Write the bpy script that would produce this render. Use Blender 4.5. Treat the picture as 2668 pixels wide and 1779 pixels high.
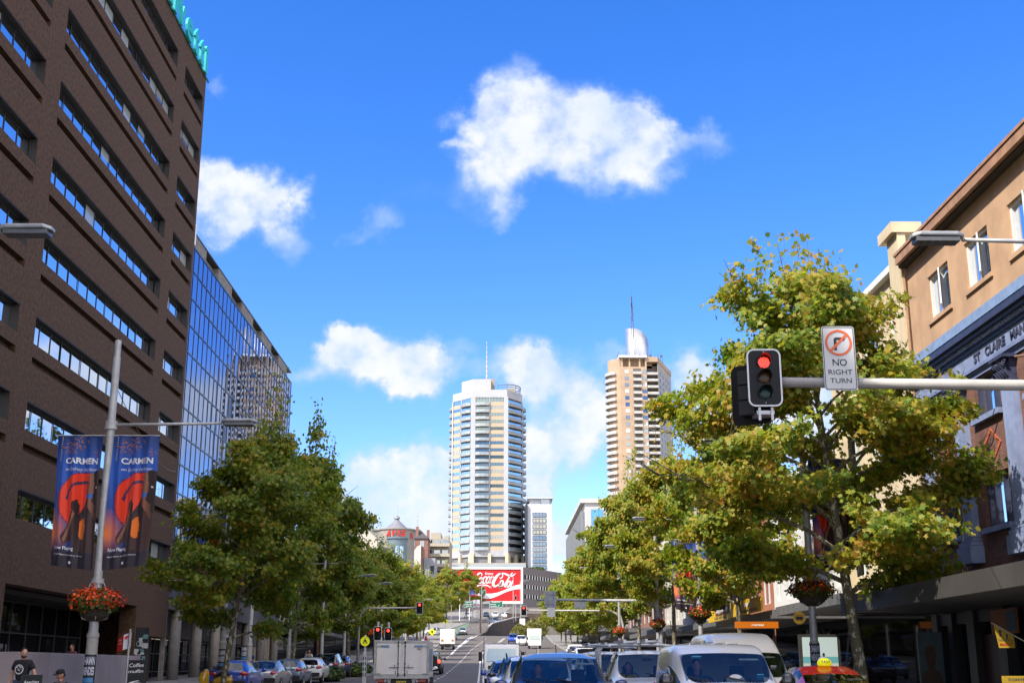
import bpy, bmesh, math, random
import numpy as np
from mathutils import Vector, Matrix
for _o in list(bpy.data.objects): bpy.data.objects.remove(_o)
SC = bpy.context.scene
COL = SC.collection
R = math.radians
PI = math.pi
rnd = random.Random(7)
# ------------------------------------------------------------------ camera
cam = bpy.data.objects.new('camera', bpy.data.cameras.new('camera')); COL.objects.link(cam)
cam.location = (0, 0, 1.4); cam.rotation_euler = (R(90 + 15.014), 0, R(-0.573))
cam.data.sensor_width = 36; cam.data.lens = 42.857; cam.data.clip_end = 6000; cam.data.clip_start = .1
SC.camera = cam
# ------------------------------------------------------------------ exposure
SC.view_settings.view_transform = 'Standard'; SC.view_settings.look = 'None'
SC.view_settings.gamma = 1; SC.view_settings.use_curve_mapping = False
SC.view_settings.exposure = 0.75
SC.cycles.max_bounces = 7; SC.cycles.transparent_max_bounces = 10; SC.cycles.caustics_reflective = False; SC.cycles.caustics_refractive = False
# ------------------------------------------------------------------ sun
EL, AZ = R(46), R(38)
SUN = Vector((-math.cos(AZ) * math.cos(EL), -math.sin(AZ) * math.cos(EL), math.sin(EL)))
sl = bpy.data.lights.new('sun', 'SUN'); sl.energy = 4.6; sl.angle = R(.53); sl.color = (1, .93, .82)
so = bpy.data.objects.new('sun', sl); COL.objects.link(so); so.location = (-60, -40, 90)
so.rotation_euler = (-SUN).to_track_quat('-Z', 'Y').to_euler()
# ------------------------------------------------------------------ node helper
class NT:
    def __init__(s, tree): s.t = tree; s.n = tree.nodes; s.l = tree.links
    def add(s, kind, ins=None, **props):
        n = s.n.new(kind)
        for k, v in props.items(): setattr(n, k, v)
        for k, v in (ins or {}).items():
            if isinstance(v, bpy.types.NodeSocket): s.l.new(v, n.inputs[k])
            else: n.inputs[k].default_value = v
        return n
    def math(s, op, a, b=None, clamp=False):
        return s.add('ShaderNodeMath', {0: a, **({1: b} if b is not None else {})}, operation=op, use_clamp=clamp).outputs[0]
    def vmath(s, op, a, b=None, **kw):
        n = s.add('ShaderNodeVectorMath', {0: a, **({1: b} if b is not None else {})}, operation=op)
        for k, v in kw.items():
            n.inputs[k].default_value = v
        return n.outputs['Value'] if op in ('LENGTH', 'DOT_PRODUCT') else n.outputs[0]
    def mix(s, f, a, b, kind='RGBA', blend='MIX'):
        n = s.n.new('ShaderNodeMix'); n.data_type = kind; n.blend_type = blend
        o = {'RGBA': (0, 6, 7, 2), 'FLOAT': (0, 2, 3, 0)}[kind]
        for idx, v in zip(o[:3], (f, a, b)):
            if isinstance(v, bpy.types.NodeSocket): s.l.new(v, n.inputs[idx])
            else: n.inputs[idx].default_value = (*v, 1) if isinstance(v, tuple) and len(v) == 3 else v
        return n.outputs[o[3]]
    def rng(s, v, a, b, c=0., d=1., kind='SMOOTHSTEP'):
        return s.add('ShaderNodeMapRange', {0: v, 1: a, 2: b, 3: c, 4: d}, interpolation_type=kind).outputs[0]
    def noise(s, vec, scale, detail=4., rough=.55, out=0):
        return s.add('ShaderNodeTexNoise', {'Vector': vec, 'Scale': scale, 'Detail': detail, 'Roughness': rough}).outputs[out]
# ------------------------------------------------------------------ sky
W = bpy.data.worlds.new('World'); SC.world = W; W.use_nodes = True
T = NT(W.node_tree); T.n.clear()
tc = T.add('ShaderNodeTexCoord').outputs['Generated']
sky = T.add('ShaderNodeTexSky', sky_type='NISHITA', sun_disc=False, sun_elevation=EL, sun_rotation=R(232), altitude=30, air_density=1.0, dust_density=.35, ozone_density=2.2)
sep = T.add('ShaderNodeSeparateXYZ', {0: tc})
dx, dy, dz = sep.outputs
hs = T.add('ShaderNodeHueSaturation', {'Hue': .511, 'Saturation': 1.38, 'Value': 1.0, 'Color': sky.outputs[0]}).outputs[0]
skyc = T.mix(1., hs, (1.0, 1.02, 1.2), blend='MULTIPLY')
fw = T.math('MAXIMUM', dy, .02)
uu = T.math('DIVIDE', dx, fw); vv = T.math('DIVIDE', dz, fw)
cv = T.add('ShaderNodeCombineXYZ', {0: uu, 1: vv, 2: 0.}).outputs[0]
n1 = T.noise(cv, 22., 6., .6, 1)
n2 = T.noise(cv, 70., 4., .6, 1)
cv2 = T.vmath('ADD', cv, T.vmath('MULTIPLY', T.vmath('SUBTRACT', n1, (.5, .5, .5)), (.065, .055, 0)))
cv2 = T.vmath('ADD', cv2, T.vmath('MULTIPLY', T.vmath('SUBTRACT', n2, (.5, .5, .5)), (.010, .009, 0)))
BL = [(0.017,0.494,0.037,0.041,1),(0.054,0.469,0.058,0.041,1),(0.101,0.467,0.043,0.034,1),(0.124,0.45,0.035,0.038,0.9),(-0.012,0.475,0.027,0.036,0.9),(-0.0,0.446,0.042,0.032,0.75),(0.058,0.433,0.062,0.029,0.7),(0.115,0.421,0.046,0.027,0.6),(-0.011,0.404,0.029,0.033,0.72),(0.0,0.384,0.019,0.018,0.55),(0.184,0.453,0.023,0.02,0.6),(0.159,0.459,0.019,0.013,0.45),(-0.043,0.475,0.017,0.013,0.5),(-0.043,0.45,0.012,0.006,0.4),(-0.232,0.391,0.057,0.035,1.05),(-0.256,0.412,0.03,0.025,1),(-0.202,0.395,0.029,0.027,1),(-0.183,0.355,0.017,0.018,0.5),(-0.245,0.363,0.023,0.014,0.6),(-0.255,0.503,0.015,0.011,0.55),(-0.109,0.375,0.022,0.015,0.6),(-0.132,0.361,0.013,0.008,0.4),(-0.072,0.4,0.031,0.021,0.3),(-0.103,0.25,0.055,0.025,0.9),(-0.132,0.262,0.028,0.015,0.8),(-0.069,0.243,0.04,0.021,0.8),(-0.033,0.268,0.011,0.008,0.45),(0.015,0.251,0.041,0.019,0.75),(0.03,0.236,0.026,0.019,0.6),(0.059,0.213,0.055,0.041,0.62),(0.073,0.202,0.025,0.034,0.7),(0.1,0.262,0.022,0.013,0.5),(-0.085,0.14,0.054,0.04,0.95),(-0.059,0.165,0.027,0.024,1),(-0.099,0.108,0.06,0.028,1),(-0.049,0.126,0.032,0.04,1),(-0.164,0.235,0.022,0.015,0.5),(-0.11,0.151,0.021,0.018,0.5),(0.028,0.165,0.018,0.033,0.85),(0.049,0.165,0.032,0.022,0.5),(0.049,0.101,0.02,0.018,1),(0.029,0.129,0.018,0.029,0.5),(0.159,0.243,0.026,0.021,1),(0.201,0.202,0.051,0.041,1),(0.255,0.195,0.062,0.049,0.95),(0.257,0.29,0.028,0.011,0.4),(0.331,0.225,0.063,0.057,0.9),(0.405,0.233,0.059,0.042,0.8),(0.483,0.263,0.075,0.047,0.8)]
dens = 0.
for (bu, bv, ru, rv, s_) in BL:
    q = T.vmath('MULTIPLY', T.vmath('SUBTRACT', cv2, (bu, bv, 0)), (1 / (ru * 1.55), 1 / (rv * 1.55), 0))
    dens = T.math('ADD', T.rng(T.vmath('LENGTH', q), 1., .15, 0., s_ * (1.3 if bv < .3 else 1.)), dens)
fb = T.noise(cv, 30., 5., .55)
fb2 = T.noise(cv, 11., 3., .5)
d1 = T.math('MULTIPLY', T.math('MINIMUM', dens, 1.25), T.math('ADD', T.math('MULTIPLY', fb, 1.15), T.math('MULTIPLY', fb2, .35)))
a_f = T.rng(d1, .12, 1.08)
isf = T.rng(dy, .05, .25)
# unseen clouds in the rest of the sky, brightened as fill light
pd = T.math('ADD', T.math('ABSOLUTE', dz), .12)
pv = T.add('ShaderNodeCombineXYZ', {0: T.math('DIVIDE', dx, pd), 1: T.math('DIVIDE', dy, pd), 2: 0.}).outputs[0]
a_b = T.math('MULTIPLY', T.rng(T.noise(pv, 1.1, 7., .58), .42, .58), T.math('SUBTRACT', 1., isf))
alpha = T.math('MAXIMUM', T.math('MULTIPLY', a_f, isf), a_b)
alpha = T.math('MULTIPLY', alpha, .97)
ccol = T.mix(T.math('MULTIPLY', T.rng(d1, .40, 1.2), T.rng(T.noise(cv2, 16., 3., .5), .30, .62, .45, 1.)), (2.55, 3.15, 4.15), (4.1, 4.15, 4.25))
ccol = T.mix(isf, (12.5, 11.6, 10.6), ccol)  # clouds out of view set far brighter, to fill the shaded street
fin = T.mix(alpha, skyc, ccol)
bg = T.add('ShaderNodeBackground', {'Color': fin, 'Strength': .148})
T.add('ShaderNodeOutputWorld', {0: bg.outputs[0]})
# ------------------------------------------------------------------ materials
MATS = {}
def new_mat(name):
    m = bpy.data.materials.new(name); m.use_nodes = True
    t = NT(m.node_tree); t.n.clear(); MATS[name] = m
    return m, t
def mat(name, col, rough=.7, metal=0., var=.12, scale=3., bump=0., bscale=40., spec=.5, coat=0., col2=None, streak=0.):
    if name in MATS: return MATS[name]
    m, t = new_mat(name)
    oc = t.add('ShaderNodeTexCoord').outputs['Object']
    f = t.rng(t.noise(oc, scale, 6., .6), .3, .7)
    c2 = col2 or tuple(c * (1 - var * 1.6) for c in col)
    c1 = col if col2 else tuple(min(1, c * (1 + var)) for c in col)
    base = t.mix(f, c2, c1)
    if streak:
        st = t.noise(t.vmath('MULTIPLY', oc, (1.3, 1.3, .08)), 1.6, 5., .6)
        base = t.mix(t.rng(st, .52, .75, 0., streak), base, tuple(c * .35 for c in col))
    p = t.add('ShaderNodeBsdfPrincipled', {'Base Color': base, 'Roughness': rough, 'Metallic': metal, 'Specular IOR Level': spec, 'Coat Weight': coat, 'Coat Roughness': .03})
    if bump:
        b = t.add('ShaderNodeBump', {'Height': t.noise(oc, bscale, 5., .6), 'Strength': bump, 'Distance': .02})
        t.l.new(b.outputs[0], p.inputs['Normal'])
    t.add('ShaderNodeOutputMaterial', {0: p.outputs[0]})
    return m
def emis(name, col, st, base=(.02, .02, .02)):
    if name in MATS: return MATS[name]
    m, t = new_mat(name)
    p = t.add('ShaderNodeBsdfPrincipled', {'Base Color': (*base, 1), 'Roughness': .3, 'Emission Color': (*col, 1), 'Emission Strength': st})
    t.add('ShaderNodeOutputMaterial', {0: p.outputs[0]}); return m
def mirror_glass(name, refl=.6, tint=(.8, .9, 1.), base=(.012, .016, .02), wob=0., wscale=.5, rough=.02, fres=.35, cap=1.):
    if name in MATS: return MATS[name]
    m, t = new_mat(name)
    oc = t.add('ShaderNodeTexCoord').outputs['Object']
    d = t.add('ShaderNodeBsdfDiffuse', {'Color': (*base, 1)})
    g = t.add('ShaderNodeBsdfGlossy', {'Color': (*tint, 1), 'Roughness': rough})
    if wob:
        b = t.add('ShaderNodeBump', {'Height': t.noise(t.vmath('MULTIPLY', oc, (1, 1, .35)), wscale, 2., .5), 'Strength': wob, 'Distance': .1})
        t.l.new(b.outputs[0], g.inputs['Normal'])
    lw = t.add('ShaderNodeLayerWeight', {'Blend': fres}).outputs['Fresnel']
    mx = t.add('ShaderNodeMixShader', {0: t.math('MINIMUM', t.math('MAXIMUM', lw, refl), cap), 1: d.outputs[0], 2: g.outputs[0]})
    t.add('ShaderNodeOutputMaterial', {0: mx.outputs[0]}); return m
def car_glass():
    if 'car_glass' in MATS: return MATS['car_glass']
    m, t = new_mat('car_glass')
    tr = t.add('ShaderNodeBsdfTransparent', {'Color': (.50, .58, .60, 1)})
    g = t.add('ShaderNodeBsdfGlossy', {'Color': (.9, .95, 1, 1), 'Roughness': .01})
    ge = t.add('ShaderNodeNewGeometry')
    c = t.math('ABSOLUTE', t.vmath('DOT_PRODUCT', ge.outputs['Normal'], ge.outputs['Incoming']))
    fr_ = t.math('ADD', .075, t.math('MULTIPLY', .85, t.math('POWER', t.math('SUBTRACT', 1., c), 4.6)))
    mx = t.add('ShaderNodeMixShader', {0: t.math('MINIMUM', fr_, .95), 1: tr.outputs[0], 2: g.outputs[0]})
    t.add('ShaderNodeOutputMaterial', {0: mx.outputs[0]}); return m
def paint(name, col, metal=0.):
    if name in MATS: return MATS[name]
    m, t = new_mat(name)
    oc = t.add('ShaderNodeTexCoord').outputs['Object']
    z = t.add('ShaderNodeSeparateXYZ', {0: oc}).outputs[2]
    dirt = t.math('MULTIPLY', t.rng(t.noise(oc, 2.2, 6., .65), .45, .75), t.rng(z, .85, .2, .06, .5))
    base = t.mix(dirt, col, (.16, .13, .1))
    p = t.add('ShaderNodeBsdfPrincipled', {'Base Color': base, 'Roughness': .32, 'Metallic': metal, 'Coat Weight': .9, 'Coat Roughness': .03})
    t.add('ShaderNodeOutputMaterial', {0: p.outputs[0]}); return m
def leafmat(name, cols, trans=.35):
    m, t = new_mat(name)
    ri = t.add('ShaderNodeNewGeometry').outputs['Random Per Island']
    oc = t.add('ShaderNodeTexCoord').outputs['Object']
    cl = t.noise(oc, .45, 3., .5)
    f = t.math('ADD', t.math('MULTIPLY', ri, .62), t.math('MULTIPLY', t.rng(cl, .25, .75), .38))
    r = t.add('ShaderNodeValToRGB', {0: f}); e = r.color_ramp.elements
    while len(e) < len(cols): e.new(.5)
    for i, (pos, c) in enumerate(cols): e[i].position = pos; e[i].color = (*c, 1)
    bs = t.add('ShaderNodeBsdfPrincipled', {'Base Color': r.outputs[0], 'Roughness': .5, 'Specular IOR Level': .35})
    tr = t.add('ShaderNodeBsdfTranslucent', {'Color': t.mix(1., r.outputs[0], (1.5, 1.6, .7), blend='MULTIPLY')})
    mx = t.add('ShaderNodeMixShader', {0: trans, 1: bs.outputs[0], 2: tr.outputs[0]})
    t.add('ShaderNodeOutputMaterial', {0: mx.outputs[0]}); return m
def brickmat(name, c1, c2, mortar, sx=.23, sz=.076, axis='YZ'):
    m, t = new_mat(name)
    s = t.add('ShaderNodeSeparateXYZ', {0: t.add('ShaderNodeTexCoord').outputs['Object']})
    v = t.add('ShaderNodeCombineXYZ', {0: s.outputs[1 if axis[0] == 'Y' else 0], 1: s.outputs[2], 2: 0.}).outputs[0]
    b = t.add('ShaderNodeTexBrick', {'Vector': v, 'Color1': (*c1, 1), 'Color2': (*c2, 1), 'Mortar': (*mortar, 1), 'Scale': 1., 'Mortar Size': .008, 'Brick Width': sx, 'Row Height': sz})
    n = t.noise(v, 1.2, 5., .6)
    col = t.mix(t.rng(n, .35, .75, 0., .5), b.outputs[0], tuple(c * .45 for c in c1))
    p = t.add('ShaderNodeBsdfPrincipled', {'Base Color': col, 'Roughness': .85})
    t.add('ShaderNodeOutputMaterial', {0: p.outputs[0]}); return m
white_paint = lambda: mat('white_paint', (.72, .72, .70), .6, var=.06, streak=.12)
dark = lambda: mat('dark_void', (.012, .012, .014), .8)
steel = lambda: mat('galvanised_steel', (.42, .43, .44), .45, .6, var=.1, scale=6)
greypole = lambda: mat('grey_painted_pole', (.40, .40, .40), .45, .2, var=.10, scale=5, streak=.25)
black = lambda: mat('black_plastic', (.015, .015, .017), .45, var=.2)
concrete = lambda: mat('concrete', (.33, .31, .28), .9, var=.15, scale=1.2, bump=.3, streak=.3)
winglass = lambda: mirror_glass('window_glass', .28, (.8, .9, 1.), (.02, .025, .03), .02, 1.)
# ------------------------------------------------------------------ mesh builder
_FONT = {}
def text_geo(s, bold=0.):
    key = (s, bold)
    if key in _FONT: return _FONT[key]
    cu = bpy.data.curves.new('glyphs', 'FONT'); cu.body = s; cu.size = 1; cu.offset = bold; cu.fill_mode = 'BOTH'; cu.resolution_u = 3
    ob = bpy.data.objects.new('glyphs', cu); COL.objects.link(ob)
    dg = bpy.context.evaluated_depsgraph_get()
    me = bpy.data.meshes.new_from_object(ob.evaluated_get(dg))
    vs = [tuple(v.co) for v in me.vertices]; fs = [tuple(p.vertices) for p in me.polygons]
    bpy.data.objects.remove(ob); bpy.data.meshes.remove(me); bpy.data.curves.remove(cu)
    xs = [v[0] for v in vs] or [0]; ys = [v[1] for v in vs] or [0]
    _FONT[key] = (vs, fs, min(xs), max(xs), min(ys), max(ys))
    return _FONT[key]
ORG = {}
class MB:
    def __init__(s): s.v = []; s.f = []; s.m = []
    def add(s, vs, fs, mi=0):
        o = len(s.v); s.v += [tuple(v) for v in vs]
        s.f += [tuple(i + o for i in f) for f in fs]; s.m += [mi] * len(fs); return s
    def box(s, x0, x1, y0, y1, z0, z1, mi=0):
        vs = [(x, y, z) for z in (z0, z1) for y in (y0, y1) for x in (x0, x1)]
        return s.add(vs, [(0, 2, 3, 1), (4, 5, 7, 6), (0, 1, 5, 4), (2, 6, 7, 3), (0, 4, 6, 2), (1, 3, 7, 5)], mi)
    def obox(s, c, size, rz=0., mi=0, M=None):
        a = MB().box(-size[0] / 2, size[0] / 2, -size[1] / 2, size[1] / 2, -size[2] / 2, size[2] / 2)
        m = Matrix.Translation(c) @ (M if M else Matrix.Rotation(rz, 4, 'Z'))
        return s.add([m @ Vector(v) for v in a.v], a.f, mi)
    def quad(s, a, b, c, d, mi=0): return s.add([a, b, c, d], [(0, 1, 2, 3)], mi)
    def poly(s, pts, mi=0): return s.add(pts, [tuple(range(len(pts)))], mi)
    def ext(s, pts, vec, mi=0):
        n = len(pts); vec = Vector(vec)
        vs = [Vector(p) for p in pts] + [Vector(p) + vec for p in pts]
        return s.add(vs, [tuple(range(n))[::-1], tuple(range(n, 2 * n))] + [(i, (i + 1) % n, n + (i + 1) % n, n + i) for i in range(n)], mi)
    def tube(s, pts, radii, n=10, mi=0, caps=True):
        pts = [Vector(p) for p in pts]
        if not isinstance(radii, (list, tuple)): radii = [radii] * len(pts)
        vs = []; fs = []; up = None
        for i, p in enumerate(pts):
            d = (pts[min(i + 1, len(pts) - 1)] - pts[max(i - 1, 0)])
            d = d.normalized() if d.length > 1e-9 else Vector((0, 0, 1))
            if up is None: up = Vector((0, 0, 1)) if abs(d.z) < .9 else Vector((1, 0, 0))
            a = d.cross(up).normalized(); b = a.cross(d).normalized(); up = b
            for k in range(n):
                t = 2 * PI * k / n; vs.append(p + (a * math.cos(t) + b * math.sin(t)) * radii[i])
        for i in range(len(pts) - 1):
            for k in range(n):
                k2 = (k + 1) % n; fs.append((i * n + k, i * n + k2, (i + 1) * n + k2, (i + 1) * n + k))
        if caps: fs += [tuple(range(n))[::-1], tuple((len(pts) - 1) * n + k for k in range(n))]
        return s.add(vs, fs, mi)
    def cyl(s, p0, p1, r0, r1=None, n=16, mi=0): return s.tube([p0, p1], [r0, r0 if r1 is None else r1], n, mi)
    def lathe(s, prof, c=(0, 0, 0), n=20, mi=0):
        vs = []; fs = []
        for r, z in prof:
            for k in range(n):
                t = 2 * PI * k / n; vs.append((c[0] + r * math.cos(t), c[1] + r * math.sin(t), c[2] + z))
        for i in range(len(prof) - 1):
            for k in range(n):
                k2 = (k + 1) % n; fs.append((i * n + k, i * n + k2, (i + 1) * n + k2, (i + 1) * n + k))
        fs += [tuple(range(n))[::-1], tuple((len(prof) - 1) * n + k for k in range(n))]
        return s.add(vs, fs, mi)
    def sphere(s, c, r, n=14, m=9, mi=0, top=1.):
        if not isinstance(r, (tuple, list)): r = (r, r, r)
        prof = [(max(math.sin(PI * i / m), .003), -math.cos(PI * i / m)) for i in range(m + 1)]
        a = MB().lathe(prof, (0, 0, 0), n)
        return s.add([(c[0] + v[0] * r[0], c[1] + v[1] * r[1], c[2] + v[2] * r[2]) for v in a.v], a.f, mi)
    def text(s, t, org, xd, yd, h, w=None, depth=0., mi=0, bold=0., align='c', shear=0.):
        """org = baseline centre (or left); h = cap height; w = full width"""
        vs, fs, x0, x1, y0, y1 = text_geo(t, bold)
        if not vs: return s
        xd = Vector(xd).normalized(); yd = Vector(yd).normalized(); nd = xd.cross(yd)
        sy = h / .73; sx = (w / (x1 - x0)) if w else sy
        off = {'c': (x0 + x1) / 2, 'l': x0, 'r': x1}[align]
        P = [Vector(org) + xd * ((v[0] - off) * sx + shear * v[1] * sy) + yd * (v[1] * sy) for v in vs]
        if not depth: return s.add([p + nd * .004 for p in P], fs, mi)
        n = len(P); cnt = {}
        for f in fs:
            for i in range(len(f)):
                e = (f[i], f[(i + 1) % len(f)]); cnt[e] = 1
        side = [(a, b) for (a, b) in cnt if (b, a) not in cnt]
        return s.add([p + nd * depth for p in P] + P, list(fs) + [(b, a, a + n, b + n) for a, b in side], mi)
    def disc(s, c, nd, r, n=24, mi=0, xd=None):
        nd = Vector(nd).normalized(); a = nd.cross(Vector((0, 0, 1))).normalized() if abs(nd.z) < .9 else Vector((1, 0, 0)); b = a.cross(nd)
        return s.add([Vector(c) + (a * math.cos(2 * PI * k / n) + b * math.sin(2 * PI * k / n)) * r for k in range(n)], [tuple(range(n))], mi)
    def xf(s, M): s.v = [tuple(M @ Vector(v)) for v in s.v]; return s
    def merge(s, o, mi=None):
        k = len(s.v); s.v += o.v; s.f += [tuple(i + k for i in f) for f in o.f]; s.m += (o.m if mi is None else [mi] * len(o.f)); return s
    def mesh(s, name, mats, smooth=False, off=(0, 0, 0)):
        me = bpy.data.meshes.new(name)
        me.from_pydata([(v[0] - off[0], v[1] - off[1], v[2] - off[2]) for v in s.v], [], s.f)
        for m in (mats if isinstance(mats, (list, tuple)) else [mats]): me.materials.append(m)
        if any(s.m): me.polygons.foreach_set('material_index', s.m)
        if smooth: me.polygons.foreach_set('use_smooth', [True] * len(me.polygons))
        me.update(); return me
    def build(s, name, mats, parent=None, smooth=False, bevel=0., sub=0, world=False):
        off = ORG.get(parent.name, (0, 0, 0)) if (parent and world) else (0, 0, 0)
        o = bpy.data.objects.new(name, s.mesh(name, mats, smooth, off)); COL.objects.link(o)
        if parent: o.parent = parent
        if world: ORG[o.name] = off
        if bevel:
            b = o.modifiers.new('bevel', 'BEVEL'); b.width = bevel; b.segments = 2; b.limit_method = 'ANGLE'; b.angle_limit = R(40)
        if sub:
            b = o.modifiers.new('sub', 'SUBSURF'); b.levels = sub; b.render_levels = sub; b.boundary_smooth = 'PRESERVE_CORNERS'
        if smooth and bevel:
            pass
        return o
def thing(name, label, cat, loc=(0, 0, 0), rz=0., group=None):
    o = bpy.data.objects.new(name, None); COL.objects.link(o); o.empty_display_size = .3
    o.location = loc; o.rotation_euler = (0, 0, rz); o['label'] = label; o['category'] = cat
    if group: o['group'] = group
    ORG[o.name] = tuple(loc); return o
def tag(o, label, cat, group=None):
    o['label'] = label; o['category'] = cat
    if group: o['group'] = group
    return o
def struct(o): o['kind'] = 'structure'; return o
def dup(root, label=None, group=None, loc=None, rz=None, cat=None):
    r = root.copy(); COL.objects.link(r)
    if loc is not None: r.location = loc
    if rz is not None: r.rotation_euler = (0, 0, rz)
    if label: r['label'] = label
    if group: r['group'] = group
    if cat: r['category'] = cat
    for ch in list(root.children):
        c = ch.copy(); COL.objects.link(c); c.parent = r
        for g in list(ch.children):
            d = g.copy(); COL.objects.link(d); d.parent = c
    return r
PY = [-50, 0, 30, 49, 70, 97, 130, 160, 200, 230, 261, 300, 350, 430, 470, 3000]
PZ = [0, 0, 0, .2, .45, .95, 1.9, 3.0, 4.6, 6, 8, 11, 15, 21.5, 24, 24]
def P(y): return float(np.interp(y, PY, PZ))
# ------------------------------------------------------------------ ground, road, footpaths
YS = [-40, -20] + list(range(0, 52, 4)) + [50, 52, 54] + list(range(58, 90, 4)) + [90, 92, 94] + list(range(98, 264, 4)) + [262, 266] + list(range(270, 341, 5)) + [341] + list(range(346, 471, 8)) + [500]
YS = sorted(set(YS))
def kerbL(y): return float(np.interp(y, [50, 54, 90, 94, 200, 262, 290, 316, 341, 400, 470], [-9.6, -12.8, -12.8, -9.6, -10., -11.6, -11.4, -8.6, -5, 2, 6]))
def wallx(y): return float(np.interp(y, [240, 262, 283, 299, 332, 345, 400, 470], [9.6, -4.4, -2.6, -1.9, 3.6, 9, 16, 20]))
def edgeR(y): return 9.6 if y < 262 else wallx(y)
def zR(y): return P(y) if y <= 262 or y >= 341 else 8.08 + (y - 262) * .02
def strip(name, ys, fa, fb, fz, m, dz=0., nx=2):
    b = MB(); vs = []
    for y in ys:
        a, c = fa(y), fb(y)
        for k in range(nx): vs.append((a + (c - a) * k / (nx - 1), y, fz(y) + dz))
    fs = [(i * nx + k, i * nx + k + 1, (i + 1) * nx + k + 1, (i + 1) * nx + k) for i in range(len(ys) - 1) for k in range(nx - 1)]
    return b.add(vs, fs)
asphalt = mat('asphalt', (.120, .105, .090), .82, var=.16, scale=.6, bump=.4, bscale=60, col2=(.090, .078, .067))
pave = mat('footpath_paving', (.20, .19, .175), .85, var=.15, scale=1.5, bump=.2)
kerbst = mat('kerb_stone', (.27, .26, .24), .85)
soil = mat('ground_earth', (.12, .11, .09), .95)
linew = mat('road_line_paint', (.66, .65, .62), .7, var=.25, scale=9)
far = YS + [3000]
struct(strip('ground', far, lambda y: -1500, lambda y: edgeR(y) if y <= 500 else 10, P, soil, -.16).build('ground', soil))
struct(strip('ground', far, lambda y: (edgeR(y) if y <= 500 else 10), lambda y: 1500, zR, soil, -.16).build('ground', soil))
struct(strip('road', [y for y in YS if y <= 470], kerbL, edgeR, P, asphalt, 0, 5).build('road', asphalt))
struct(strip('tunnel_road', [y for y in YS if 262 <= y <= 340], wallx, lambda y: 9.6, zR, asphalt, 0).build('road', asphalt))
def kerbstrip(xa, xb, ys, name):
    b = MB()
    for i in range(len(ys) - 1):
        y0, y1 = ys[i], ys[i + 1]
        p = [(xa(y0), y0, P(y0) + .15), (xb(y0), y0, P(y0) + .15), (xb(y1), y1, P(y1) + .15), (xa(y1), y1, P(y1) + .15)]
        b.quad(*p); 
        for f in (xa, xb): b.quad((f(y0), y0, P(y0) - .15), (f(y1), y1, P(y1) - .15), (f(y1), y1, P(y1) + .15), (f(y0), y0, P(y0) + .15))
    return b
yl = [y for y in YS if y <= 470]; yr = [y for y in YS if y <= 262]
struct(kerbstrip(lambda y: -34, lambda y: kerbL(y) - .18, yl, 'f').build('footpath', pave))
struct(kerbstrip(lambda y: kerbL(y) - .177, lambda y: kerbL(y), yl, 'k').build('kerb', kerbst))
struct(kerbstrip(lambda y: 9.78, lambda y: 24, yr, 'f').build('footpath', pave))
struct(kerbstrip(lambda y: 9.6, lambda y: 9.777, yr, 'k').build('kerb', kerbst))
# painted lines
ln = MB()
def line(pts, w, dash=None, dz=.012):
    """pts: (x,y) polyline on the road; dash = (on, off)"""
    d = 0.; step = 1.
    for (xa, ya), (xb, yb) in zip(pts[:-1], pts[1:]):
        L = math.hypot(xb - xa, yb - ya); n = max(1, int(L / step))
        nx, ny = (yb - ya) / L * w / 2, -(xb - xa) / L * w / 2
        for i in range(n):
            t0, t1 = i / n, (i + 1) / n
            if dash is None or (d % (dash[0] + dash[1])) < dash[0]:
                q = [(xa + (xb - xa) * t, ya + (yb - ya) * t) for t in (t0, t1)]
                z = [P(q[0][1]) + dz, P(q[1][1]) + dz]
                ln.quad((q[0][0] - nx, q[0][1] - ny, z[0]), (q[0][0] + nx, q[0][1] + ny, z[0]), (q[1][0] + nx, q[1][1] + ny, z[1]), (q[1][0] - nx, q[1][1] - ny, z[1]))
            d += L / n
for o in (-.16, .16): line([(-.35 + o, 10), (-.9 + o, 60), (-1.45 + o, 102), (-2.0 + o, 142), (-2.2 + o, 170), (-1.6 + o, 205), (1. + o, 250)], .13)
line([(-3.9, 20), (-4.15, 80), (-4.2, 130), (-4.25, 185), (-3.6, 222), (-2.6, 250)], .14, (2, 3))
line([(-6.5, 14), (-6.2, 120), (-6.34, 166)], .14, (2, 3))
line([(-6.34, 166), (-6.6, 190), (-6.8, 217), (-6.29, 246), (-5.5, 258)], .3)
line([(-6.3, 166), (-6.55, 177), (-6.5, 217), (-5.8, 245), (-4.7, 262)], .22)
line([(-8.3, 206), (-8.5, 250), (-7.3, 290), (-3, 318), (2, 336)], .14, (2, 4))
line([(-9.3, 97), (-9.75, 200)], .12, (1, 0))
line([(3.0, 14), (2.4, 60), (1.6, 120), (1.8, 170), (4, 225)], .13, (2, 4))
line([(6.0, 14), (5.6, 60), (5.0, 120), (5.2, 170), (7, 225)], .13, (2, 4))
for y in range(226, 262, 4): line([(-8.6 + (y - 226) * .02, y), (-7.2, y + 1.4)], .3)
struct(ln.build('road_markings', linew))
gb = MB()
for i in range(12):
    y0 = 262 + i * 5; gb.quad((-10.4 + .02 * i, y0, P(y0) + .01), (-7.8 + .02 * i, y0, P(y0) + .01), (-7.8, y0 + 5, P(y0 + 5) + .01), (-10.4, y0 + 5, P(y0 + 5) + .01))
struct(gb.build('bus_lane', mat('green_road_surface', (.11, .17, .10), .85, var=.3, scale=1.)))
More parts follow.
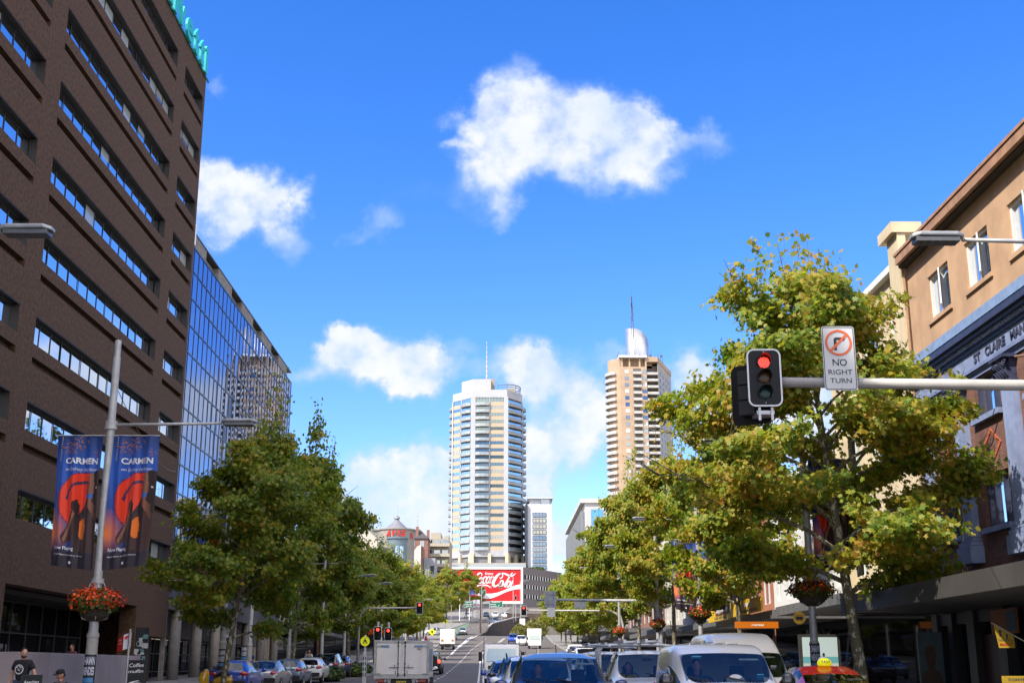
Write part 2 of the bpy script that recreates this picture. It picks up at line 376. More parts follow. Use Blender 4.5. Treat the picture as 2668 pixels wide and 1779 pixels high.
# traffic island nose and retaining wall
wl = MB(); ys_ = [262, 270, 276, 283, 291, 299, 307, 315, 324, 332, 341]
conw = mat('brown_retaining_wall', (.085, .062, .045), .9, var=.2, scale=.8, streak=.4)
for a, b_ in zip(ys_[:-1], ys_[1:]):
    for w0, w1 in ((0, .35),):
        xa, xb = wallx(a), wallx(b_)
        za, zb_ = P(a) + (.15 if a < 283 else .85), P(b_) + (.15 if b_ < 283 else .85)
        A = [(xa, a, zR(a) - .3), (xb, b_, zR(b_) - .3), (xb, b_, zb_), (xa, a, za)]
        wl.ext(A, (.35, 0, 0))
rw = tag(wl.build('retaining_wall', conw), 'low brown retaining wall rising along the edge of the uphill road', 'wall')
cp = MB()
for a, b_ in zip(ys_[3:-1], ys_[4:]):
    cp.ext([(wallx(a) - .1, a, P(a) + .86), (wallx(b_) - .1, b_, P(b_) + .86), (wallx(b_) - .1, b_, P(b_) + 1.06), (wallx(a) - .1, a, P(a) + 1.06)], (.55, 0, 0))
cp.build('wall_coping', concrete(), rw)
pw = MB().box(2, 40, 341, 342, 7, 16)
tag(pw.build('tunnel_portal_wall', conw), 'dark wall at the end of the lower road behind the hedge', 'wall')
# ------------------------------------------------------------------ brown office block
bt = mat('brown_precast', (.098, .049, .022), .95, var=.22, scale=6., bump=1., bscale=14, col2=(.038, .019, .010), streak=.3)
fr = mat('dark_frame_and_shade', (.022, .020, .020), .5)
BX = -20.0
blk = thing('office_block', 'tall brown precast office block with long recessed strip windows', 'building', (-20, 50, 0))
heads = [38.4 - 3.72 * k for k in range(9)]; OH = 1.22
bays = [(-3., 12.2), (14.05, 29.2), (31.0, 48.85), (50.7, 68.6), (70.42, 75.06)]
w = MB()
# piers
pe = [(-14, -3.)] + [(a[1], b[0]) for a, b in zip(bays[:-1], bays[1:])] + [(75.06, 75.5)]
zt, zb0 = 40.0, heads[-1] - OH
for a, b_ in pe: w.box(BX - .9, BX, a, b_, zb0, zt)
for a, b_ in bays:
    lv = [zt] + [z for h in heads for z in (h, h - OH)]
    for i in range(0, len(lv) - 1, 2):
        if i == 0: w.box(BX - .897, BX - .003, a, b_, lv[i + 1], lv[i])
        else:
            w.box(BX - .897, BX - .003, a, b_, lv[i] - .58, lv[i]); w.box(BX - .897, BX - .30, a, b_, lv[i] - .92, lv[i] - .58); w.box(BX - .897, BX - .003, a, b_, lv[i + 1], lv[i] - .92)
w.box(BX - 22, BX - .9, 75.2, 75.497, 0, zt); w.box(BX - 22, BX - .9, -14, -13.7, 0, zt); w.box(BX - 22, BX - .9, -13.7, 75.2, zt - .5, zt - .01)
w.box(BX - 22, BX - 21.7, -13.7, 75.2, 0, zt - .5)
for h in heads[1:]: w.box(BX - 21.7, BX - 1.3, -13.7, 75.2, h + .35, h + .6)
# lower band above the ground-floor opening
w.box(BX - .9, BX - .006, -14, 75.49, 4.75, zb0)
w.box(BX - .9, BX - .003, 70.3, 75.3, 3.2, 4.75); w.box(BX - .9, BX, 68.9, 70.3, 0, 4.75); w.box(BX - .9, BX, 48.85, 50.4, 0, 4.75) ; w.box(BX - .9, BX, 27, 31, 0, 4.75); w.box(BX - .9, BX, 9, 13, 0, 4.75)
w.build('wall', bt, blk, world=True)
for bi, (a, b_) in enumerate(bays):
    m = MB(); n = len(heads)
    m.box(BX - .35, BX - .02, a, b_, OH - .035, OH - .004).box(BX - .35, BX - .02, b_ - .03, b_ - .004, 0, OH - .036)  # added dark plates paint recess shade onto the soffit and far jamb
    nw = max(2, round((b_ - a) / 1.36)); st = (b_ - a) / nw; gx = BX - .36
    f = MB()
    for k in range(nw + 1): f.box(gx + .015, gx + .035, max(a, a + k * st - .03), min(b_, a + k * st + .03), 0, OH)
    f.box(gx + .015, gx + .034, a, b_, -.0, .04).box(gx + .015, gx + .034, a, b_, OH - .10, OH)
    F0 = L0 = None; ogl = mirror_glass('office_glass', .80, (.85, .90, .98), (.015, .018, .022), .03, .6); obl = mirror_glass('office_blind', .22, (.8, .85, .9), (.34, .36, .35), .0, .6)
    for hi, h in enumerate(heads):
        z = h - OH; g = MB()
        for k in range(nw):
            dxr = rnd.uniform(-.012, .012); y0_, y1_ = a + k * st, a + (k + 1) * st
            bl = rnd.uniform(.3, 1.) if (hi == 1 and rnd.random() < .85) or rnd.random() < .05 else 0
            zb_ = OH * (1 - bl)
            if bl: g.quad((gx, y0_, zb_), (gx, y1_, zb_), (gx, y1_, OH), (gx, y0_, OH), 1)
            if bl < .98: g.quad((gx + dxr, y0_, 0), (gx - dxr, y1_, 0), (gx - dxr, y1_, zb_), (gx + dxr, y0_, zb_))
        W_ = g.build('window', [ogl, obl], blk, world=True); W_.location.z = z
        if F0 is None:
            F0 = f.build('window_frame', fr, W_, world=True); L0 = m.build('reveal_shade_plate', fr, blk, world=True); L0.location.z = z
        else:
            d = F0.copy(); COL.objects.link(d); d.parent = W_
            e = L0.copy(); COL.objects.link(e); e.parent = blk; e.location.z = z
# dark interior backing + ground floor
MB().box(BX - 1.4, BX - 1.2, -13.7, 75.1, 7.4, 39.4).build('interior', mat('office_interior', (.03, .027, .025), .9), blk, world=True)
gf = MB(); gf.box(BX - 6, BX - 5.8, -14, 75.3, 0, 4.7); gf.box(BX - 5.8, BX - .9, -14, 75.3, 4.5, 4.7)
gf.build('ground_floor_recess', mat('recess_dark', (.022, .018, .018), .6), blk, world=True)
sf = MB(); 
for k in range(20): sf.box(BX - 3.05, BX - 2.98, 31 + k * 2, 31.08 + k * 2, .3, 4.5)
for z in (.3, 1.6, 3., 4.42): sf.box(BX - 3.04, BX - 2.99, 31, 69, z, z + .07)
sf.build('shopfront_frame', mat('shopfront_dark_frame', (.04, .038, .04), .4), blk, world=True)
MB().quad((BX - 3.1, 31, .3), (BX - 3.1, 69, .3), (BX - 3.1, 69, 4.5), (BX - 3.1, 31, 4.5)).build('shopfront_glass', mirror_glass('shop_glass', .05, (.7, .75, .8), (.008, .008, .010), fres=.12, cap=.09), blk, world=True)
nb = MB(); 
for k in range(4): nb.cyl((BX - .05, 44.6 - k * .0, 2.25 + k * .42), (BX - .05, 44.6, 2.5 + k * .42), .05, n=8)
nb.build('lantern', emis('white_lamp_glow', (1, .97, .9), 1.2, (.6, .6, .6)), blk, world=True)
rp = MB().box(BX - 14, BX - 8, 30, 60, 40, 43)
rp.build('roof_plant_room', bt, blk, world=True)
# turquoise roof letters
sg = thing('roof_sign', 'turquoise lettering along the top edge of the brown office block', 'sign', (-19.8, 70, 40))
y = 63.3; tq = mat('turquoise_sign_face', (.03, .42, .40), .35, var=.05); tqd = mat('turquoise_sign_return', (.01, .12, .11), .5)
for ch, wd in zip('olivetti', (1.55, .62, .62, 1.5, 1.55, 1.05, 1.05, .62)):
    b = MB().text(ch, (-19.92, y + wd / 2, 40.02), (0, 1, 0), (0, 0, 1), 2.02, wd, .16, 0, .035)
    b.v = [v for v in b.v]; b.build('letter', [tq], sg, world=True); y += wd + .42
MB().box(-20.0, -19.93, 62.8, 76., 39.95, 40.1).box(-20.3, -20.2, 62.8, 76, 40.4, 40.5).build('sign_rail', tqd, sg, world=True)
# ------------------------------------------------------------------ blue glass office building
gl = thing('glass_office', 'blue mirror-glass office building with dark grid mullions and grey column arcade', 'building', (-20.5, 98, 0))
def gx_(y): return -20.3 - (y - 76) * .003
Y0, Y1 = 75.6, 116.4; ncol = 32; zs = [6.6 + 1.83 * k for k in range(13)]; zs = [z for z in zs if z < 28.4]; ztop = 28.35
zs = zs + [ztop]
panes = MB(); st = (Y1 - Y0) / ncol
for i in range(ncol):
    for j in range(len(zs) - 1):
        ya, yb = Y0 + i * st, Y0 + (i + 1) * st; za, zb_ = zs[j], zs[j + 1]
        t1, t2 = rnd.gauss(0, .0035), rnd.gauss(0, .0035)
        xa, xb = gx_(ya), gx_(yb)
        # slightly bowed pane: 3 x 3 grid
        vs = []; bow = rnd.uniform(-.007, .007)
        for v in range(4):
            for u in range(4):
                s_, r_ = u / 3, v / 3
                vs.append((xa + (xb - xa) * s_ + t1 * (s_ - .5) + t2 * (r_ - .5) + bow * (1 - (2 * s_ - 1) ** 2) * (1 - .5 * (2 * r_ - 1) ** 2), ya + (yb - ya) * s_, za + (zb_ - za) * r_))
        panes.add(vs, [(v * 4 + u, v * 4 + u + 1, v * 4 + u + 5, v * 4 + u + 4) for v in range(3) for u in range(3)])
pg = panes.build('glazing', mirror_glass('curtain_wall_glass', .78, (.43, .50, .69), (.01, .018, .03), .012, .7, .005), gl, smooth=True, world=True)
ml = MB()
for i in range(ncol + 1): 
    yy = Y0 + i * st; ml.box(gx_(yy) + .004, gx_(yy) + .03, yy - .03, yy + .03, 6.6, ztop)
for z in zs:
    ww = .05 
    ml.ext([(gx_(Y0) + .011, Y0, z - ww), (gx_(Y0) + .034, Y0, z - ww), (gx_(Y0) + .034, Y0, z + ww), (gx_(Y0) + .011, Y0, z + ww)], (gx_(Y1) - gx_(Y0), Y1 - Y0, 0))
ml.build('mullions', mat('navy_mullion', (.025, .035, .06), .4), gl, world=True)
pc = mat('parapet_concrete', (.21, .19, .165), .9, var=.15, streak=.35)
pp = MB(); k = 0; yy = Y0
while yy < Y1 - .5:
    d_ = 4.2; y2 = min(yy + d_, Y1)
    if k % 2 == 0: pp.ext([(gx_(yy) - .7, yy, ztop + .05), (gx_(yy) - .05, yy, ztop + .05), (gx_(yy) - .05, yy, ztop + .98), (gx_(yy) - .7, yy, ztop + .98)], (gx_(y2) - gx_(yy), y2 - yy, 0))
    else: pp.ext([(gx_(yy) - .9, yy, ztop + .05), (gx_(yy) - .45, yy, ztop + .05), (gx_(yy) - .45, yy, ztop + .9), (gx_(yy) - .9, yy, ztop + .9)], (gx_(y2) - gx_(yy), y2 - yy, 0)); pp.box(gx_(yy) - .45, gx_(yy) - .04, yy + .02, yy + .4, ztop + .05, ztop + .96)
    yy = y2; k += 1
pp.build('parapet', pc, gl, world=True)
cpg = MB().ext([(gx_(Y0) - 1.0, Y0, ztop + 1.0), (gx_(Y0) - .02, Y0, ztop + 1.0), (gx_(Y0) - .02, Y0, ztop + 1.1), (gx_(Y0) - 1.0, Y0, ztop + 1.1)], (gx_(Y1) - gx_(Y0), Y1 - Y0, 0))
cpg.build('parapet_capping', mat('capping_dark', (.06, .06, .06), .5), gl, world=True)
MB().box(-38, -20.9, Y0 + .2, Y1, 4.7, ztop - .05).box(-20.36, -20.1, 75.51, 75.75, 0, 28.3).build('side_wall', pc, gl, world=True)
MB().box(-20.2, -20.02, 75.52, 75.9, 28.2, 29.6).build('corner_capping', white_paint(), gl, world=True)
cw = mat('arcade_column_render', (.20, .18, .165), .85, var=.1, streak=.25)
for i, yc in enumerate((78.2, 83.8, 89.3, 94.9, 100.5, 106.9, 113.2)):
    MB().lathe([(.36, 0), (.36, 5.0)], (gx_(yc) + .1, yc, 0 + P(yc) * 0), 22).build('column', cw, gl, smooth=True, world=True)
bm_ = MB().ext([(gx_(Y0) - .75, Y0, 4.9), (gx_(Y0) + .3, Y0, 4.9), (gx_(Y0) + .3, Y0, 5.5), (gx_(Y0) - .75, Y0, 5.5)], (gx_(Y1) - gx_(Y0), Y1 - Y0, 0))
bm_.ext([(gx_(Y0) - .6, Y0, 5.5), (gx_(Y0) - .05, Y0, 5.5), (gx_(Y0) - .05, Y0, 6.6), (gx_(Y0) - .6, Y0, 6.6)], (gx_(Y1) - gx_(Y0), Y1 - Y0, 0))
bm_.build('arcade_beam', mat('arcade_beam_paint', (.10, .095, .10), .7, streak=.3), gl, world=True)
MB().box(-23.2, -21.8, 76, 116, 3.35, 4.85).build('fascia', mat('navy_fascia', (.018, .02, .03), .4), gl, world=True)
MB().quad((-23.0, 76, .3), (-23.0, 116, .3), (-23.0, 116, 3.3), (-23.0, 76, 3.3)).build('lobby_glass', mirror_glass('shop_glass'), gl, world=True)
lf = MB()
for k in range(21): lf.box(-22.99, -22.93, 76 + k * 1.9, 76.06 + k * 1.9, .3, 3.35)
for z in (1.2, 2.35): lf.box(-22.98, -22.94, 76, 116, z, z + .06)
lf.build('lobby_frame', mat('lobby_frame_grey', (.09, .10, .12), .4, .5), gl, world=True)
MB().text('155', (-21.79, 94.5, 3.85), (0, 1, 0), (0, 0, 1), .62, 1.6, 0, 0, .03).build('street_number', white_paint(), gl, world=True)
# ------------------------------------------------------------------ lower blocks on the left, behind the trees
def simple_block(name, label, x0, x1, y0, y1, h, wallm, rows, nwin, face='R', wh=1.5, ww=.62, cat='building', z0=None):
    z0 = P(y0) - .3 if z0 is None else z0
    t = thing(name, label, cat, ((x0 + x1) / 2, (y0 + y1) / 2, z0))
    X_ = x1 if face == 'R' else x0; sgn = 1 if face == 'R' else -1
    g = MB(); fsp = (h - 4) / max(1, rows); ysp = (y1 - y0) / nwin
    wl_ = MB()
    # wall built as strips around openings
    wl_.box(min(X_, X_ - sgn * .35), max(X_, X_ - sgn * .35), y0, y1, z0, z0 + 4.2)
    for r in range(rows):
        zb_ = z0 + 4.2 + r * fsp; zw0 = zb_ + (fsp - wh) * .45; zw1 = zw0 + wh
        xa, xb = min(X_, X_ - sgn * .35), max(X_, X_ - sgn * .35)
        wl_.box(xa, xb, y0, y1, zb_, zw0); wl_.box(xa, xb, y0, y1, zw1, zb_ + fsp)
        for k in range(nwin + 1):
            c = y0 + k * ysp; hw = ysp * (1 - ww) / 2
            wl_.box(xa, xb, max(y0, c - hw), min(y1, c + hw), zw0, zw1)
        for k in range(nwin):
            c = y0 + (k + .5) * ysp; hw = ysp * ww / 2
            gm = MB().quad((X_ - sgn * .2, c - hw, zw0), (X_ - sgn * .2, c + hw, zw0), (X_ - sgn * .2, c + hw, zw1), (X_ - sgn * .2, c - hw, zw1))
            gw = gm.build('window', winglass(), t, world=True)
            fm = MB()
            for e in (-hw, -.03, hw - .06): fm.box(X_ - sgn * .2 - .04, X_ - sgn * .2 + .04, c + e, c + e + .06, zw0, zw1)
            fm.box(X_ - sgn * .2 - .039, X_ - sgn * .2 + .039, c - hw, c + hw, zw0, zw0 + .06).box(X_ - sgn * .2 - .039, X_ - sgn * .2 + .039, c - hw, c + hw, zw1 - .06, zw1)
            fm.build('window_frame', white_paint(), gw, world=True)
    xa, xb = (x0, x1 - .35) if face == 'R' else (x0 + .35, x1)
    wl_.box(xa, xb, y0, y1, z0, z0 + h - .4)
    wl_.box(min(X_, X_ - sgn * .35), max(X_, X_ - sgn * .35), y0, y1, z0 + 4.2 + rows * fsp, z0 + h + .35)
    wl_.build('wall', wallm, t, world=True)
    MB().box(min(X_ - sgn * .4, X_ + sgn * .25), max(X_ - sgn * .4, X_ + sgn * .25), y0 - .05, y1 + .05, z0 + h + .35, z0 + h + .6).build('cornice', white_paint(), t, world=True)
    MB().box(min(X_ - sgn * .0, X_ + sgn * 3.2), max(X_, X_ + sgn * 3.2), y0 + .2, y1 - .2, z0 + 3.5, z0 + 3.85).build('awning', mat('grey_awning', (.12, .12, .125), .6), t, world=True)
    MB().quad((X_ + sgn * .01, y0 + .03, z0 + .5), (X_ + sgn * .01, y1 - .03, z0 + .5), (X_ + sgn * .01, y1 - .03, z0 + 3.5), (X_ + sgn * .01, y0 + .03, z0 + 3.5)).build('shopfront', mirror_glass('shop_glass'), t, world=True)
    return t
render_ = mat('cream_render', (.52, .45, .34), .85, streak=.2)
simple_block('terrace_block', 'low rendered shop block hidden behind the left street trees past the glass office', -36, -21.5, 122, 148, 10, mat('beige_render', (.34, .29, .23), .85, streak=.2), 2, 7)
simple_block('brick_block', 'red brick shop block further up the left side behind the trees', -36, -21, 149, 176, 11, brickmat('red_brick', (.20, .075, .05), (.26, .10, .07), (.3, .27, .24)), 2, 7)
simple_block('grey_block', 'grey shop block up the hill on the left behind the trees', -36, -21, 177, 210, 10, mat('grey_render', (.27, .27, .27), .85, streak=.2), 2, 8)
simple_block('white_block', 'pale block up the hill on the left before the round corner tower', -38, -23, 212, 250, 12, mat('pale_render', (.5, .47, .42), .85, streak=.2), 3, 8)
# ------------------------------------------------------------------ mansion building on the right
RX = 14.5
tan = mat('tan_render', (.47, .30, .18), .88, var=.10, scale=.9, bump=.15, streak=.22)
bluep = mat('slate_blue_paint', (.17, .21, .36), .6, var=.12, scale=2, streak=.35)
bluel = mat('pale_blue_paint', (.22, .27, .42), .6, var=.12, scale=2, streak=.3)
navy = mat('navy_paint', (.032, .038, .08), .5)
brickr = brickmat('dark_brown_brick', (.15, .055, .04), (.21, .09, .06), (.16, .13, .11))
orange_br = mat('orange_brick_inlay', (.42, .10, .045), .8, var=.15, scale=8)
mn = thing('mansion_building', 'tan and slate-blue building with brick piers and carved name frieze', 'building', (14.5, 30, 0))
Ya, Yb = 10., 41.25
pil = [40.5, 37.25, 33.45, 29.65, 25.85, 22.05, 18.25, 14.45]
w = MB()
uw = [(37.4, 39.3), (34.1, 35.95), (30.8, 32.6), (27.4, 29.2), (24, 25.8), (20.6, 22.4), (17.2, 19), (13.8, 15.6)]
w.box(RX, RX + .4, Ya, Yb, 11.95, 12.7).box(RX, RX + .4, Ya, Yb, 14.2, 15.2)
e = [Ya] + [v for a in sorted(uw) for v in a] + [Yb]
for i in range(0, len(e), 2): w.box(RX, RX + .4, e[i], e[i + 1], 12.7, 14.2)
w.box(RX + .4, RX + 14, Ya, Yb, 3.4, 15.2)
w.build('upper_wall', tan, mn, world=True)
for a, b_ in uw:
    g = MB().quad((RX + .18, a, 12.7), (RX + .18, b_, 12.7), (RX + .18, b_, 14.2), (RX + .18, a, 14.2)).build('window', mirror_glass('upper_window_glass', .35, (.8, .9, 1), (.03, .035, .04), .02, 1.), mn, world=True)
    f = MB()
    for yy in (a, (a + b_) / 2 - .05, b_ - .1): f.box(RX + .08, RX + .2, yy, yy + .1, 12.7, 14.2)
    f.box(RX + .081, RX + .199, a, b_, 12.7, 12.8).box(RX + .081, RX + .199, a, b_, 14.1, 14.2)
    # one casement swung open
    mid = (a + b_) / 2
    f.build('window_frame', white_paint(), g, world=True)
    o0, o1 = Vector((RX + .06, mid, 12.84)), Vector((RX - .22, mid - .62, 12.84)); uz = Vector((0, 0, 1.22)); th = Vector((.04, -.02, 0))
    cs = MB(); cs.ext([o0 + (o1 - o0) * .1 + uz * .07, o0 + (o1 - o0) * .9 + uz * .07, o0 + (o1 - o0) * .9 + uz * .93, o0 + (o1 - o0) * .1 + uz * .93], th * .3, 1)
    for p0, p1, q0, q1 in ((0, .1, 0, 1), (.9, 1, 0, 1), (.1, .9, 0, .07), (.1, .9, .93, 1)): cs.ext([o0 + (o1 - o0) * p0 + uz * q0, o0 + (o1 - o0) * p1 + uz * q0, o0 + (o1 - o0) * p1 + uz * q1, o0 + (o1 - o0) * p0 + uz * q1], th)
    cs.build('open_casement', [white_paint(), MATS['upper_window_glass']], mn, world=True)
    MB().box(RX - .07, RX + .1, a - .12, b_ + .12, 12.55, 12.69).build('window_sill', tan, mn, world=True)
gt = MB(); gt.box(RX - .42, RX - .28, Ya, Yb - .1, 15.27, 15.62).box(RX - .46, RX - .30, Ya, Yb - .05, 15.58, 15.68)
gt.build('gutter', mat('tan_gutter_paint', (.36, .20, .11), .6), mn, world=True)
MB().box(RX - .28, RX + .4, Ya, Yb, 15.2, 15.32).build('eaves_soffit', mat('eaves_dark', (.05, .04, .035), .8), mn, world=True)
MB().ext([(RX - .44, Ya, 15.64), (RX + 6, Ya, 17.2), (RX + 6, Ya, 17.1), (RX - .3, Ya, 15.5)], (0, Yb - Ya, 0)).build('roof', mat('tile_roof', (.10, .06, .05), .8), mn, world=True)
MB().box(RX - .02, RX + .4, Ya, Yb, 11.3, 11.95).box(RX - .05, RX, Ya, Yb, 11.62, 11.66).build('parapet_band', mat('blue_parapet_paint', (.20, .29, .46), .6, var=.1, streak=.35), mn, world=True)
cn = MB().box(RX - .42, RX + .3, Ya, Yb, 11.12, 11.3).box(RX - .32, RX + .3, Ya, Yb, 11.0, 11.117).box(RX - .12, RX + .3, Ya, Yb, 10.74, 10.87)
cn.build('cornice', navy, mn, world=True)
dn = MB(); yy = Ya
while yy < Yb: dn.box(RX - .22, RX - .1, yy, yy + .09, 10.87, 10.99); yy += .18
dn.build('dentils', bluel, mn, world=True)
MB().box(RX - .06, RX + .3, Ya, Yb, 10.22, 10.74).build('frieze', bluel, mn, world=True)
ar = MB().box(RX - .10, RX + .3, Ya, Yb, 10.06, 10.12).box(RX - .16, RX + .3, Ya, Yb, 10.12, 10.22).box(RX - .05, RX + .3, Ya, Yb, 9.93, 10.06)
ar.build('architrave', bluep, mn, world=True)
for s_, y0_, wd in (('ST', 35.85, .5), ('CLAIRE', 34.95, 1.45), ('MANSIONS', 33.1, 2.2)):
    tx = MB().text(s_, (RX - .065, y0_, 10.36), (0, -1, 0), (0, 0, 1), .27, wd, .03, 0, .01, align='l')
    tx.build('carved_word', mat('frieze_letter_blue', (.045, .05, .09), .6), mn, world=True)
br = MB(); lowz = [(4.6, 5.42), (6.95, 8.7), (9.9, 9.93)]
br.box(RX, RX + .35, Ya, Yb, 3.5, 5.42).box(RX, RX + .35, Ya, Yb, 6.95, 8.7).box(RX, RX + .35, Ya, Yb, 9.88, 9.94)
bw = [(a - .5, b_ + .5) for a, b_ in zip(pil[1:], pil[:-1])]
wv = [((a + b_) / 2 - .95, (a + b_) / 2 + .95) for a, b_ in bw]
e = [Ya] + [v for a in sorted(wv) for v in a] + [Yb]
for i in range(0, len(e), 2): br.box(RX, RX + .35, e[i], e[i + 1], 5.42, 6.95).box(RX, RX + .35, e[i], e[i + 1], 8.7, 9.88)
br.build('brick_wall', brickr, mn, world=True)
for a, b_ in wv:
    for z0, z1 in ((5.42, 6.95), (8.7, 9.88)):
        g = MB().quad((RX + .2, a, z0), (RX + .2, b_, z0), (RX + .2, b_, z1), (RX + .2, a, z1)).build('window', winglass(), mn, world=True)
        f = MB()
        for yy in (a, (a * 2 + b_) / 3, (a + 2 * b_) / 3, b_ - .08): f.box(RX + .12, RX + .22, yy, yy + .08, z0, z1)
        f.box(RX + .121, RX + .219, a, b_, z0, z0 + .08)
        f.build('window_frame', navy, g, world=True)
        MB().box(RX - .16, RX + .15, a - .1, b_ + .1, z0 - .17, z0 - .01).build('window_sill', bluel, mn, world=True)
    # orange brick lozenge between the storeys
    c = (a + b_) / 2; d_ = MB()
    for k in range(4):
        t0, t1 = k * PI / 2, (k + 1) * PI / 2
        o0, o1 = (c + .72 * math.cos(t0), 7.75 + .52 * math.sin(t0)), (c + .72 * math.cos(t1), 7.75 + .52 * math.sin(t1))
        i0, i1 = (c + .54 * math.cos(t0), 7.75 + .38 * math.sin(t0)), (c + .54 * math.cos(t1), 7.75 + .38 * math.sin(t1))
        d_.ext([(RX - .025, *o0), (RX - .025, *o1), (RX - .025, *i1), (RX - .025, *i0)], (.03, 0, 0))
    d_.build('brick_lozenge', orange_br, mn, world=True)
    MB().cyl((RX - 1.1, c - .9, 9.25), (RX, c - 1.5, 9.25), .035, n=6).cyl((RX - .1, c - 1.5, 9.12), (RX + .0, c - 1.5, 9.38), .03, n=6).build('flag_bracket', mat('rusty_bracket', (.16, .09, .06), .7), mn, world=True)
for yc in pil:
    p_ = MB().box(RX - .22, RX, yc - .36, yc + .36, 5.3, 9.2).build('pilaster', bluel, mn, world=True)
    b = MB().box(RX - .26, RX, yc - .40, yc + .40, 5.22, 5.30).box(RX - .36, RX, yc - .5, yc + .5, 4.98, 5.10).box(RX - .30, RX, yc - .46, yc + .46, 5.12, 5.2).box(RX - .42, RX, yc - .56, yc + .56, 4.45, 4.96)
    b.build('pilaster_base', bluel, p_, world=True)
    MB().box(RX - .33, RX, yc - .47, yc + .47, 5.099, 5.121).box(RX - .27, RX, yc - .42, yc + .42, 5.199, 5.221).build('base_dark_band', navy, p_, world=True)  # thin navy bands between the base steps
    c = MB()
    c.box(RX - .25, RX, yc - .39, yc + .39, 9.2, 9.27)
    for row, (zb_, hh, n_) in enumerate(((9.27, .26, 5), (9.45, .28, 4))):
        for k in range(n_):
            yy = yc + (k - (n_ - 1) / 2) * .16
            c.ext([(RX - .24, yy - .07, zb_), (RX - .24, yy + .07, zb_), (RX - .34 - .05 * row, yy + .05, zb_ + hh * .8), (RX - .42 - .05 * row, yy, zb_ + hh), (RX - .34 - .05 * row, yy - .05, zb_ + hh * .8)], (.06, 0, 0))
    for s_ in (-1, 1):
        for k in range(10):
            t = k / 9 * 1.6 * 2 * PI; r = .13 * (1 - .7 * k / 9)
            c.sphere((RX - .36, yc + s_ * (.34 + r * math.cos(t)), 9.74 + r * math.sin(t)), .035, 6, 4)
    c.box(RX - .44, RX, yc - .50, yc + .50, 9.85, 9.94)
    c.box(RX - .2, RX, yc - .34, yc + .34, 9.27, 9.85)
    c.build('pilaster_capital', mat('capital_navy', (.035, .04, .085), .6, var=.3, scale=9), p_, world=True)
# street awning
aw = MB().box(10.9, 10.98, 8, 39.7, 3.08, 3.58).box(10.98, RX, 39.6, 39.7, 3.08, 3.58)
aw.build('awning_fascia', mat('awning_grey', (.055, .052, .048), .55, var=.15, scale=.5, streak=.2), mn, world=True)
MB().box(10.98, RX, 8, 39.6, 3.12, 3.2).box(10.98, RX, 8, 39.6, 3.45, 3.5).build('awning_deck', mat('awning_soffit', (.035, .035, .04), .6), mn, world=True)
sh = MB().quad((RX + .15, 8, .15), (RX + .15, 41.2, .15), (RX + .15, 41.2, 3.12), (RX + .15, 8, 3.12))
sh.build('shopfront_glass', mirror_glass('shop_glass'), mn, world=True)
sc_ = MB()
for yc, hw in ((41.0, .25), (39.6, .2), (37.9, .3), (35.6, .3), (33.2, .3), (30.3, .3), (27, .3), (23.5, .3)): sc_.box(RX - .2, RX + .14, yc - hw, yc + hw, .15, 3.12)
sc_.box(RX - .12, RX + .12, 8, 41.2, .15, .6).box(RX - .1, RX + .12, 8, 41.2, 2.75, 3.11)
sc_.build('shopfront_pier', mat('navy_shopfront', (.012, .014, .022), .45), mn, world=True)
# red timber door bay and dim display inside the shop
MB().box(RX + .03, RX + .1, 36.0, 37.55, .15, 2.4).build('red_door', mat('dark_red_timber', (.05, .008, .006), .5), mn, world=True)
for k, c_ in enumerate(((.35, .3, .25), (.12, .04, .03), (.3, .28, .2), (.05, .1, .2), (.3, .2, .05))):
    MB().box(RX - .01, RX + .06, 33.8 + .3 * k, 33.95 + .3 * k, .7 + .07 * (k % 3), 1.0 + .1 * (k % 2)).build('shop_display', mat('display_%s' % 'abcde'[k], c_, .6), mn, world=True)
# posters, pennant and counter strip in front of the shop
pst = thing('shop_poster', 'orange and blue poster under the dark awning', 'poster', (14.2, 35, 2.4))
MB().box(14.2, 14.24, 34.15, 36.0, 2.35, 3.03).build('poster_board', mat('orange_poster', (.26, .075, .008), .5), pst, world=True)
MB().box(14.185, 14.198, 34.2, 34.85, 2.42, 2.98).build('poster_panel', mat('blue_poster', (.015, .06, .12), .5), pst, world=True)
fl = thing('pennant', 'yellow shop pennant hanging on a slanted rod under the awning', 'flag', (11.7, 29, 2))
MB().ext([(11.50, 29, 2.40), (11.94, 29.0, 2.13), (11.95, 29, 1.87), (11.58, 29, 1.87)], (0, .012, 0)).build('cloth', mat('pennant_yellow', (.40, .27, .015), .7), fl, world=True)
fp = MB().text('CONVENIENCE', (11.75, 28.995, 2.02), (1, 0, -.05), (0, 0, 1), .045, .34).text('MARKET', (11.76, 28.995, 1.92), (1, 0, 0), (0, 0, 1), .06, .32, 0, 1, .02)
fp.disc((11.63, 28.99, 2.24), (0, -1, 0), .035, 12).disc((11.78, 28.99, 2.15), (0, -1, 0), .03, 12).ext([(11.6, 28.99, 2.13), (11.67, 28.99, 2.13), (11.63, 28.99, 2.22)], (0, .002, 0)).ext([(11.75, 28.99, 2.07), (11.81, 28.99, 2.07), (11.78, 28.99, 2.14)], (0, .002, 0))
fp.build('pennant_print', [navy, mat('print_red', (.5, .03, .02), .6)], fl, world=True)
MB().cyl((11.45, 29, 2.44), (12.25, 29, 1.98), .012, n=6).build('rod', steel(), fl, world=True)
ys2 = thing('counter_sign', 'low yellow strip sign at the right edge by the shop entrance', 'sign', (11, 26, 1.2))
MB().box(10.38, 11.4, 26, 26.03, 1.12, 1.26).build('sign_board', mat('strip_yellow', (.40, .26, .012), .6), ys2, world=True)
MB().text('CONVENIENCE', (10.85, 25.995, 1.16), (1, 0, 0), (0, 0, 1), .06, .7, 0, 0, .015).build('sign_lettering', navy, ys2, world=True)
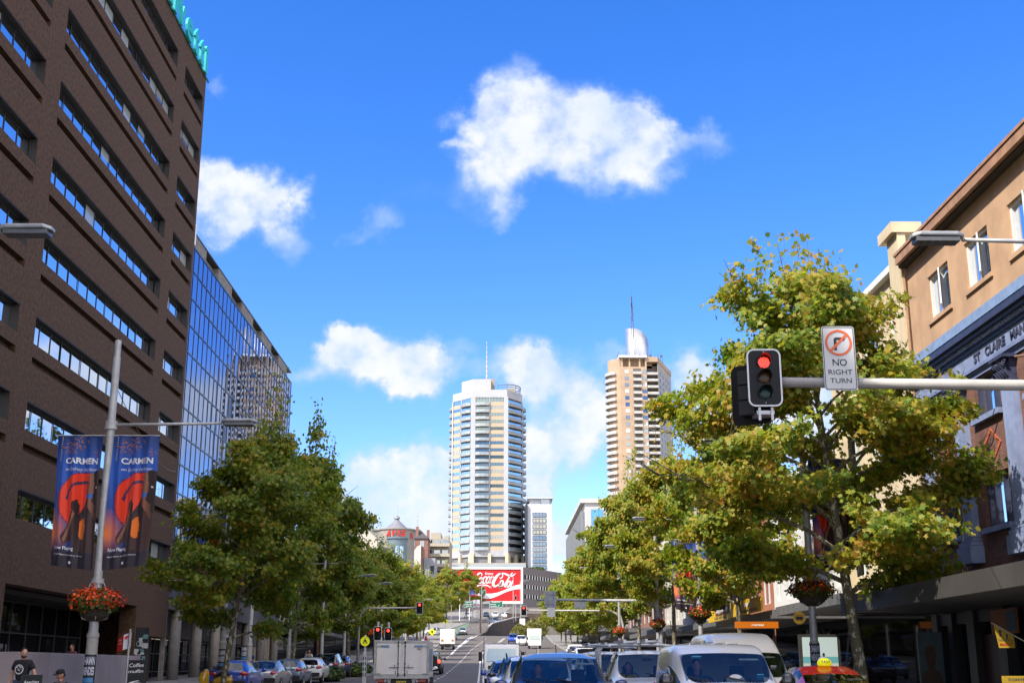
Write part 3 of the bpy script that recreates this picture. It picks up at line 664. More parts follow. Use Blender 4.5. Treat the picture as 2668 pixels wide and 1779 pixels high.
MB().cyl((10.5, 26.015, .15), (10.5, 26.015, 1.12), .02, n=8).cyl((11.3, 26.015, .15), (11.3, 26.015, 1.12), .02, n=8).box(10.4, 11.38, 26.005, 26.025, .3, 1.115).build('sign_stand', black(), ys2, world=True)
# cream building next door and the row of shops beyond it
cb = simple_block('cream_building', 'cream rendered building with parapet cornice beside the tan building', 14.6, 30, 41.35, 51.6, 15.2, mat('cream_wall', (.60, .50, .33), .85, var=.08, scale=.8, streak=.16), 3, 3, 'L', 1.95, .62, z0=0.)
pj_ = MB().box(14.3, 14.6, 41.36, 42.5, 3.9, 16.6).box(14.1, 15.2, 41.3, 42.9, 16.6, 17.0).box(14.38, 14.6, 50.4, 51.6, 3.9, 16.2)
pj_.box(14.35, 14.6, 42.5, 50.4, 12.9, 13.15).box(14.38, 14.6, 42.5, 50.4, 8.6, 8.8)
pj_.build('corner_pier', mat('cream_wall', (0, 0, 0)), cb, world=True)
hd = MB()
for k in range(3):
    c = 41.35 + (k + .5) * 10.25 / 3
    hd.ext([(14.35, c - 1.35, 11.9), (14.35, c + 1.35, 11.9), (14.35, c + 1.1, 12.5), (14.35, c, 12.8), (14.35, c - 1.1, 12.5)], (.25, 0, 0))
hd.build('window_pediment', mat('cream_wall', (0, 0, 0)), cb, world=True)
MB().cyl((14.42, 41.3, 3.5), (14.42, 41.3, 15.2), .05, n=8).build('downpipe', mat('tan_gutter_paint', (0, 0, 0)), cb, world=True)
wb = simple_block('white_building', 'white painted shop building with brown windows above a yellow awning sign', 14.6, 28, 51.8, 66, 10.2, mat('white_render', (.62, .62, .60), .8, var=.06, streak=.15), 2, 6, 'L', 1.6, .45)
zz = P(58)
ys3 = thing('awning_sign', 'yellow sign with white script along the edge of an awning behind the second tree', 'sign', (10.98, 59, zz + 3.7))
MB().ext([(10.98, 52.2, 3.76), (10.98, 65.6, 3.72), (10.98, 65.6, 4.50), (10.98, 52.2, 4.36)], (.08, 0, 0)).build('sign_board', mat('awning_sign_yellow', (.66, .43, .02), .5), ys3, world=True)
MB().box(10.955, 10.978, 59.5, 63.2, 3.98, 4.46).build('sign_panel', mat('awning_sign_brown', (.13, .04, .015), .5), ys3, world=True)
a_ = MB().text('Bayswater', (10.95, 61.3, 4.10), (0, -1, 0), (0, 0, 1), .28, 3.2, 0, 0, .02, shear=.2).text('car rental', (10.975, 55.8, 4.06), (0, -1, 0), (0, 0, 1), .26, 3.6, 0, 0, .02, shear=.2)
a_.text('CAR RENTAL', (10.975, 62, 3.79), (0, -1, 0), (0, 0, 1), .14, 3.4, 0, 1, .02).text('bayswatercarrental.com.au', (10.975, 55.4, 3.83), (0, -1, 0), (0, 0, 1), .16, 4.8, 0, 1, .02)
a_.build('sign_lettering', [white_paint(), navy], ys3, world=True)
ob_ = thing('light_box', 'long glowing orange light box under the awning behind the white high-roof van', 'sign', (10.7, 52, 3.1))
MB().box(9.84, 11.62, 52, 52.25, 3.04, 3.30).build('case', emis('orange_lightbox', (1., .25, .005), .20, (.22, .06, .004)), ob_, world=True)
MB().text('rental', (10.75, 51.99, 3.13), (1, 0, 0), (0, 0, 1), .09, .5, 0, 0, .02).build('lettering', white_paint(), ob_, world=True)
MB().cyl((11.6, 52.1, 3.3), (11.6, 52.1, 3.8), .02, n=6).cyl((9.95, 52.1, 3.3), (9.95, 52.1, 3.9), .02, n=6).build('hanger', black(), ob_, world=True)
z_ = P(78) + 3.1
lm = thing('hanging_sign', 'white LA MAISON sign hanging below an awning behind the street trees', 'sign', (11.9, 78, z_))
MB().box(10.4, 12.35, 78, 78.12, 3.41, 3.80).build('sign_board', mat('sign_white', (.60, .63, .66), .5), lm, world=True)
MB().text('LA MAISON', (11.2, 77.99, 3.53), (1, 0, 0), (0, 0, 1), .17, 1.35, 0, 0, .0).text('furniture', (12.1, 77.99, 3.53), (1, 0, 0), (0, 0, 1), .07, .36, 0, 0, .0).build('sign_lettering', navy, lm, world=True)
MB().cyl((10.7, 78.06, 3.8), (10.7, 78.06, 4.3), .02, n=6).cyl((12.1, 78.06, 3.8), (12.1, 78.06, 4.3), .02, n=6).build('hanger', black(), lm, world=True)
simple_block('orange_shop', 'terracotta shop block with grey awning behind the third tree on the right', 14.6, 28, 66.2, 84, 9.2, mat('terracotta_render', (.36, .14, .08), .85, streak=.2), 2, 5, 'L')
simple_block('shop_block', 'pale shop block with shaded awning further up the right side', 14.6, 28, 84.2, 110, 9.8, mat('pale_render', (0, 0, 0)), 2, 8, 'L')
simple_block('brick_shop', 'red brick shop row halfway up the right side behind trees', 14.6, 28, 110.3, 142, 9.5, MATS['red_brick'], 2, 9, 'L')
simple_block('grey_shop', 'grey shop row up the right side hidden behind yellowing trees', 14.6, 28, 142.4, 185, 9.5, mat('grey_render', (0, 0, 0)), 2, 11, 'L')
simple_block('corner_shop', 'beige corner shop row at the top of the right-hand trees', 14.8, 28, 186, 226, 9.0, mat('beige_render', (0, 0, 0)), 2, 10, 'L')
# grey block with vertical fins
fb_ = thing('finned_block', 'grey office block with vertical fins and a blue banner above the right-hand trees', 'building', (28, 258, 6))
MB().box(16, 44, 230, 286, 5, 31.6).build('wall', mat('light_grey_concrete', (.46, .45, .43), .85, scale=.25, var=.05, streak=.12), fb_, world=True)
f = MB(); g = MB()
for k in range(26): f.box(15.3, 15.9, 231 + k * 2.1, 231.5 + k * 2.1, 9, 30.2)
f.build('fins', mat('grey_fin', (.22, .23, .24), .6), fb_, world=True)
g.box(15.9, 15.99, 230.5, 285.5, 9, 30).build('glazing', winglass(), fb_, world=True)
MB().box(15.2, 44.4, 229.6, 286.4, 31.6, 32.4).build('roof_slab', mat('light_grey_concrete', (0, 0, 0)), fb_, world=True)
MB().box(17.2, 19.4, 229.9, 229.97, 24, 30.4).build('banner', mat('blue_banner', (.08, .30, .62), .6), fb_, world=True)
for r in range(4):
    for k in range(5): MB().box(20.5 + k * 4.4, 23.4 + k * 4.4, 229.95, 229.99, 10 + r * 5, 12.8 + r * 5).build('window', winglass(), fb_, world=True)
# ------------------------------------------------------------------ round tan apartment tower
tw = thing('apartment_tower', 'tall tan apartment tower with curved balconies and a silver slanted dome on top', 'building', (54, 478, 24))
tanb = mat('tan_brickwork', (.40, .285, .19), .85, var=.08, scale=.3)
tang = mat('grey_tower_render', (.34, .31, .275), .85, var=.08, scale=.3)
balw = mat('balcony_white', (.42, .41, .39), .7, var=.08, scale=.5)
arc = [(47, 465)] + [(47.6 - 4.9 * math.sin(t), 470.2 + (-5.2 * math.cos(t))) for t in [R(x) for x in (20, 40, 60, 80, 100, 120, 140)]] 
plan = arc[::-1] + [(57.6, 465), (57.6, 468), (62, 468.6), (62, 465.5), (70.5, 490), (55, 497)]
b = MB().ext([(x, y, 20) for x, y in plan], (0, 0, 96)); b.build('wall', tanb, tw, world=True)
MB().ext([(62.02, 465.45, 20), (70.6, 490, 20), (70.2, 490.2, 20), (61.9, 466, 20)], (0, 0, 98)).build('side_wall', tang, tw, world=True)
cr = [(46.2, 463.9), (62.4, 464.6), (71, 490), (55, 498), (44.2, 486)]
MB().ext([(x, y, 116) for x, y in arc[::-1]] + [(48.5, 466.0, 116), (48.5, 497, 116)], (0, 0, 3.2)).build('curved_parapet', tanb, tw, world=True)
MB().ext([(x, y, 119.6) for x, y in ((46.6, 464.0), (57.6, 464.2), (57.6, 480), (46.6, 480))], (0, 0, .8)).build('roof_slab', white_paint(), tw, world=True)
MB().box(47.4, 48.2, 465, 466, 116, 119.6).box(50.6, 51.2, 465, 466, 116, 119.6).box(54.6, 55.2, 465, 466, 116, 119.6).box(57, 57.6, 465, 466, 116, 119.6).ext([(57.6, 465, 118), (62, 465, 118), (70.8, 490, 118), (60, 494, 118)], (0, 0, 2)).box(48, 60, 468, 485, 116, 119.5).build('crown_columns', tanb, tw, world=True)
sl_ = mat('balcony_void', (.13, .11, .095), .8)
fh = 2.62
for k in range(27):
    z = 113.0 - k * fh
    o = MB(); out = [(47.3 - 5.75 * math.sin(t), 470.2 + (-5.9 * math.cos(t))) for t in [R(x) for x in range(24, 151, 14)]]; inn = [(47.6 - 4.8 * math.sin(t), 470.2 + (-5.1 * math.cos(t))) for t in [R(x) for x in range(24, 151, 14)]]
    for i in range(len(out) - 1):
        o.ext([(*out[i], z), (*out[i + 1], z), (out[i + 1][0] + .15, out[i + 1][1] + .1, z), (out[i][0] + .15, out[i][1] + .1, z)], (0, 0, 1.0))
        o.ext([(*out[i], z - .02), (*out[i + 1], z - .02), (*inn[i + 1], z - .02), (*inn[i], z - .02)], (0, 0, -.18))
    o.build('balcony', balw, tw, world=True)
    d_ = MB()
    for i in range(1, len(out) - 2): 
        d_.ext([(inn[i][0] - .02, inn[i][1] - .02, z + .3), (inn[i + 1][0] - .02, inn[i + 1][1] - .02, z + .3), (inn[i + 1][0] + .3, inn[i + 1][1] + .3, z + .3), (inn[i][0] + .3, inn[i][1] + .3, z + .3)], (0, 0, 1.9))
    d_.box(52.15, 55.3, 464.98, 465.4, z - .1, z + 2.3).build('balcony_recess', sl_, tw, world=True)
    MB().box(52.1, 55.4, 463.9, 464.05, z - .2, z + .85).box(52.1, 55.4, 464.05, 464.97, z - .2, z - .02).build('balcony', balw, tw, world=True)
    MB().box(57.7, 62.0, 464.7, 464.85, z - .2, z + .75).box(57.7, 62, 464.85, 468.3, z - .25, z - .02).build('balcony', balw, tw, world=True)
    for xa in (48.9, 55.9):
        if k < 25: 
            MB().box(xa, xa + 1.6, 464.93, 464.99, z + .3, z + 1.75).build('window', winglass() if (k * 7 + int(xa)) % 3 else mat('blind_white', (.5, .5, .48), .7), tw, world=True)
    for q in range(3):
        t = .25 + q * .27
MB().box(57.7, 61.98, 468.0, 468.3, 40, 117).build('recess_back', sl_, tw, world=True)
sw = MB()
for k in range(26):
    for q in range(4):
        t = .16 + q * .22; z = 113.3 - k * fh
        c = Vector((62.05 + 8.5 * t, 465.5 + 24.5 * t, z)); dr = Vector((8.5, 24.5, 0)).normalized(); nr = Vector((24.5, -8.5, 0)).normalized()
        a = c - dr * .8; sw.quad(a + nr * .06, a + dr * 1.6 + nr * .06, a + dr * 1.6 + nr * .06 + Vector((0, 0, 1.4)), a + nr * .06 + Vector((0, 0, 1.4)))
o_ = sw.build('side_window', winglass(), tw, world=True); o_['kind'] = 'stuff'
# dome: half capsule cut by a falling curve
dm = MB(); NX = 14; rx_, ry_ = 4.65, 4.2; cx_, cy_ = 55.2, 474
vs = []; ring = 40
hf = lambda x: 6.0 + 7.6 * math.sqrt(max(0, 1 - ((x + rx_) / (2 * rx_)) ** 2.2))
for j in range(9):
    for k in range(ring):
        t = 2 * PI * k / ring; s_ = 1 if j < 2 else max(0., 1 - ((j - 1) / 7) ** 1.0)
        x, y = rx_ * math.cos(t), ry_ * math.sin(t)
        x2, y2 = x, y * s_
        vs.append((cx_ + x2, cy_ + y2, 119.8 + (0 if j == 0 else hf(x2) + (1 - s_ * s_) * .6)))
fs = [(j * ring + k, j * ring + (k + 1) % ring, (j + 1) * ring + (k + 1) % ring, (j + 1) * ring + k) for j in range(8) for k in range(ring)]
dm.add(vs, fs).build('dome', mat('silver_dome', (.46, .48, .52), .38, .75, var=.05, scale=.4), tw, smooth=True, world=True)
ms = MB(); 
for (a, b2, z0, z1) in ((.55, .45, 119.8, 134), (.45, .22, 134, 141), (.2, .12, 141, 146)):
    for sx, sy in ((-1, -1), (1, -1), (1, 1), (-1, 1)): ms.cyl((52.8 + sx * a, 469 + sy * a, z0), (52.8 + sx * b2, 469 + sy * b2, z1), .09, n=4)
    n_ = int((z1 - z0) / 1.1)
    for k in range(n_):
        za, zb_ = z0 + k * (z1 - z0) / n_, z0 + (k + 1) * (z1 - z0) / n_; r = a + (b2 - a) * k / n_
        s_ = 1 if k % 2 else -1
        ms.cyl((52.8 - s_ * r, 469 - r, za), (52.8 + s_ * r, 469 - r, zb_), .06, n=4)
for k in range(9): ms.obox((52.8 + rnd.uniform(-.5, .5), 468.6, 136 + k * .9), (.18, .3, .8))
ms.cyl((52.8, 469, 140), (52.8, 469, 148.5), .06, n=5)
ms.build('mast', mat('mast_dark', (.10, .095, .10), .5, .4), tw, world=True)
an = MB()
for k in range(14): 
    x = 46.5 + k * 1.45 + rnd.uniform(-.3, .3); an.cyl((x, 466 + (0 if x < 62 else (x - 62) * 2.2), 119.5), (x, 466 + (0 if x < 62 else (x - 62) * 2.2), 121 + rnd.uniform(0, 1.6)), .07, n=4)
    if k % 3 == 0: an.obox((x, 467, 120.8), (.9, .5, .9))
an.build('roof_antennas', mat('mast_dark', (0, 0, 0)), tw, world=True)
# ------------------------------------------------------------------ octagonal hotel tower behind the red billboard
ct = thing('hotel_tower', 'white octagonal high-rise with cream bands and stacked balconies above the red billboard', 'building', (-5, 490, 24))
wpan = mat('white_tower_panel', (.40, .41, .43), .6, var=.04, scale=.2)
beige = mat('beige_spandrel', (.44, .345, .24), .7, var=.05, scale=.3)
tglass = mirror_glass('tower_glass', .30, (.48, .60, .64), (.05, .08, .09))
rail = mirror_glass('balcony_glass', .14, (.72, .78, .80), (.26, .31, .32))
slab = mat('balcony_slab', (.48, .48, .48), .7, var=.05)
C_ = [(-19.1, 488.5), (-10.8, 479.2), (2.8, 479.2), (9.0, 488.5), (9.0, 500), (2.8, 508), (-10.8, 508), (-19.1, 500)]
FL, ZT = 2.87, 106.6
nf = 21
MB().ext([(x * .985 - .07, 490 + (y - 490) * .97, 38) for x, y in C_], (0, 0, ZT - 38)).build('core_wall', mat('tower_core_grey', (.17, .17, .18), .8), ct, world=True)  # core wall, a darker grey than the white panels
class Facet:
    def __init__(s, a, b):
        s.a = Vector((*a, 0)); d = Vector((*b, 0)) - s.a; s.L = d.length; s.d = d.normalized(); s.n = Vector((s.d.y, -s.d.x, 0))
    def p(s, u, o, z): return s.a + s.d * u + s.n * o + Vector((0, 0, z))
    def box(s, mb, u0, u1, o0, o1, z0, z1):
        return mb.ext([s.p(u0, o0, z0), s.p(u1, o0, z0), s.p(u1, o1, z0), s.p(u0, o1, z0)], (0, 0, z1 - z0))
    def bal(s, mb, u0, u1, dp, z, rl=None):
        um = (u0 + u1) / 2
        base = [s.p(u0, 0, z), s.p(u1, 0, z), s.p(u1, dp * .55, z), s.p(um + (u1 - u0) * .2, dp, z), s.p(um - (u1 - u0) * .2, dp, z), s.p(u0, dp * .55, z)]
        mb.ext(base, (0, 0, -.22))
        for i in range(1, 6):
            p0, p1 = base[i], base[(i + 1) % 6]
            if i == 5: p1 = base[0]
            nn = Vector((0, 0, 1)).cross(p1 - p0).normalized() * .05
            mb.ext([p0, p1, p1 + nn, p0 + nn], (0, 0, .98), 1); mb.ext([p0, p1, p1 + nn * 2.5, p0 + nn * 2.5], (0, 0, .07))
            mb.ext([p + Vector((0, 0, .98)) for p in (p0, p1, p1 + nn * 2, p0 + nn * 2)], (0, 0, .08))
FF, FLf, FRt, FSL, FSR = Facet(C_[1], C_[2]), Facet(C_[0], C_[1]), Facet(C_[2], C_[3]), Facet(C_[7], C_[0]), Facet(C_[3], C_[4])
fn = MB()
FF.box(fn, -.9, 1.0, -.5, .5, 43.5, ZT + .3); FF.box(fn, 12.3, 14.1, -.5, .5, 43.5, ZT + .3); FF.box(fn, 6.45, 6.85, -.3, .25, 43.5, ZT)
FLf.box(fn, -.4, .35, -.3, .3, 43.5, ZT); FLf.box(fn, 5.2, 5.6, -.2, .2, 43.5, ZT); FRt.box(fn, FRt.L - .6, FRt.L + .2, -.3, .3, 43.5, ZT)
fn.build('white_fins', wpan, ct, world=True)
sidebal = MB()
for k in range(nf):
    z = ZT - .3 - (k + 1) * FL
    b1 = MB(); FF.bal(b1, 1.05, 6.4, 1.5, z); b1.build('balcony', [slab, rail], ct, world=True)
    b2 = MB(); FLf.bal(b2, 5.6, FLf.L - .6, 1.7, z); b2.build('balcony', [slab, rail], ct, world=True)
    b3 = MB(); FRt.bal(b3, .3, FRt.L - .3, 1.7, z); b3.build('balcony', [slab, rail], ct, world=True)
    FSL.bal(sidebal, FSL.L - 5.5, FSL.L - .6, 1.6, z); FSR.bal(sidebal, .6, 5.5, 1.6, z)
    for fc, u0, u1, hz in ((FF, 6.9, 12.3, 1.25), (FLf, .4, 5.2, 1.25)):
        wn = MB(); n_ = 5; du = (u1 - u0) / n_
        for q in range(n_): fc.box(wn, u0 + q * du + .05, u0 + (q + 1) * du - .05, -.05, .02, z + 1.45, z + 1.45 + hz)
        wn.build('window', mirror_glass('tower_glass_dim', .12, (.5, .65, .7), (.03, .05, .06)) if (k * 5 + int(u0)) % 4 == 2 else mat('tower_blind', (.34, .36, .35), .7) if (k * 7 + int(u0)) % 9 == 4 else tglass, ct, world=True)
    for fc, u0, u1 in ((FF, 6.9, 12.3), (FLf, .35, 5.2)): fc.box(MB(), u0, u1, -.1, .05, z - .17, z + 1.4).build('spandrel', beige, ct, world=True)
    for fc, u0, u1 in ((FF, 1.1, 6.4), (FLf, 5.7, FLf.L - .7), (FRt, .3, FRt.L - .4)):
        dw = MB(); n_ = 5; du = (u1 - u0) / n_
        for q in range(n_): fc.box(dw, u0 + q * du + .05, u0 + (q + 1) * du - .05, .0, .03, z + .02, z + 2.35)
        dw.build('balcony_door', tglass if (k + int(u0)) % 3 else mirror_glass('tower_glass_dim'), ct, world=True)
s_ = sidebal.build('side_balcony', [slab, rail], ct, world=True); s_['kind'] = 'stuff'
tpw = MB(); 
for fc, u0, u1 in ((FF, 1.1, 6.4), (FF, 6.95, 12.2), (FLf, .4, 5.1), (FLf, 5.7, FLf.L - .7)):
    for q in range(4): fc.box(tpw, u0 + q * (u1 - u0) / 4 + .08, u0 + (q + 1) * (u1 - u0) / 4 - .08, -.02, .04, ZT - 2.9, ZT - .1)
tpw.build('top_window', tglass, ct, world=True)
cp_ = MB().ext([(x * 1.01, 490 + (y - 490) * 1.03, ZT) for x, y in C_], (0, 0, 3.2))
cp_.ext([(-15.5, 485), (-10.6, 479.4), (-3.8, 479.4), (-3.8, 495), (-15.5, 495)] and [(-15.6, 484.9, ZT + 3.2), (-10.6, 479.3, ZT + 3.2), (-3.7, 479.3, ZT + 3.2), (-3.7, 496, ZT + 3.2), (-15.6, 496, ZT + 3.2)], (0, 0, 4.4))
cp_.build('crown_parapet', wpan, ct, world=True)
MB().box(-6.6, -2.2, 483, 489, ZT + 3.2, ZT + 8.6).box(2, 6, 484, 488, ZT + 3.2, ZT + 4.8).build('plant_room', mat('plant_room_beige', (.30, .25, .19), .8), ct, world=True)
rg = MB(); rp_ = [(2.2 + 6.2 * math.cos(t), 488 + 8 * math.sin(t), ZT + 5.6) for t in [R(-120 + 12 * i) for i in range(17)]]
rg.tube(rp_, .22, 6); rg.tube([(x, y, z - .9) for x, y, z in rp_], .14, 6)
for p in rp_[::3]: rg.cyl((p[0], p[1], ZT + 2.8), (p[0], p[1], ZT + 5.6), .12, n=5)
rg.build('ring_rail', mat('blue_grey_steel', (.14, .18, .26), .5, .3), ct, world=True)
am = MB(); 
for k in range(16): am.cyl((-5.5, 484, ZT + 8.5 + k), (-5.5, 484, ZT + 9.5 + k), .26 - .012 * k, n=5, mi=k % 2)
am.build('mast', [mat('mast_red', (.5, .3, .28), .6), mat('mast_white', (.6, .6, .62), .6)], ct, world=True)
pdm = MB()
for fc in (FF, FLf, FRt):
    fc.box(pdm, 0, fc.L, .05, .3, 43.4, 45.9)
    for u in (0.1, fc.L * .5, fc.L - .1): fc.box(MB(), u - .6, u + .6, -.2, 1.2, 40, 44.6).build('podium_column', mat('cream_column', (.58, .50, .33), .8), ct, world=True)
pdm.build('podium_band', mat('podium_grey', (.36, .36, .37), .7), ct, world=True)
MB().box(-24, 10, 470, 505, 24, 40.3).build('podium', mat('podium_base', (.35, .33, .31), .8), ct, world=True)
tr_ = MB().box(-22.5, 9.3, 461, 461.1, 37.6, 38.9); tr_.build('terrace_rail', rail, ct, world=True)
MB().box(-23, 9.4, 460.8, 480, 24, 37.7).build('terrace', concrete(), ct, world=True)
# white slab block to its right
sb_ = thing('slab_block', 'plain white slab block with one column of windows right of the white high-rise', 'building', (15, 484, 34))
MB().box(10.8, 20.2, 474, 495, 34, 63.2).build('wall', mat('slab_white', (.50, .52, .55), .7, var=.04, scale=.3), sb_, world=True)
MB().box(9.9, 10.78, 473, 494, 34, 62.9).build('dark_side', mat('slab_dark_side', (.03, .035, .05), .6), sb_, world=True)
MB().box(10.6, 20.6, 473.4, 495.2, 65.3, 65.7).box(11.7, 19.8, 475, 494, 63.2, 65.3).build('roof_storey', mat('slab_white', (0, 0, 0)), sb_, world=True)
MB().box(16, 19.3, 474.5, 474.95, 63.3, 65.2).build('roof_window', winglass(), sb_, world=True)
for k in range(10):
    z = 59.8 - k * 2.22
    o = MB().box(12.8, 17.9, 473.85, 473.98, z - 1.53, z)
    wq = o.build('window', mat('slab_blind', (.35, .36, .33), .6) if k in (1, 2, 3) else winglass(), sb_, world=True)
    f = MB().box(12.7, 18, 473.77, 473.83, z - .08, z + .05).box(12.7, 18, 473.77, 473.83, z - 1.63, z - 1.51)
    for x in (12.7, 13.95, 15.2, 16.5, 17.85): f.box(x, x + .12, 473.77, 473.829, z - 1.51, z - .08)
    f.build('window_frame', fr, wq, world=True)
# ------------------------------------------------------------------ red billboard building
bb = thing('billboard', 'huge red soft-drink billboard with white script and a sweeping white ribbon', 'billboard', (-6, 450, 24))
redm = mat('billboard_red', (.62, .008, .012), .4, var=.06, scale=.3)
pn = MB(); x = -15.2
while x < 7.75: pn.box(x, x + .30, 450, 450.25, 25.0, 36.35); pn.box(x + .30, x + .38, 450.1, 450.25, 25.0, 36.35); x += .38
pn.build('red_panel', redm, bb, world=True)
MB().box(-23, 8.45, 449.7, 451, 36.35, 37.1).box(7.75, 8.45, 449.7, 451, 24.1, 36.35).box(-15.6, 7.75, 449.7, 451, 24.1, 24.98).build('frame', white_paint(), bb, world=True)
MB().box(-23, -15.25, 450, 450.3, 24.1, 36.3).build('side_panel', mat('billboard_purple', (.16, .08, .13), .5, var=.2, scale=.4), bb, world=True)
wh = mat('billboard_white', (.72, .72, .72), .5, var=.03)
def zx(px, py): return ((1013.8 + .11245 * px - 1147.6) * .1585, 36.92 - (1269.5 + .11245 * py - 1303) * .1551)
def ribbon(mb, pts, yy=449.9, sub=5):
    P_ = [np.array(p, float) for p in pts]; Q = []
    for i in range(len(P_) - 1):
        p0, p1, p2, p3 = P_[max(i - 1, 0)], P_[i], P_[i + 1], P_[min(i + 2, len(P_) - 1)]
        for k in range(sub):
            t = k / sub; Q.append(.5 * (2 * p1 + (p2 - p0) * t + (2 * p0 - 5 * p1 + 4 * p2 - p3) * t * t + (3 * p1 - p0 - 3 * p2 + p3) * t ** 3))
    Q.append(P_[-1]); vs = []
    for i, q in enumerate(Q):
        d = Q[min(i + 1, len(Q) - 1)][:2] - Q[max(i - 1, 0)][:2]; d = d / (np.linalg.norm(d) + 1e-9); n = np.array([-d[1], d[0]]) * q[2] / 2
        for s_ in (-1, 1):
            X_, Z_ = zx(q[0] + s_ * n[0], q[1] + s_ * n[1]); vs.append((X_, yy, Z_))
    n_ = len(vs); vs += [(v[0], yy + .14, v[2]) for v in vs]
    fs = []
    for i in range(len(Q) - 1):
        a = 2 * i; fs += [(a, a + 1, a + 3, a + 2), (a, a + 2, a + 2 + n_, a + n_), (a + 1, a + 1 + n_, a + 3 + n_, a + 3)]
    mb.add(vs, fs)
def ring_(mb, cx, cy, rx2, ry2, wd):
    ribbon(mb, [(cx + rx2 * math.cos(t) - .28 * ry2 * math.sin(t) * -1 * .0 + .30 * ry2 * math.sin(t), cy - ry2 * math.sin(t), wd * (1.25 + .55 * abs(math.cos(t)) - .5)) for t in [2 * PI * k / 12 for k in range(13)]], sub=3)
L = MB()
ribbon(L, [(815, 475, 8), (830, 430, 15), (790, 405, 24), (735, 450, 36), (695, 540, 44), (690, 620, 42), (735, 668, 30), (800, 650, 12)])
ring_(L, 800, 560, 34, 60, 22)
ribbon(L, [(922, 500, 20), (915, 478, 20), (870, 505, 28), (845, 575, 34), (865, 618, 26), (915, 595, 10)])
ring_(L, 955, 548, 34, 66, 24); ribbon(L, [(1030, 470, 20), (1000, 550, 28), (985, 605, 26), (1020, 600, 8)])
ribbon(L, [(1045, 493, 22), (1082, 488, 22)])
ribbon(L, [(1192, 495, 10), (1205, 520, 16), (1242, 490, 20), (1252, 440, 20), (1218, 415, 26), (1150, 452, 44), (1085, 545, 58), (1058, 620, 56), (1088, 678, 44), (1150, 655, 28), (1205, 575, 8)])
ribbon(L, [(1200, 418, 10), (1270, 412, 26), (1340, 440, 38), (1410, 470, 30), (1475, 450, 20), (1515, 412, 6)])
ring_(L, 1222, 625, 36, 66, 26)
ribbon(L, [(1462, 405, 8), (1440, 412, 16), (1390, 485, 26), (1330, 590, 32), (1290, 660, 32), (1312, 690, 18), (1345, 665, 8)])
ring_(L, 1372, 630, 32, 62, 24); ribbon(L, [(1462, 560, 22), (1425, 640, 28), (1412, 685, 22), (1452, 680, 8)])
ribbon(L, [(780, 665, 4), (850, 650, 18), (940, 660, 24), (990, 700, 14), (1030, 712, 5)])
L.build('script_lettering', wh, bb, world=True)
X_, Z_ = zx(980, 438); MB().text('Enjoy', (X_, 449.92, Z_), (1, 0, 0), (0, 0, 1), .82, 3.0, 0, 0, .015).build('small_lettering', wh, bb, world=True)
tp = [(500, 790), (640, 805), (900, 832), (1100, 822), (1250, 772), (1400, 702), (1550, 645), (1660, 632)]; bt_ = [(1660, 735), (1550, 733), (1420, 760), (1300, 803), (1150, 878), (1000, 935), (880, 925), (740, 865), (600, 800)]
rb = MB(); tq_ = [np.array(zx(*p)) for p in tp]; bq = [np.array(zx(*p)) for p in bt_[::-1]]
def samp(pts, n):
    xs = [p[0] for p in pts]; zs_ = [p[1] for p in pts]; X = np.linspace(xs[0], xs[-1], n); return X, np.interp(X, xs, zs_)
X1, Z1 = samp(tq_, 40); Z2 = np.interp(X1, [p[0] for p in bq], [p[1] for p in bq])
Z2 = np.minimum(Z2, Z1 - .02)
ker = np.ones(5) / 5; Z1 = np.convolve(np.pad(Z1, 2, 'edge'), ker, 'valid'); Z2 = np.convolve(np.pad(Z2, 2, 'edge'), ker, 'valid')
for i in range(39): rb.ext([(X1[i], 449.9, Z2[i]), (X1[i + 1], 449.9, Z2[i + 1]), (X1[i + 1], 449.9, Z1[i + 1]), (X1[i], 449.9, Z1[i])], (0, .12, 0))
rb.build('white_ribbon', wh, bb, world=True)
sbd = thing('car_park_block', 'grey block with rows of small openings beside the red billboard', 'building', (16, 470, 22))
MB().ext([(8.6, 451, 18), (24, 478, 18), (24, 500, 18), (8.6, 500, 18)], (0, 0, 19.2)).build('wall', mat('car_park_grey', (.16, .145, .15), .85), sbd, world=True)
f8 = Facet((8.6, 451), (24, 478))
for r in range(3):
    z = 34.6 - r * 3.5; ob2 = MB(); w2 = MB()
    for k in range(14):
        u = .8 + k * 2.1; f8.box(ob2, u, u + 1.55, -.2, .04, z - 1.5, z); f8.box(w2, u + 1.55, u + 2.1, .0, .12, z - 1.5, z)
    q = ob2.build('opening_row', dark(), sbd, world=True); w2.build('pier_row', white_paint(), q, world=True)
shp = thing('corner_shops', 'row of glazed shops under the red billboard', 'building', (-4, 452, 22))
MB().box(-24, 8.5, 451.2, 462, 17, 24.05).build('wall', mat('shop_white', (.45, .45, .46), .7), shp, world=True)
MB().box(-23, 8, 451.0, 451.15, 18, 22.0).build('shopfront', winglass(), shp, world=True)
fq = MB()
for k in range(12): fq.box(-23 + k * 2.8, -22.6 + k * 2.8, 450.8, 450.99, 17, 24)
fq.box(-24, 8.5, 449.2, 450.9, 22.1, 22.6)
fq.build('shop_awning', white_paint(), shp, world=True)
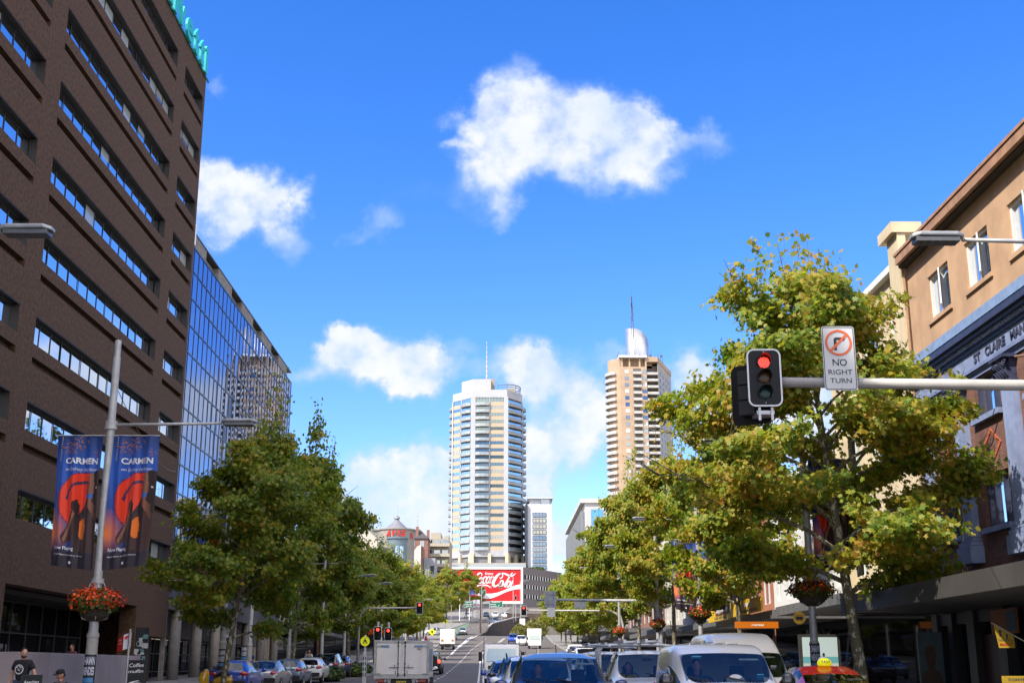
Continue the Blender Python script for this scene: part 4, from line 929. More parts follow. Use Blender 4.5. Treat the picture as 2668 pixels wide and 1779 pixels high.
# ------------------------------------------------------------------ round corner tower and neighbours on the left skyline
av = thing('round_corner_tower', 'beige round corner building with conical grey roof and red lettering', 'building', (-28, 336, 14))
bg_ = mat('rotunda_beige', (.27, .25, .215), .85, var=.06, scale=.4, streak=.15)
MB().lathe([(4.9, 10), (4.9, 37.7), (5.25, 37.8), (5.25, 38.15), (4.9, 38.2)], (-28.2, 336, 0), 36).build('drum_wall', bg_, av, smooth=False, world=True)
MB().box(-46, -28.2, 335.2, 350, 10, 37.9).box(-46.3, -28.5, 334.9, 350.2, 37.9, 38.2).build('side_wing', bg_, av, world=True)
MB().lathe([(3.4, 38.15), (2.2, 39.2), (.75, 40.5), (.62, 40.6), (.6, 41.1), (.9, 41.15), (.75, 41.5), (.3, 41.9), (.05, 42)], (-28.2, 336, 0), 24).build('roof', mat('grey_metal_roof', (.22, .22, .24), .5, .3, var=.1, scale=2), av, world=True)
MB().cyl((-28.2, 336, 41.9), (-28.2, 336, 45.2), .06, n=6).build('finial', steel(), av, world=True)
MB().lathe([(2.6, 10), (2.6, 35.0), (2.9, 35.1), (2.9, 35.5), (2.4, 35.6)], (-27.6, 331.6, 0), 26).build('bay_wall', mat('blue_grey_bay', (.14, .19, .22), .6), av, world=True)
for t in (-110, -84, -58): MB().ext([(-27.6 + 2.62 * math.cos(R(t + q)), 331.6 + 2.62 * math.sin(R(t + q)), 29.8) for q in (-11, 0, 11)] + [(-27.6 + 2.66 * math.cos(R(t + q)), 331.6 + 2.66 * math.sin(R(t + q)), 29.8) for q in (11, 0, -11)], (0, 0, 3.2)).build('bay_window', mirror_glass('bay_glass', .5, (.5, .7, 1.), (.05, .12, .3)), av, world=True)
rl = mat('sign_red', (.62, .02, .015), .4)
for i, ch in enumerate('AVIS'):
    t = R(-112 + i * 15.0); p = Vector((-28.2 + 5.06 * math.cos(t), 336 + 5.06 * math.sin(t), 35.95)); 
    MB().text(ch, p, (-math.sin(t), math.cos(t), 0), (0, 0, 1), 1.55, 1.2 if ch != 'I' else .42, .2, 0, .03, shear=.22).build('letter', rl, av, world=True)
t = R(-32); MB().text('A', (-28.2 + 5.06 * math.cos(t), 336 + 5.06 * math.sin(t), 35.6), (-math.sin(t), math.cos(t), 0), (0, 0, 1), 1.55, 1.1, .2, 0, .03).build('letter', rl, av, world=True)
for k in range(3):
    t = R(-100 + 28 * k)
    MB().ext([(-28.2 + 4.93 * math.cos(t + q), 336 + 4.93 * math.sin(t + q), 24) for q in (-.16, .16)] + [(-28.2 + 4.96 * math.cos(t + q), 336 + 4.96 * math.sin(t + q), 24) for q in (.16, -.16)], (0, 0, 2.2)).build('window', winglass(), av, world=True)
MB().cyl((-38.9, 333, 30), (-38.9, 333, 52), .09, n=5).cyl((-37.6, 333, 30), (-37.6, 333, 46), .07, n=5).build('aerial', steel(), av, world=True)
hs_ = thing('mansard_house', 'brick house with dark slate roof and tall finial on the left skyline', 'building', (-26, 405, 24))
MB().box(-29.6, -23.3, 400, 412, 20, 42.2).build('wall', MATS['red_brick'], hs_, world=True)
r_ = MB().add([(-30, 399.6, 42.3), (-23, 399.6, 42.3), (-23, 412.4, 42.3), (-30, 412.4, 42.3), (-27.6, 403, 45.6), (-26.2, 403, 45.6), (-26.2, 409, 45.6), (-27.6, 409, 45.6)], [(0, 1, 5, 4), (1, 2, 6, 5), (2, 3, 7, 6), (3, 0, 4, 7), (4, 5, 6, 7)])
ro = r_.build('roof', mat('slate_roof', (.06, .055, .065), .7, var=.2, scale=3), hs_, world=True)
MB().box(-27.4, -26.5, 400.5, 401.5, 43, 46.2).box(-23.9, -23.0, 402, 403, 42.5, 45.3).build('chimney', MATS['red_brick'], ro, world=True)
MB().cyl((-26.9, 401, 46.2), (-26.9, 401, 50), .08, n=5).sphere((-26.9, 401, 48.6), .22, 8, 5).build('finial', steel(), hs_, world=True)
for k in range(2): MB().box(-29 + k * 3.1, -27.6 + k * 3.1, 399.9, 399.98, 39.6, 41.6).build('window', winglass(), hs_, world=True)
be = thing('beige_flats', 'beige flats with long balconies left of the white high-rise', 'building', (-20, 420, 24))
MB().box(-25.5, -17.0, 415, 440, 20, 43.8).box(-23.3, -20, 417, 430, 43.8, 46).box(-18.8, -17.4, 418, 425, 43.8, 45).build('wall', mat('flats_beige', (.36, .32, .25), .85, streak=.2), be, world=True)
for k in range(4):
    z = 41.2 - k * 3.4
    MB().box(-25.7, -16.8, 413.2, 414.99, z - .15, z).box(-25.7, -16.8, 413.2, 413.3, z, z + .9).build('balcony', mat('flats_balcony', (.42, .38, .30), .8), be, world=True)
    q = MB()
    for i in range(3): q.box(-24.8 + i * 2.7, -22.8 + i * 2.7, 414.9, 414.98, z + .2, z + 2.2)
    q.build('window', winglass(), be, world=True)
wn_ = thing('narrow_white_house', 'tall narrow whitewashed house end beside the round corner tower', 'building', (-26, 385, 20))
MB().ext([(-27.2, 385, 18), (-24.6, 385, 18), (-24.6, 385, 38.9), (-25.8, 385, 38.3), (-27.2, 385, 36.4)], (0, 12, 0)).build('wall', mat('whitewash', (.56, .51, .46), .85, streak=.2), wn_, world=True)
MB().box(-24.6, -24.1, 386, 396, 18, 38.4).build('brick_side', MATS['red_brick'], wn_, world=True)
for k in range(3): MB().box(-24.09, -24.04, 388, 390, 24 + k * 4.2, 26.2 + k * 4.2).build('window', winglass(), wn_, world=True)
gn = thing('grey_townhouse', 'grey townhouse with white bay between the whitewashed house and the billboard', 'building', (-22, 390, 20))
MB().box(-24.0, -20.4, 391, 404, 18, 35.3).build('wall', mat('townhouse_grey', (.30, .31, .34), .8), gn, world=True)
MB().box(-23.6, -22.2, 390.2, 390.99, 20, 31.8).build('bay', white_paint(), gn, world=True)
for k in range(3): MB().box(-21.9, -20.7, 390.93, 390.98, 22 + k * 4.2, 24.4 + k * 4.2).build('window', winglass(), gn, world=True)
ghouse = thing('gabled_house', 'pale gabled house half hidden behind the tree left of the round corner tower', 'building', (-33, 322, 12))
MB().ext([(-37.2, 322, 12), (-31.2, 322, 12), (-31.2, 322, 33.8), (-34.6, 322, 36.6), (-37.2, 322, 35.4)], (0, 8, 0)).build('wall', mat('gable_render', (.50, .45, .38), .85), ghouse, world=True)
MB().ext([(-30.8, 321.7, 33.6), (-34.6, 321.7, 36.8), (-34.6, 321.7, 37.1), (-30.8, 321.7, 33.9)], (0, 8.6, 0)).build('roof', mat('zinc_roof', (.32, .36, .42), .5, .3), ghouse, world=True)
MB().box(-36.6, -35.7, 321.92, 321.98, 31, 33.5).build('window', winglass(), ghouse, world=True)
# ------------------------------------------------------------------ trees
lf_sun = leafmat('plane_leaf', [(0., (0.061, 0.112, 0.016)), (.25, (0.132, 0.213, 0.024)), (.45, (0.234, 0.274, 0.032)), (.62, (0.333, 0.304, 0.036)), (.8, (0.405, 0.274, 0.041)), (1., (0.344, 0.151, 0.036))], .5)
lf_grn = leafmat('plane_leaf_green', [(0., (0.053, 0.094, 0.013)), (.35, (0.121, 0.190, 0.022)), (.6, (0.227, 0.258, 0.028)), (.8, (0.346, 0.268, 0.034)), (1., (0.372, 0.166, 0.033))], .48)
def barkmat():
    m, t = new_mat('plane_bark')
    oc = t.add('ShaderNodeTexCoord').outputs['Object']
    v = t.vmath('MULTIPLY', oc, (1, 1, .55))
    f = t.rng(t.noise(v, 7., 4., .6), .55, .6)
    c = t.mix(t.noise(oc, 12., 3.), (.075, .065, .040), (.13, .115, .07))
    c = t.mix(f, c, (.42, .39, .29))
    p = t.add('ShaderNodeBsdfPrincipled', {'Base Color': c, 'Roughness': .85})
    t.add('ShaderNodeOutputMaterial', {0: p.outputs[0]}); return m
bark = barkmat()
L_NEAR = np.array([(0, -.55), (.16, -.32), (.50, -.38), (.34, -.05), (.58, .22), (.24, .2), (0, .62), (-.24, .2), (-.58, .22), (-.34, -.05), (-.50, -.38), (-.16, -.32)])
L_MID = np.array([(0, -.5), (.5, -.3), (.42, .25), (0, .6), (-.42, .25), (-.5, -.3)])
L_FAR = np.array([(0, -.55), (.5, 0), (0, .6), (-.5, 0)])
def leaves_mesh(name, pos, nrm, size, tmpl, m, rs):
    n, k = len(pos), len(tmpl)
    nrm = nrm / np.linalg.norm(nrm, axis=1, keepdims=True)
    a = np.cross(nrm, rs.normal(size=(n, 3))); a /= np.linalg.norm(a, axis=1, keepdims=True)
    b = np.cross(nrm, a)
    s = size[:, None, None]
    v = pos[:, None, :] + s * (a[:, None, :] * tmpl[None, :, 0:1] + b[:, None, :] * tmpl[None, :, 1:2] - nrm[:, None, :] * (np.abs(tmpl[None, :, 0:1]) * .35 + (tmpl[None, :, 1:2] ** 2) * .25))
    me = bpy.data.meshes.new(name)
    me.vertices.add(n * k); me.vertices.foreach_set('co', v.reshape(-1).astype(np.float32))
    me.loops.add(n * k); me.loops.foreach_set('vertex_index', np.arange(n * k, dtype=np.int32))
    me.polygons.add(n); me.polygons.foreach_set('loop_start', np.arange(n, dtype=np.int32) * k); me.polygons.foreach_set('loop_total', np.full(n, k, np.int32))
    me.materials.append(m); me.update(calc_edges=True); me.validate(); return me
PROF = [(0, .50), (.12, .86), (.25, 1.), (.42, .93), (.58, .74), (.74, .50), (.88, .28), (1., .10)]
def make_tree(seed, H, z0, rad, nleaf, lsize, tmpl, m, tr=.17, nb=26, shoots=6, prof=PROF, lean=None, asym=0., env=None):
    """returns (trunk mesh, crown mesh) with the trunk foot at the origin"""
    rs = np.random.RandomState(seed); tk = MB()
    lean = rs.normal(0, .25, 2) if lean is None else lean
    def axis(z): t = z / H; return np.array([lean[0] * t + .12 * math.sin(3.1 * t + seed), lean[1] * t + .12 * math.cos(2.7 * t + seed), z])
    zz = np.linspace(-.1, H * .93, 12)
    tk.tube([axis(z) for z in zz], [max(.018, tr * (1 - .9 * (z / H) ** .85) * (1.35 if i == 0 else 1)) for i, z in enumerate(zz)], 10)
    nodes = []; wts = []
    pr = np.array(prof)
    for i in range(nb):
        t = (i + .5) / nb; t = t ** .9
        zb = (z0 - .9) + (H * .88 - z0 + .6) * t * .9
        az = i * 2.4 + rs.normal(0, .35)
        L = rad * np.interp(t, pr[:, 0], pr[:, 1]) * rs.uniform(.78, 1.1) * (1 - asym * math.cos(az))
        rise = L * (.28 + .75 * t) * rs.uniform(.7, 1.3)
        p0 = axis(zb); d = np.array([math.cos(az), math.sin(az), 0])
        pts = []
        for k in range(7):
            s = k / 6
            pts.append(p0 + d * L * s + np.array([0, 0, rise * s ** .85 - (.10 * L) * s * s]) + rs.normal(0, .09, 3) * s * L * .3)
        r0 = tr * (.42 - .24 * t)
        tk.tube(pts, [max(.010, r0 * (1 - .9 * k / 6)) for k in range(7)], 6, caps=False)
        ns = int(5 + 7 * L / rad)
        for j in range(ns):
            s = rs.uniform(.28, 1.0); k = min(5, int(s * 6)); f = s * 6 - k
            q = pts[k] * (1 - f) + pts[k + 1] * f
            a2 = az + rs.choice([-1, 1]) * rs.uniform(.4, 1.3); l2 = L * rs.uniform(.18, .38) * (1.15 - .5 * s) + .25
            d2 = np.array([math.cos(a2), math.sin(a2), rs.uniform(-.25, .75)])
            sp = [q + d2 * l2 * u + np.array([0, 0, -.08 * u * u]) for u in (0, .5, 1)]
            tk.tube(sp, [r0 * .28 + .004, r0 * .18 + .004, .004], 4, caps=False)
            for u in np.linspace(.25, 1.12, 5): nodes.append(q + d2 * l2 * u); wts.append(1.)
        for u in (.6, .75, .9, 1.): nodes.append(pts[int(u * 6)]); wts.append(.8)
    for j in range(shoots):
        q = axis(H * rs.uniform(.78, .92)) + rs.normal(0, rad * .11, 3) * np.array([1, 1, .2]); L = rs.uniform(1.0, 2.3) * H / 14
        top = q + np.array([rs.normal(0, .25), rs.normal(0, .25), L])
        tk.tube([q, (q + top) / 2 + rs.normal(0, .05, 3), top], [.018, .012, .005], 4, caps=False)
        for u in np.linspace(.1, 1., 6): nodes.append(q + (top - q) * u); wts.append(.35)
    nodes = np.array(nodes); wts = np.array(wts)
    wts = wts * np.interp(nodes[:, 2] / H, [.62, .80, 1.], [1., .62, .45])
    # clumpy density: some twigs carry many leaves, some few
    cl = np.exp(rs.normal(0, .6, len(nodes))) * wts; idx = rs.choice(len(nodes), nleaf, p=cl / cl.sum())
    sg = .20 * rad / 4.6 + .05
    pos = nodes[idx] + rs.normal(0, 1, (nleaf, 3)) * np.array([sg, sg, sg * .62])
    ctr = np.stack([axis(z) for z in pos[:, 2]]); out = pos - ctr; out[:, 2] = 0; out /= (np.linalg.norm(out, axis=1, keepdims=True) + .01)
    # trim to the crown's envelope, ragged by sector
    if env is not None:
        e = np.array(env); cx = np.interp(pos[:, 2], e[:, 0], e[:, 1]); rr = np.interp(pos[:, 2], e[:, 0], e[:, 2]); dd = np.hypot(pos[:, 0] - cx, pos[:, 1])
    else:
        tt = (pos[:, 2] - z0) / (H * .97 - z0); rr = rad * np.interp(tt, pr[:, 0], pr[:, 1]) + .25; dd = np.hypot(pos[:, 0] - ctr[:, 0], pos[:, 1] - ctr[:, 1])
    an = np.arctan2(pos[:, 1], pos[:, 0]); rag = 1 + .14 * np.sin(an * 5 + pos[:, 2] * 2.3 + seed) + .08 * np.sin(an * 11 - pos[:, 2] * 5.1)
    ok = dd < rr * rag; pos, out = pos[ok], out[ok]; nleaf = len(pos)
    nrm = out * .75 + np.array([0, 0, .55]) + rs.normal(0, .55, (nleaf, 3))
    size = lsize * rs.uniform(.6, 1.2, nleaf)
    return tk.mesh('trunk', bark, True), leaves_mesh('crown', pos, nrm, size, tmpl, m, rs)
def place_tree(meshes, x, y, rz, sc, label, group, z=None, sxy=None):
    t = thing('plane_tree', label, 'tree', (x, y, P(y) + .1 if z is None else z), rz, group)
    t.scale = (sxy or sc, sxy or sc, sc)
    for nm, me in zip(('trunk', 'crown'), meshes):
        o = bpy.data.objects.new(nm, me); COL.objects.link(o); o.parent = t
    return t
GR, GL = 'plane trees along the right kerb', 'plane trees along the left kerb'
T1 = make_tree(11, 13.9, 4.0, 4.8, 68000, .17, L_NEAR, lf_sun, .19, 34, 10, lean=(-1.5, .2), asym=.08, prof=[(0, .75), (.1, .95), (.3, 1.), (.45, .85), (.6, .74), (.75, .62), (.88, .5), (1., .25)], env=[(3.8, -.5, 3.9), (4.9, -.4, 4.7), (6.9, -.7, 4.7), (8.1, -1.2, 4.1), (10, -1.7, 3.6), (11.2, -1.6, 3.0), (12.6, -1.4, 2.3), (13.4, -1.2, 1.5), (15.5, -1.0, 1.2)])
T2 = make_tree(5, 14.2, 4.6, 4.8, 46000, .18, L_MID, lf_sun, .18, 28, 7)
T0 = make_tree(23, 13.4, 3.3, 4.6, 48000, .175, L_NEAR, lf_grn, .15, 30, 9, lean=(1.9, -.4), asym=-.08)
T3 = make_tree(23, 13.2, 3.2, 4.7, 46000, .18, L_MID, lf_grn, .15, 28, 9, lean=(.9, 0.))
T4 = make_tree(31, 13.4, 3.2, 4.8, 26000, .235, L_FAR, lf_sun, .17, 24, 5)
T5 = make_tree(47, 13.2, 3.2, 4.8, 26000, .235, L_FAR, lf_grn, .17, 24, 5)
place_tree(T1, 10.2, 34.6, 0., 1., 'tall plane tree nearest the camera on the right, pale mottled trunk beside the red taxi', GR)
rightT = [(10.4, 54, 2.1, .96, T2, 'plane tree whose dark trunk crosses the yellow awning sign'),
 (10.4, 74, 0.3, 1.10, T2, 'olive plane tree with its trunk in front of the LA MAISON sign'),
 (10.2, 92, 4.0, 1.14, T2, 'plane tree with a thin trunk just left of the LA MAISON sign'),
 (10.2, 113, 1.2, 1.14, T4, 'yellow-green plane tree behind the bare sign back on the mast arm'),
 (10.2, 131, 3.3, 1.08, T4, 'yellowing plane tree in the middle of the right-hand row'),
 (10.5, 149, 5.1, 1.0, T4, 'yellowing plane tree behind the white box truck on the right'),
 (10.5, 167, .9, .95, T4, 'golden plane tree above the oncoming box truck'),
 (10.6, 186, 2.6, .98, T4, 'golden plane tree near the far end of the right-hand row'),
 (10.8, 206, 4.4, .95, T4, 'small golden plane tree second from the far end on the right'),
 (11.2, 226, 0.2, .92, T4, 'farthest plane tree of the right row beside the hedge')]
for x, y, rz, sc, me, lb in rightT: place_tree(me, x, y, rz, sc, lb, GR, sxy=.80 if y < 60 else .86 if y < 120 else .95)
leftT = [(-9.9, 45.5, 0., .85, T0, 'large green plane tree in front of the blue parked hatchback and second banner pole'),
 (-12.4, 76, 0., 1.24, T3, 'dark green plane tree behind the silver parked sedan'),
 (-13.2, 93, 4.1, 1.0, T3, 'plane tree whose trunk rises behind the white parked car'),
 (-12.9, 107, 1.1, .98, T5, 'plane tree beside the yellow pedestrian sign on the left'),
 (-12.2, 122, 3.0, 1.0, T5, 'leafy plane tree behind the pair of red signals on the left'),
 (-12.4, 140, 5.3, .96, T4, 'lighter plane tree beyond the pair of red signals'),
 (-12.6, 158, .7, 1.0, T4, 'yellow-green plane tree behind the single red signal on the left arm'),
 (-12.8, 176, 2.4, .95, T4, 'yellow-green plane tree above the far box truck'),
 (-13., 196, 4.9, 1.0, T4, 'ochre plane tree below the round corner tower'),
 (-13.6, 216, 1.6, .95, T4, 'ochre plane tree by the side street on the left'),
 (-14.4, 238, 3.6, 1.0, T5, 'green plane tree up the hill on the left'),
 (-14.8, 262, 5.8, 1.0, T4, 'reddish plane tree beside the uphill road'),
 (-13.6, 322, 1.0, 1.2, T4, 'broad yellow-green plane tree left of the banner poles on the hill'),
 (-8.9, 335, 2.9, 1.16, T4, 'farthest broad plane tree, covering the left of the red billboard')]
for x, y, rz, sc, me, lb in leftT: place_tree(me, x, y, rz, sc, lb, GL, sxy=.80 if y < 50 else .92 if y < 130 else sc)
# hedge on the bank beside the lower road
rs = np.random.RandomState(3); pts = rs.uniform(0, 1, (6000, 3)); hx = 2.5 + 8 * pts[:, 0]; hy = 262 + 46 * pts[:, 1]
hx = np.maximum(hx, np.array([wallx(y) + 2.2 for y in hy])); hz = np.array([zR(y) for y in hy]) + pts[:, 2] ** .7 * (1.4 + .5 * np.sin(hx * 2) + .35 * (hx - 2))
hm = leaves_mesh('hedge', np.stack([hx, hy, hz], 1), rs.normal(0, .6, (6000, 3)) + np.array([0, -.3, .7]), .4 * rs.uniform(.6, 1.2, 6000), L_FAR, leafmat('hedge_leaf', [(0, (.05, .07, .012)), (.5, (.13, .13, .02)), (1, (.2, .15, .03))], .3), rs)
hd_ = bpy.data.objects.new('hedge', hm); COL.objects.link(hd_); tag(hd_, 'yellow-green hedge on the bank between the lower road and the right-hand trees', 'hedge')
def clump(name, label, cx, cy, cz, rx, ry, rz, n, size, m, cat, group=None, tmpl=L_MID):
    r_ = np.random.RandomState(int(abs(cx * 100 + cy))); u = r_.normal(0, 1, (n, 3)); u /= np.linalg.norm(u, axis=1, keepdims=True); u *= r_.uniform(.3, 1, (n, 1)) ** .5
    me = leaves_mesh(name, np.array([cx, cy, cz]) + u * np.array([rx, ry, rz]), u + np.array([0, 0, .6]) + r_.normal(0, .5, (n, 3)), size * r_.uniform(.6, 1.2, n), tmpl, m, r_)
    o = bpy.data.objects.new(name, me); COL.objects.link(o)
    if label: tag(o, label, cat, group)
    return o
gsh = leafmat('low_shrub_leaf', [(0, (.02, .04, .008)), (.6, (.06, .10, .015)), (1, (.12, .14, .03))], .25)
for i, (x, y, lb) in enumerate(((-10.6, 79.6, 'low green shrub in the kerb planting beside the parked silver cars'), (-10.4, 91.5, 'low green shrub in the kerb planting at the end of the parked row'), (-10.5, 96, 'small grassy shrub behind the white box truck at the left kerb'))):
    clump('shrub', lb, x, y, P(y) + .45, .9, 1.4, .5, 900, .16, gsh, 'shrub', 'low shrubs in the left kerb planting')
clump('terrace_shrub', 'dark rounded shrub on the roof of the grey block beside the billboard', 14, 474, 38, 3.5, 3, 1.3, 800, .7, gsh, 'shrub')
# ------------------------------------------------------------------ street furniture
red_on = emis('signal_red_lit', (1., .03, .015), 4.5, (.3, .01, .01))
amb_off = mat('lens_amber_off', (.05, .022, .004), .3, spec=.3); grn_off = mat('lens_green_off', (.004, .03, .028), .3, spec=.3)
amb_on = emis('signal_amber_lit', (1., .35, .05), 3.5, (.3, .1, .01))
brd = mat('signal_board_black', (.006, .0065, .008), .5, var=.1, spec=.25)
rim = mat('signal_board_rim', (.62, .64, .66), .4, var=.04)
def rrect(w, h, r, n=6):
    P_ = []
    for cx, cz, a0 in ((w / 2 - r, h / 2 - r, 0), (-w / 2 + r, h / 2 - r, 90), (-w / 2 + r, -h / 2 + r, 180), (w / 2 - r, -h / 2 + r, 270)):
        for k in range(n + 1): t = R(a0 + 90 * k / n); P_.append((cx + r * math.cos(t), cz + r * math.sin(t)))
    return P_
def frame_ring(mb, w, h, r, t, y0, y1, mi=0):
    o, i = rrect(w, h, r), rrect(w - 2 * t, h - 2 * t, max(.01, r - t)); n = len(o)
    for k in range(n):
        k2 = (k + 1) % n
        a, b_, c, d = o[k], o[k2], i[k2], i[k]
        mb.ext([(a[0], y0, a[1]), (b_[0], y0, b_[1]), (c[0], y0, c[1]), (d[0], y0, d[1])], (0, y1 - y0, 0), mi)
def signal_head(root, M, lit=0, w=.53, h=.93, detail=True):
    """lantern facing local -Y, centred on the board"""
    b = MB().ext([(x, 0, z) for x, z in rrect(w, h, .11)], (0, .012, 0)).xf(M).build('target_board', brd, root)
    r_ = MB(); frame_ring(r_, w + .012, h + .012, .115, .026, -.006, .018); r_.xf(M).build('board_rim', rim, b)
    hs = MB()
    for k in range(3): hs.box(-.13, .13, .014, .24, .14 - .26 * k, .14 + .235 - .26 * k - .002 + .02)
    hs.xf(M).build('lamp_housing', black(), root)
    for k, zc in enumerate((.255, .0, -.255)):
        ln_ = MB()
        if k == lit and detail:
            ln_.disc((0, -.012, zc), (0, -1, 0), .098, 24)
            ln2 = MB(); 
            for i in range(-6, 7):
                for j in range(-6, 7):
                    if i * i + j * j < 37: ln2.disc((i * .0145, -.018, zc - .012 + j * .0145), (0, -1, 0), .0058, 6)
            l_ = ln_.xf(M).build('lens', mat('lens_red_glow', (.30, .006, .004), .2) , root); ln2.xf(M).build('led_array', red_on, l_)
        else:
            ln_.sphere((0, -.004, zc), (.098, .022, .098), 16, 8).xf(M).build('lens', (red_on if lit == 0 else amb_on) if k == lit else (amb_off if k == 1 else grn_off if k == 2 else mat('lens_red_off', (.06, .004, .004), .15)), root)
        v_ = MB(); n_ = 18
        for i in range(n_):
            t0, t1 = R(-40 + 260 * i / n_), R(-40 + 260 * (i + 1) / n_)
            L0 = .06 + .15 * max(0, math.sin(t0)); L1 = .06 + .15 * max(0, math.sin(t1)); r1, r2 = .112, .105
            v_.add([(r1 * math.cos(t0), 0, zc + r1 * math.sin(t0)), (r1 * math.cos(t1), 0, zc + r1 * math.sin(t1)), (r1 * math.cos(t1), -L1, zc + r1 * math.sin(t1)), (r1 * math.cos(t0), -L0, zc + r1 * math.sin(t0)),
                    (r2 * math.cos(t0), 0, zc + r2 * math.sin(t0)), (r2 * math.cos(t1), 0, zc + r2 * math.sin(t1)), (r2 * math.cos(t1), -L1, zc + r2 * math.sin(t1)), (r2 * math.cos(t0), -L0, zc + r2 * math.sin(t0))],
                   [(0, 1, 2, 3), (7, 6, 5, 4), (3, 2, 6, 7)])
        v_.xf(M).build('visor', black(), root)
GS = 'traffic signals along the street'
# near mast-arm signal
ms_ = thing('mast_arm_signal', 'near mast-arm traffic signal with black white-rimmed board showing red', 'traffic light', (9.7, 19.0, 0))
am_ = MB().tube([(9.7, 19.12, .15), (9.7, 19.12, 4.9), (9.55, 19.12, 5.55), (9.1, 19.12, 5.80), (8.4, 19.12, 5.82), (4.3, 19.12, 5.86)], [.13, .11, .10, .095, .09, .082], 16)
am_.build('mast_arm', mat('arm_cream_paint', (.40, .38, .35), .5, var=.06, streak=.1), ms_, smooth=True, world=True)
sig_root = ms_
def at(x, y, z, rz=0.): return Matrix.Translation((x, y, z)) @ Matrix.Rotation(rz, 4, 'Z')
def rel(root, x, y, z, rz=0.): l = root.location; return at(x - l.x, y - l.y, z - l.z, rz)
signal_head(ms_, rel(ms_, 4.22, 18.9, 5.885, R(-3)))
rear = MB().ext([(x, 0, z) for x, z in rrect(.66, 1.0, .12)], (0, .012, 0)).xf(rel(ms_, 4.10, 19.42, 5.72, R(148))); rear.build('rear_target_board', brd, ms_)
rh = MB()
for k in range(3): rh.box(-.13, .13, .014, .24, -.37 + .25 * k, -.13 + .25 * k - .01)
rh.xf(rel(ms_, 4.10, 19.42, 5.72, R(148))).build('rear_housing', black(), ms_)
MB().box(4.08, 4.36, 18.95, 19.35, 5.30, 5.36).box(4.1, 4.14, 18.93, 18.97, 5.2, 5.42).box(4.3, 4.34, 18.93, 18.97, 5.2, 5.42).build('bracket', steel(), ms_, world=True)
sgn = mat('sign_face_white', (.50, .51, .52), .45, var=.03); sblk = mat('sign_black', (.012, .014, .02), .5)
nt = thing('no_right_turn_sign', 'white NO RIGHT TURN sign hanging on the near mast arm', 'sign', (5.455, 18.95, 6.22))
Ms = at(0, 0, 0, R(0))
MB().ext([(x, 0, z) for x, z in rrect(.53, 1.06, .05)], (0, .006, 0)).build('sign_plate', sgn, nt)
b = MB(); frame_ring(b, .505, 1.035, .045, .010, -.004, .001); b.build('sign_border', sblk, nt)
rgm = mat('sign_orange_red', (.62, .10, .02), .45, var=.04)
ar_ = MB(); 
ar_.ext([(-.075, -.004, .13), (-.03, -.004, .13), (-.03, -.004, .30), (.08, -.004, .30), (.08, -.004, .275), (.115, -.004, .325), (.08, -.004, .375), (.08, -.004, .345), (-.045, -.004, .345), (-.075, -.004, .32)], (0, .003, 0))
ar_.build('arrow', sblk, nt)
pr_ = MB(); n_ = 40
for k in range(n_):
    t0, t1 = 2 * PI * k / n_, 2 * PI * (k + 1) / n_
    pr_.ext([(.215 * math.cos(t0), -.008, .255 + .215 * math.sin(t0)), (.215 * math.cos(t1), -.008, .255 + .215 * math.sin(t1)), (.180 * math.cos(t1), -.008, .255 + .180 * math.sin(t1)), (.180 * math.cos(t0), -.008, .255 + .180 * math.sin(t0))], (0, .006, 0))
d_ = .18 * math.sqrt(.5); e_ = .014
pr_.ext([(-d_ - e_, -.0075, .255 - d_ + e_), (-d_ + e_, -.0075, .255 - d_ - e_), (d_ + e_, -.0075, .255 + d_ - e_), (d_ - e_, -.0075, .255 + d_ + e_)], (0, .0055, 0))
pr_.build('prohibition_ring', rgm, nt)
tx = MB().text('NO', (0, -.001, -.125), (1, 0, 0), (0, 0, 1), .115, .23, 0, 0, .006).text('RIGHT', (0, -.001, -.27), (1, 0, 0), (0, 0, 1), .085, .385, 0, 0, .003).text('TURN', (0, -.001, -.41), (1, 0, 0), (0, 0, 1), .085, .345, 0, 0, .003)
tx.build('lettering', sblk, nt)
MB().sphere((0, -.006, .478), (.012, .006, .012), 8, 5).sphere((0, -.006, -.49), (.012, .006, .012), 8, 5).sphere((0, -.006, -.02), (.010, .006, .010), 8, 5).build('bolt', steel(), nt)
MB().box(-.02, .02, .008, .06, -.45, -.30).box(-.27, .27, .007, .03, -.42, -.38).box(-.27, .27, .007, .03, -.30, -.26).build('strap', steel(), nt)
MB().sphere((4.22, 18.89, 6.30), (.012, .006, .012), 8, 5).sphere((4.22, 18.89, 5.47), (.012, .006, .012), 8, 5).build('board_screw', steel(), ms_, world=True)
# street-lamp poles ("smart poles")
def lamp_head(mb_root, x, y, z, sx, L=.9):
    M = at(0, 0, 0)
    h = MB().ext([(x, y - .13, z + .03), (x, y + .13, z + .03), (x + sx * .12, y + .17, z + .06), (x + sx * L * .85, y + .17, z + .06), (x + sx * L, y + .09, z + .03), (x + sx * L, y - .09, z + .03), (x + sx * L * .85, y - .17, z + .06), (x + sx * .12, y - .17, z + .06)], (0, 0, .07))
    h.build('lamp_head', mat('lamp_head_grey', (.34, .36, .38), .4, .3), mb_root, world=True, bevel=.02)
    g = MB().box(min(x + sx * .08, x + sx * L * .93), max(x + sx * .08, x + sx * L * .93), y - .14, y + .14, z - .045, z + .034)
    for k in range(5): xx = x + sx * (.15 + .14 * k); g.box(min(xx, xx + sx * .015), max(xx, xx + sx * .015), y - .145, y + .145, z - .055, z - .046)
    g.build('lamp_lens', mat('lamp_underside', (.10, .105, .11), .35), mb_root, world=True, bevel=.015)
GP = 'grey street-light poles'
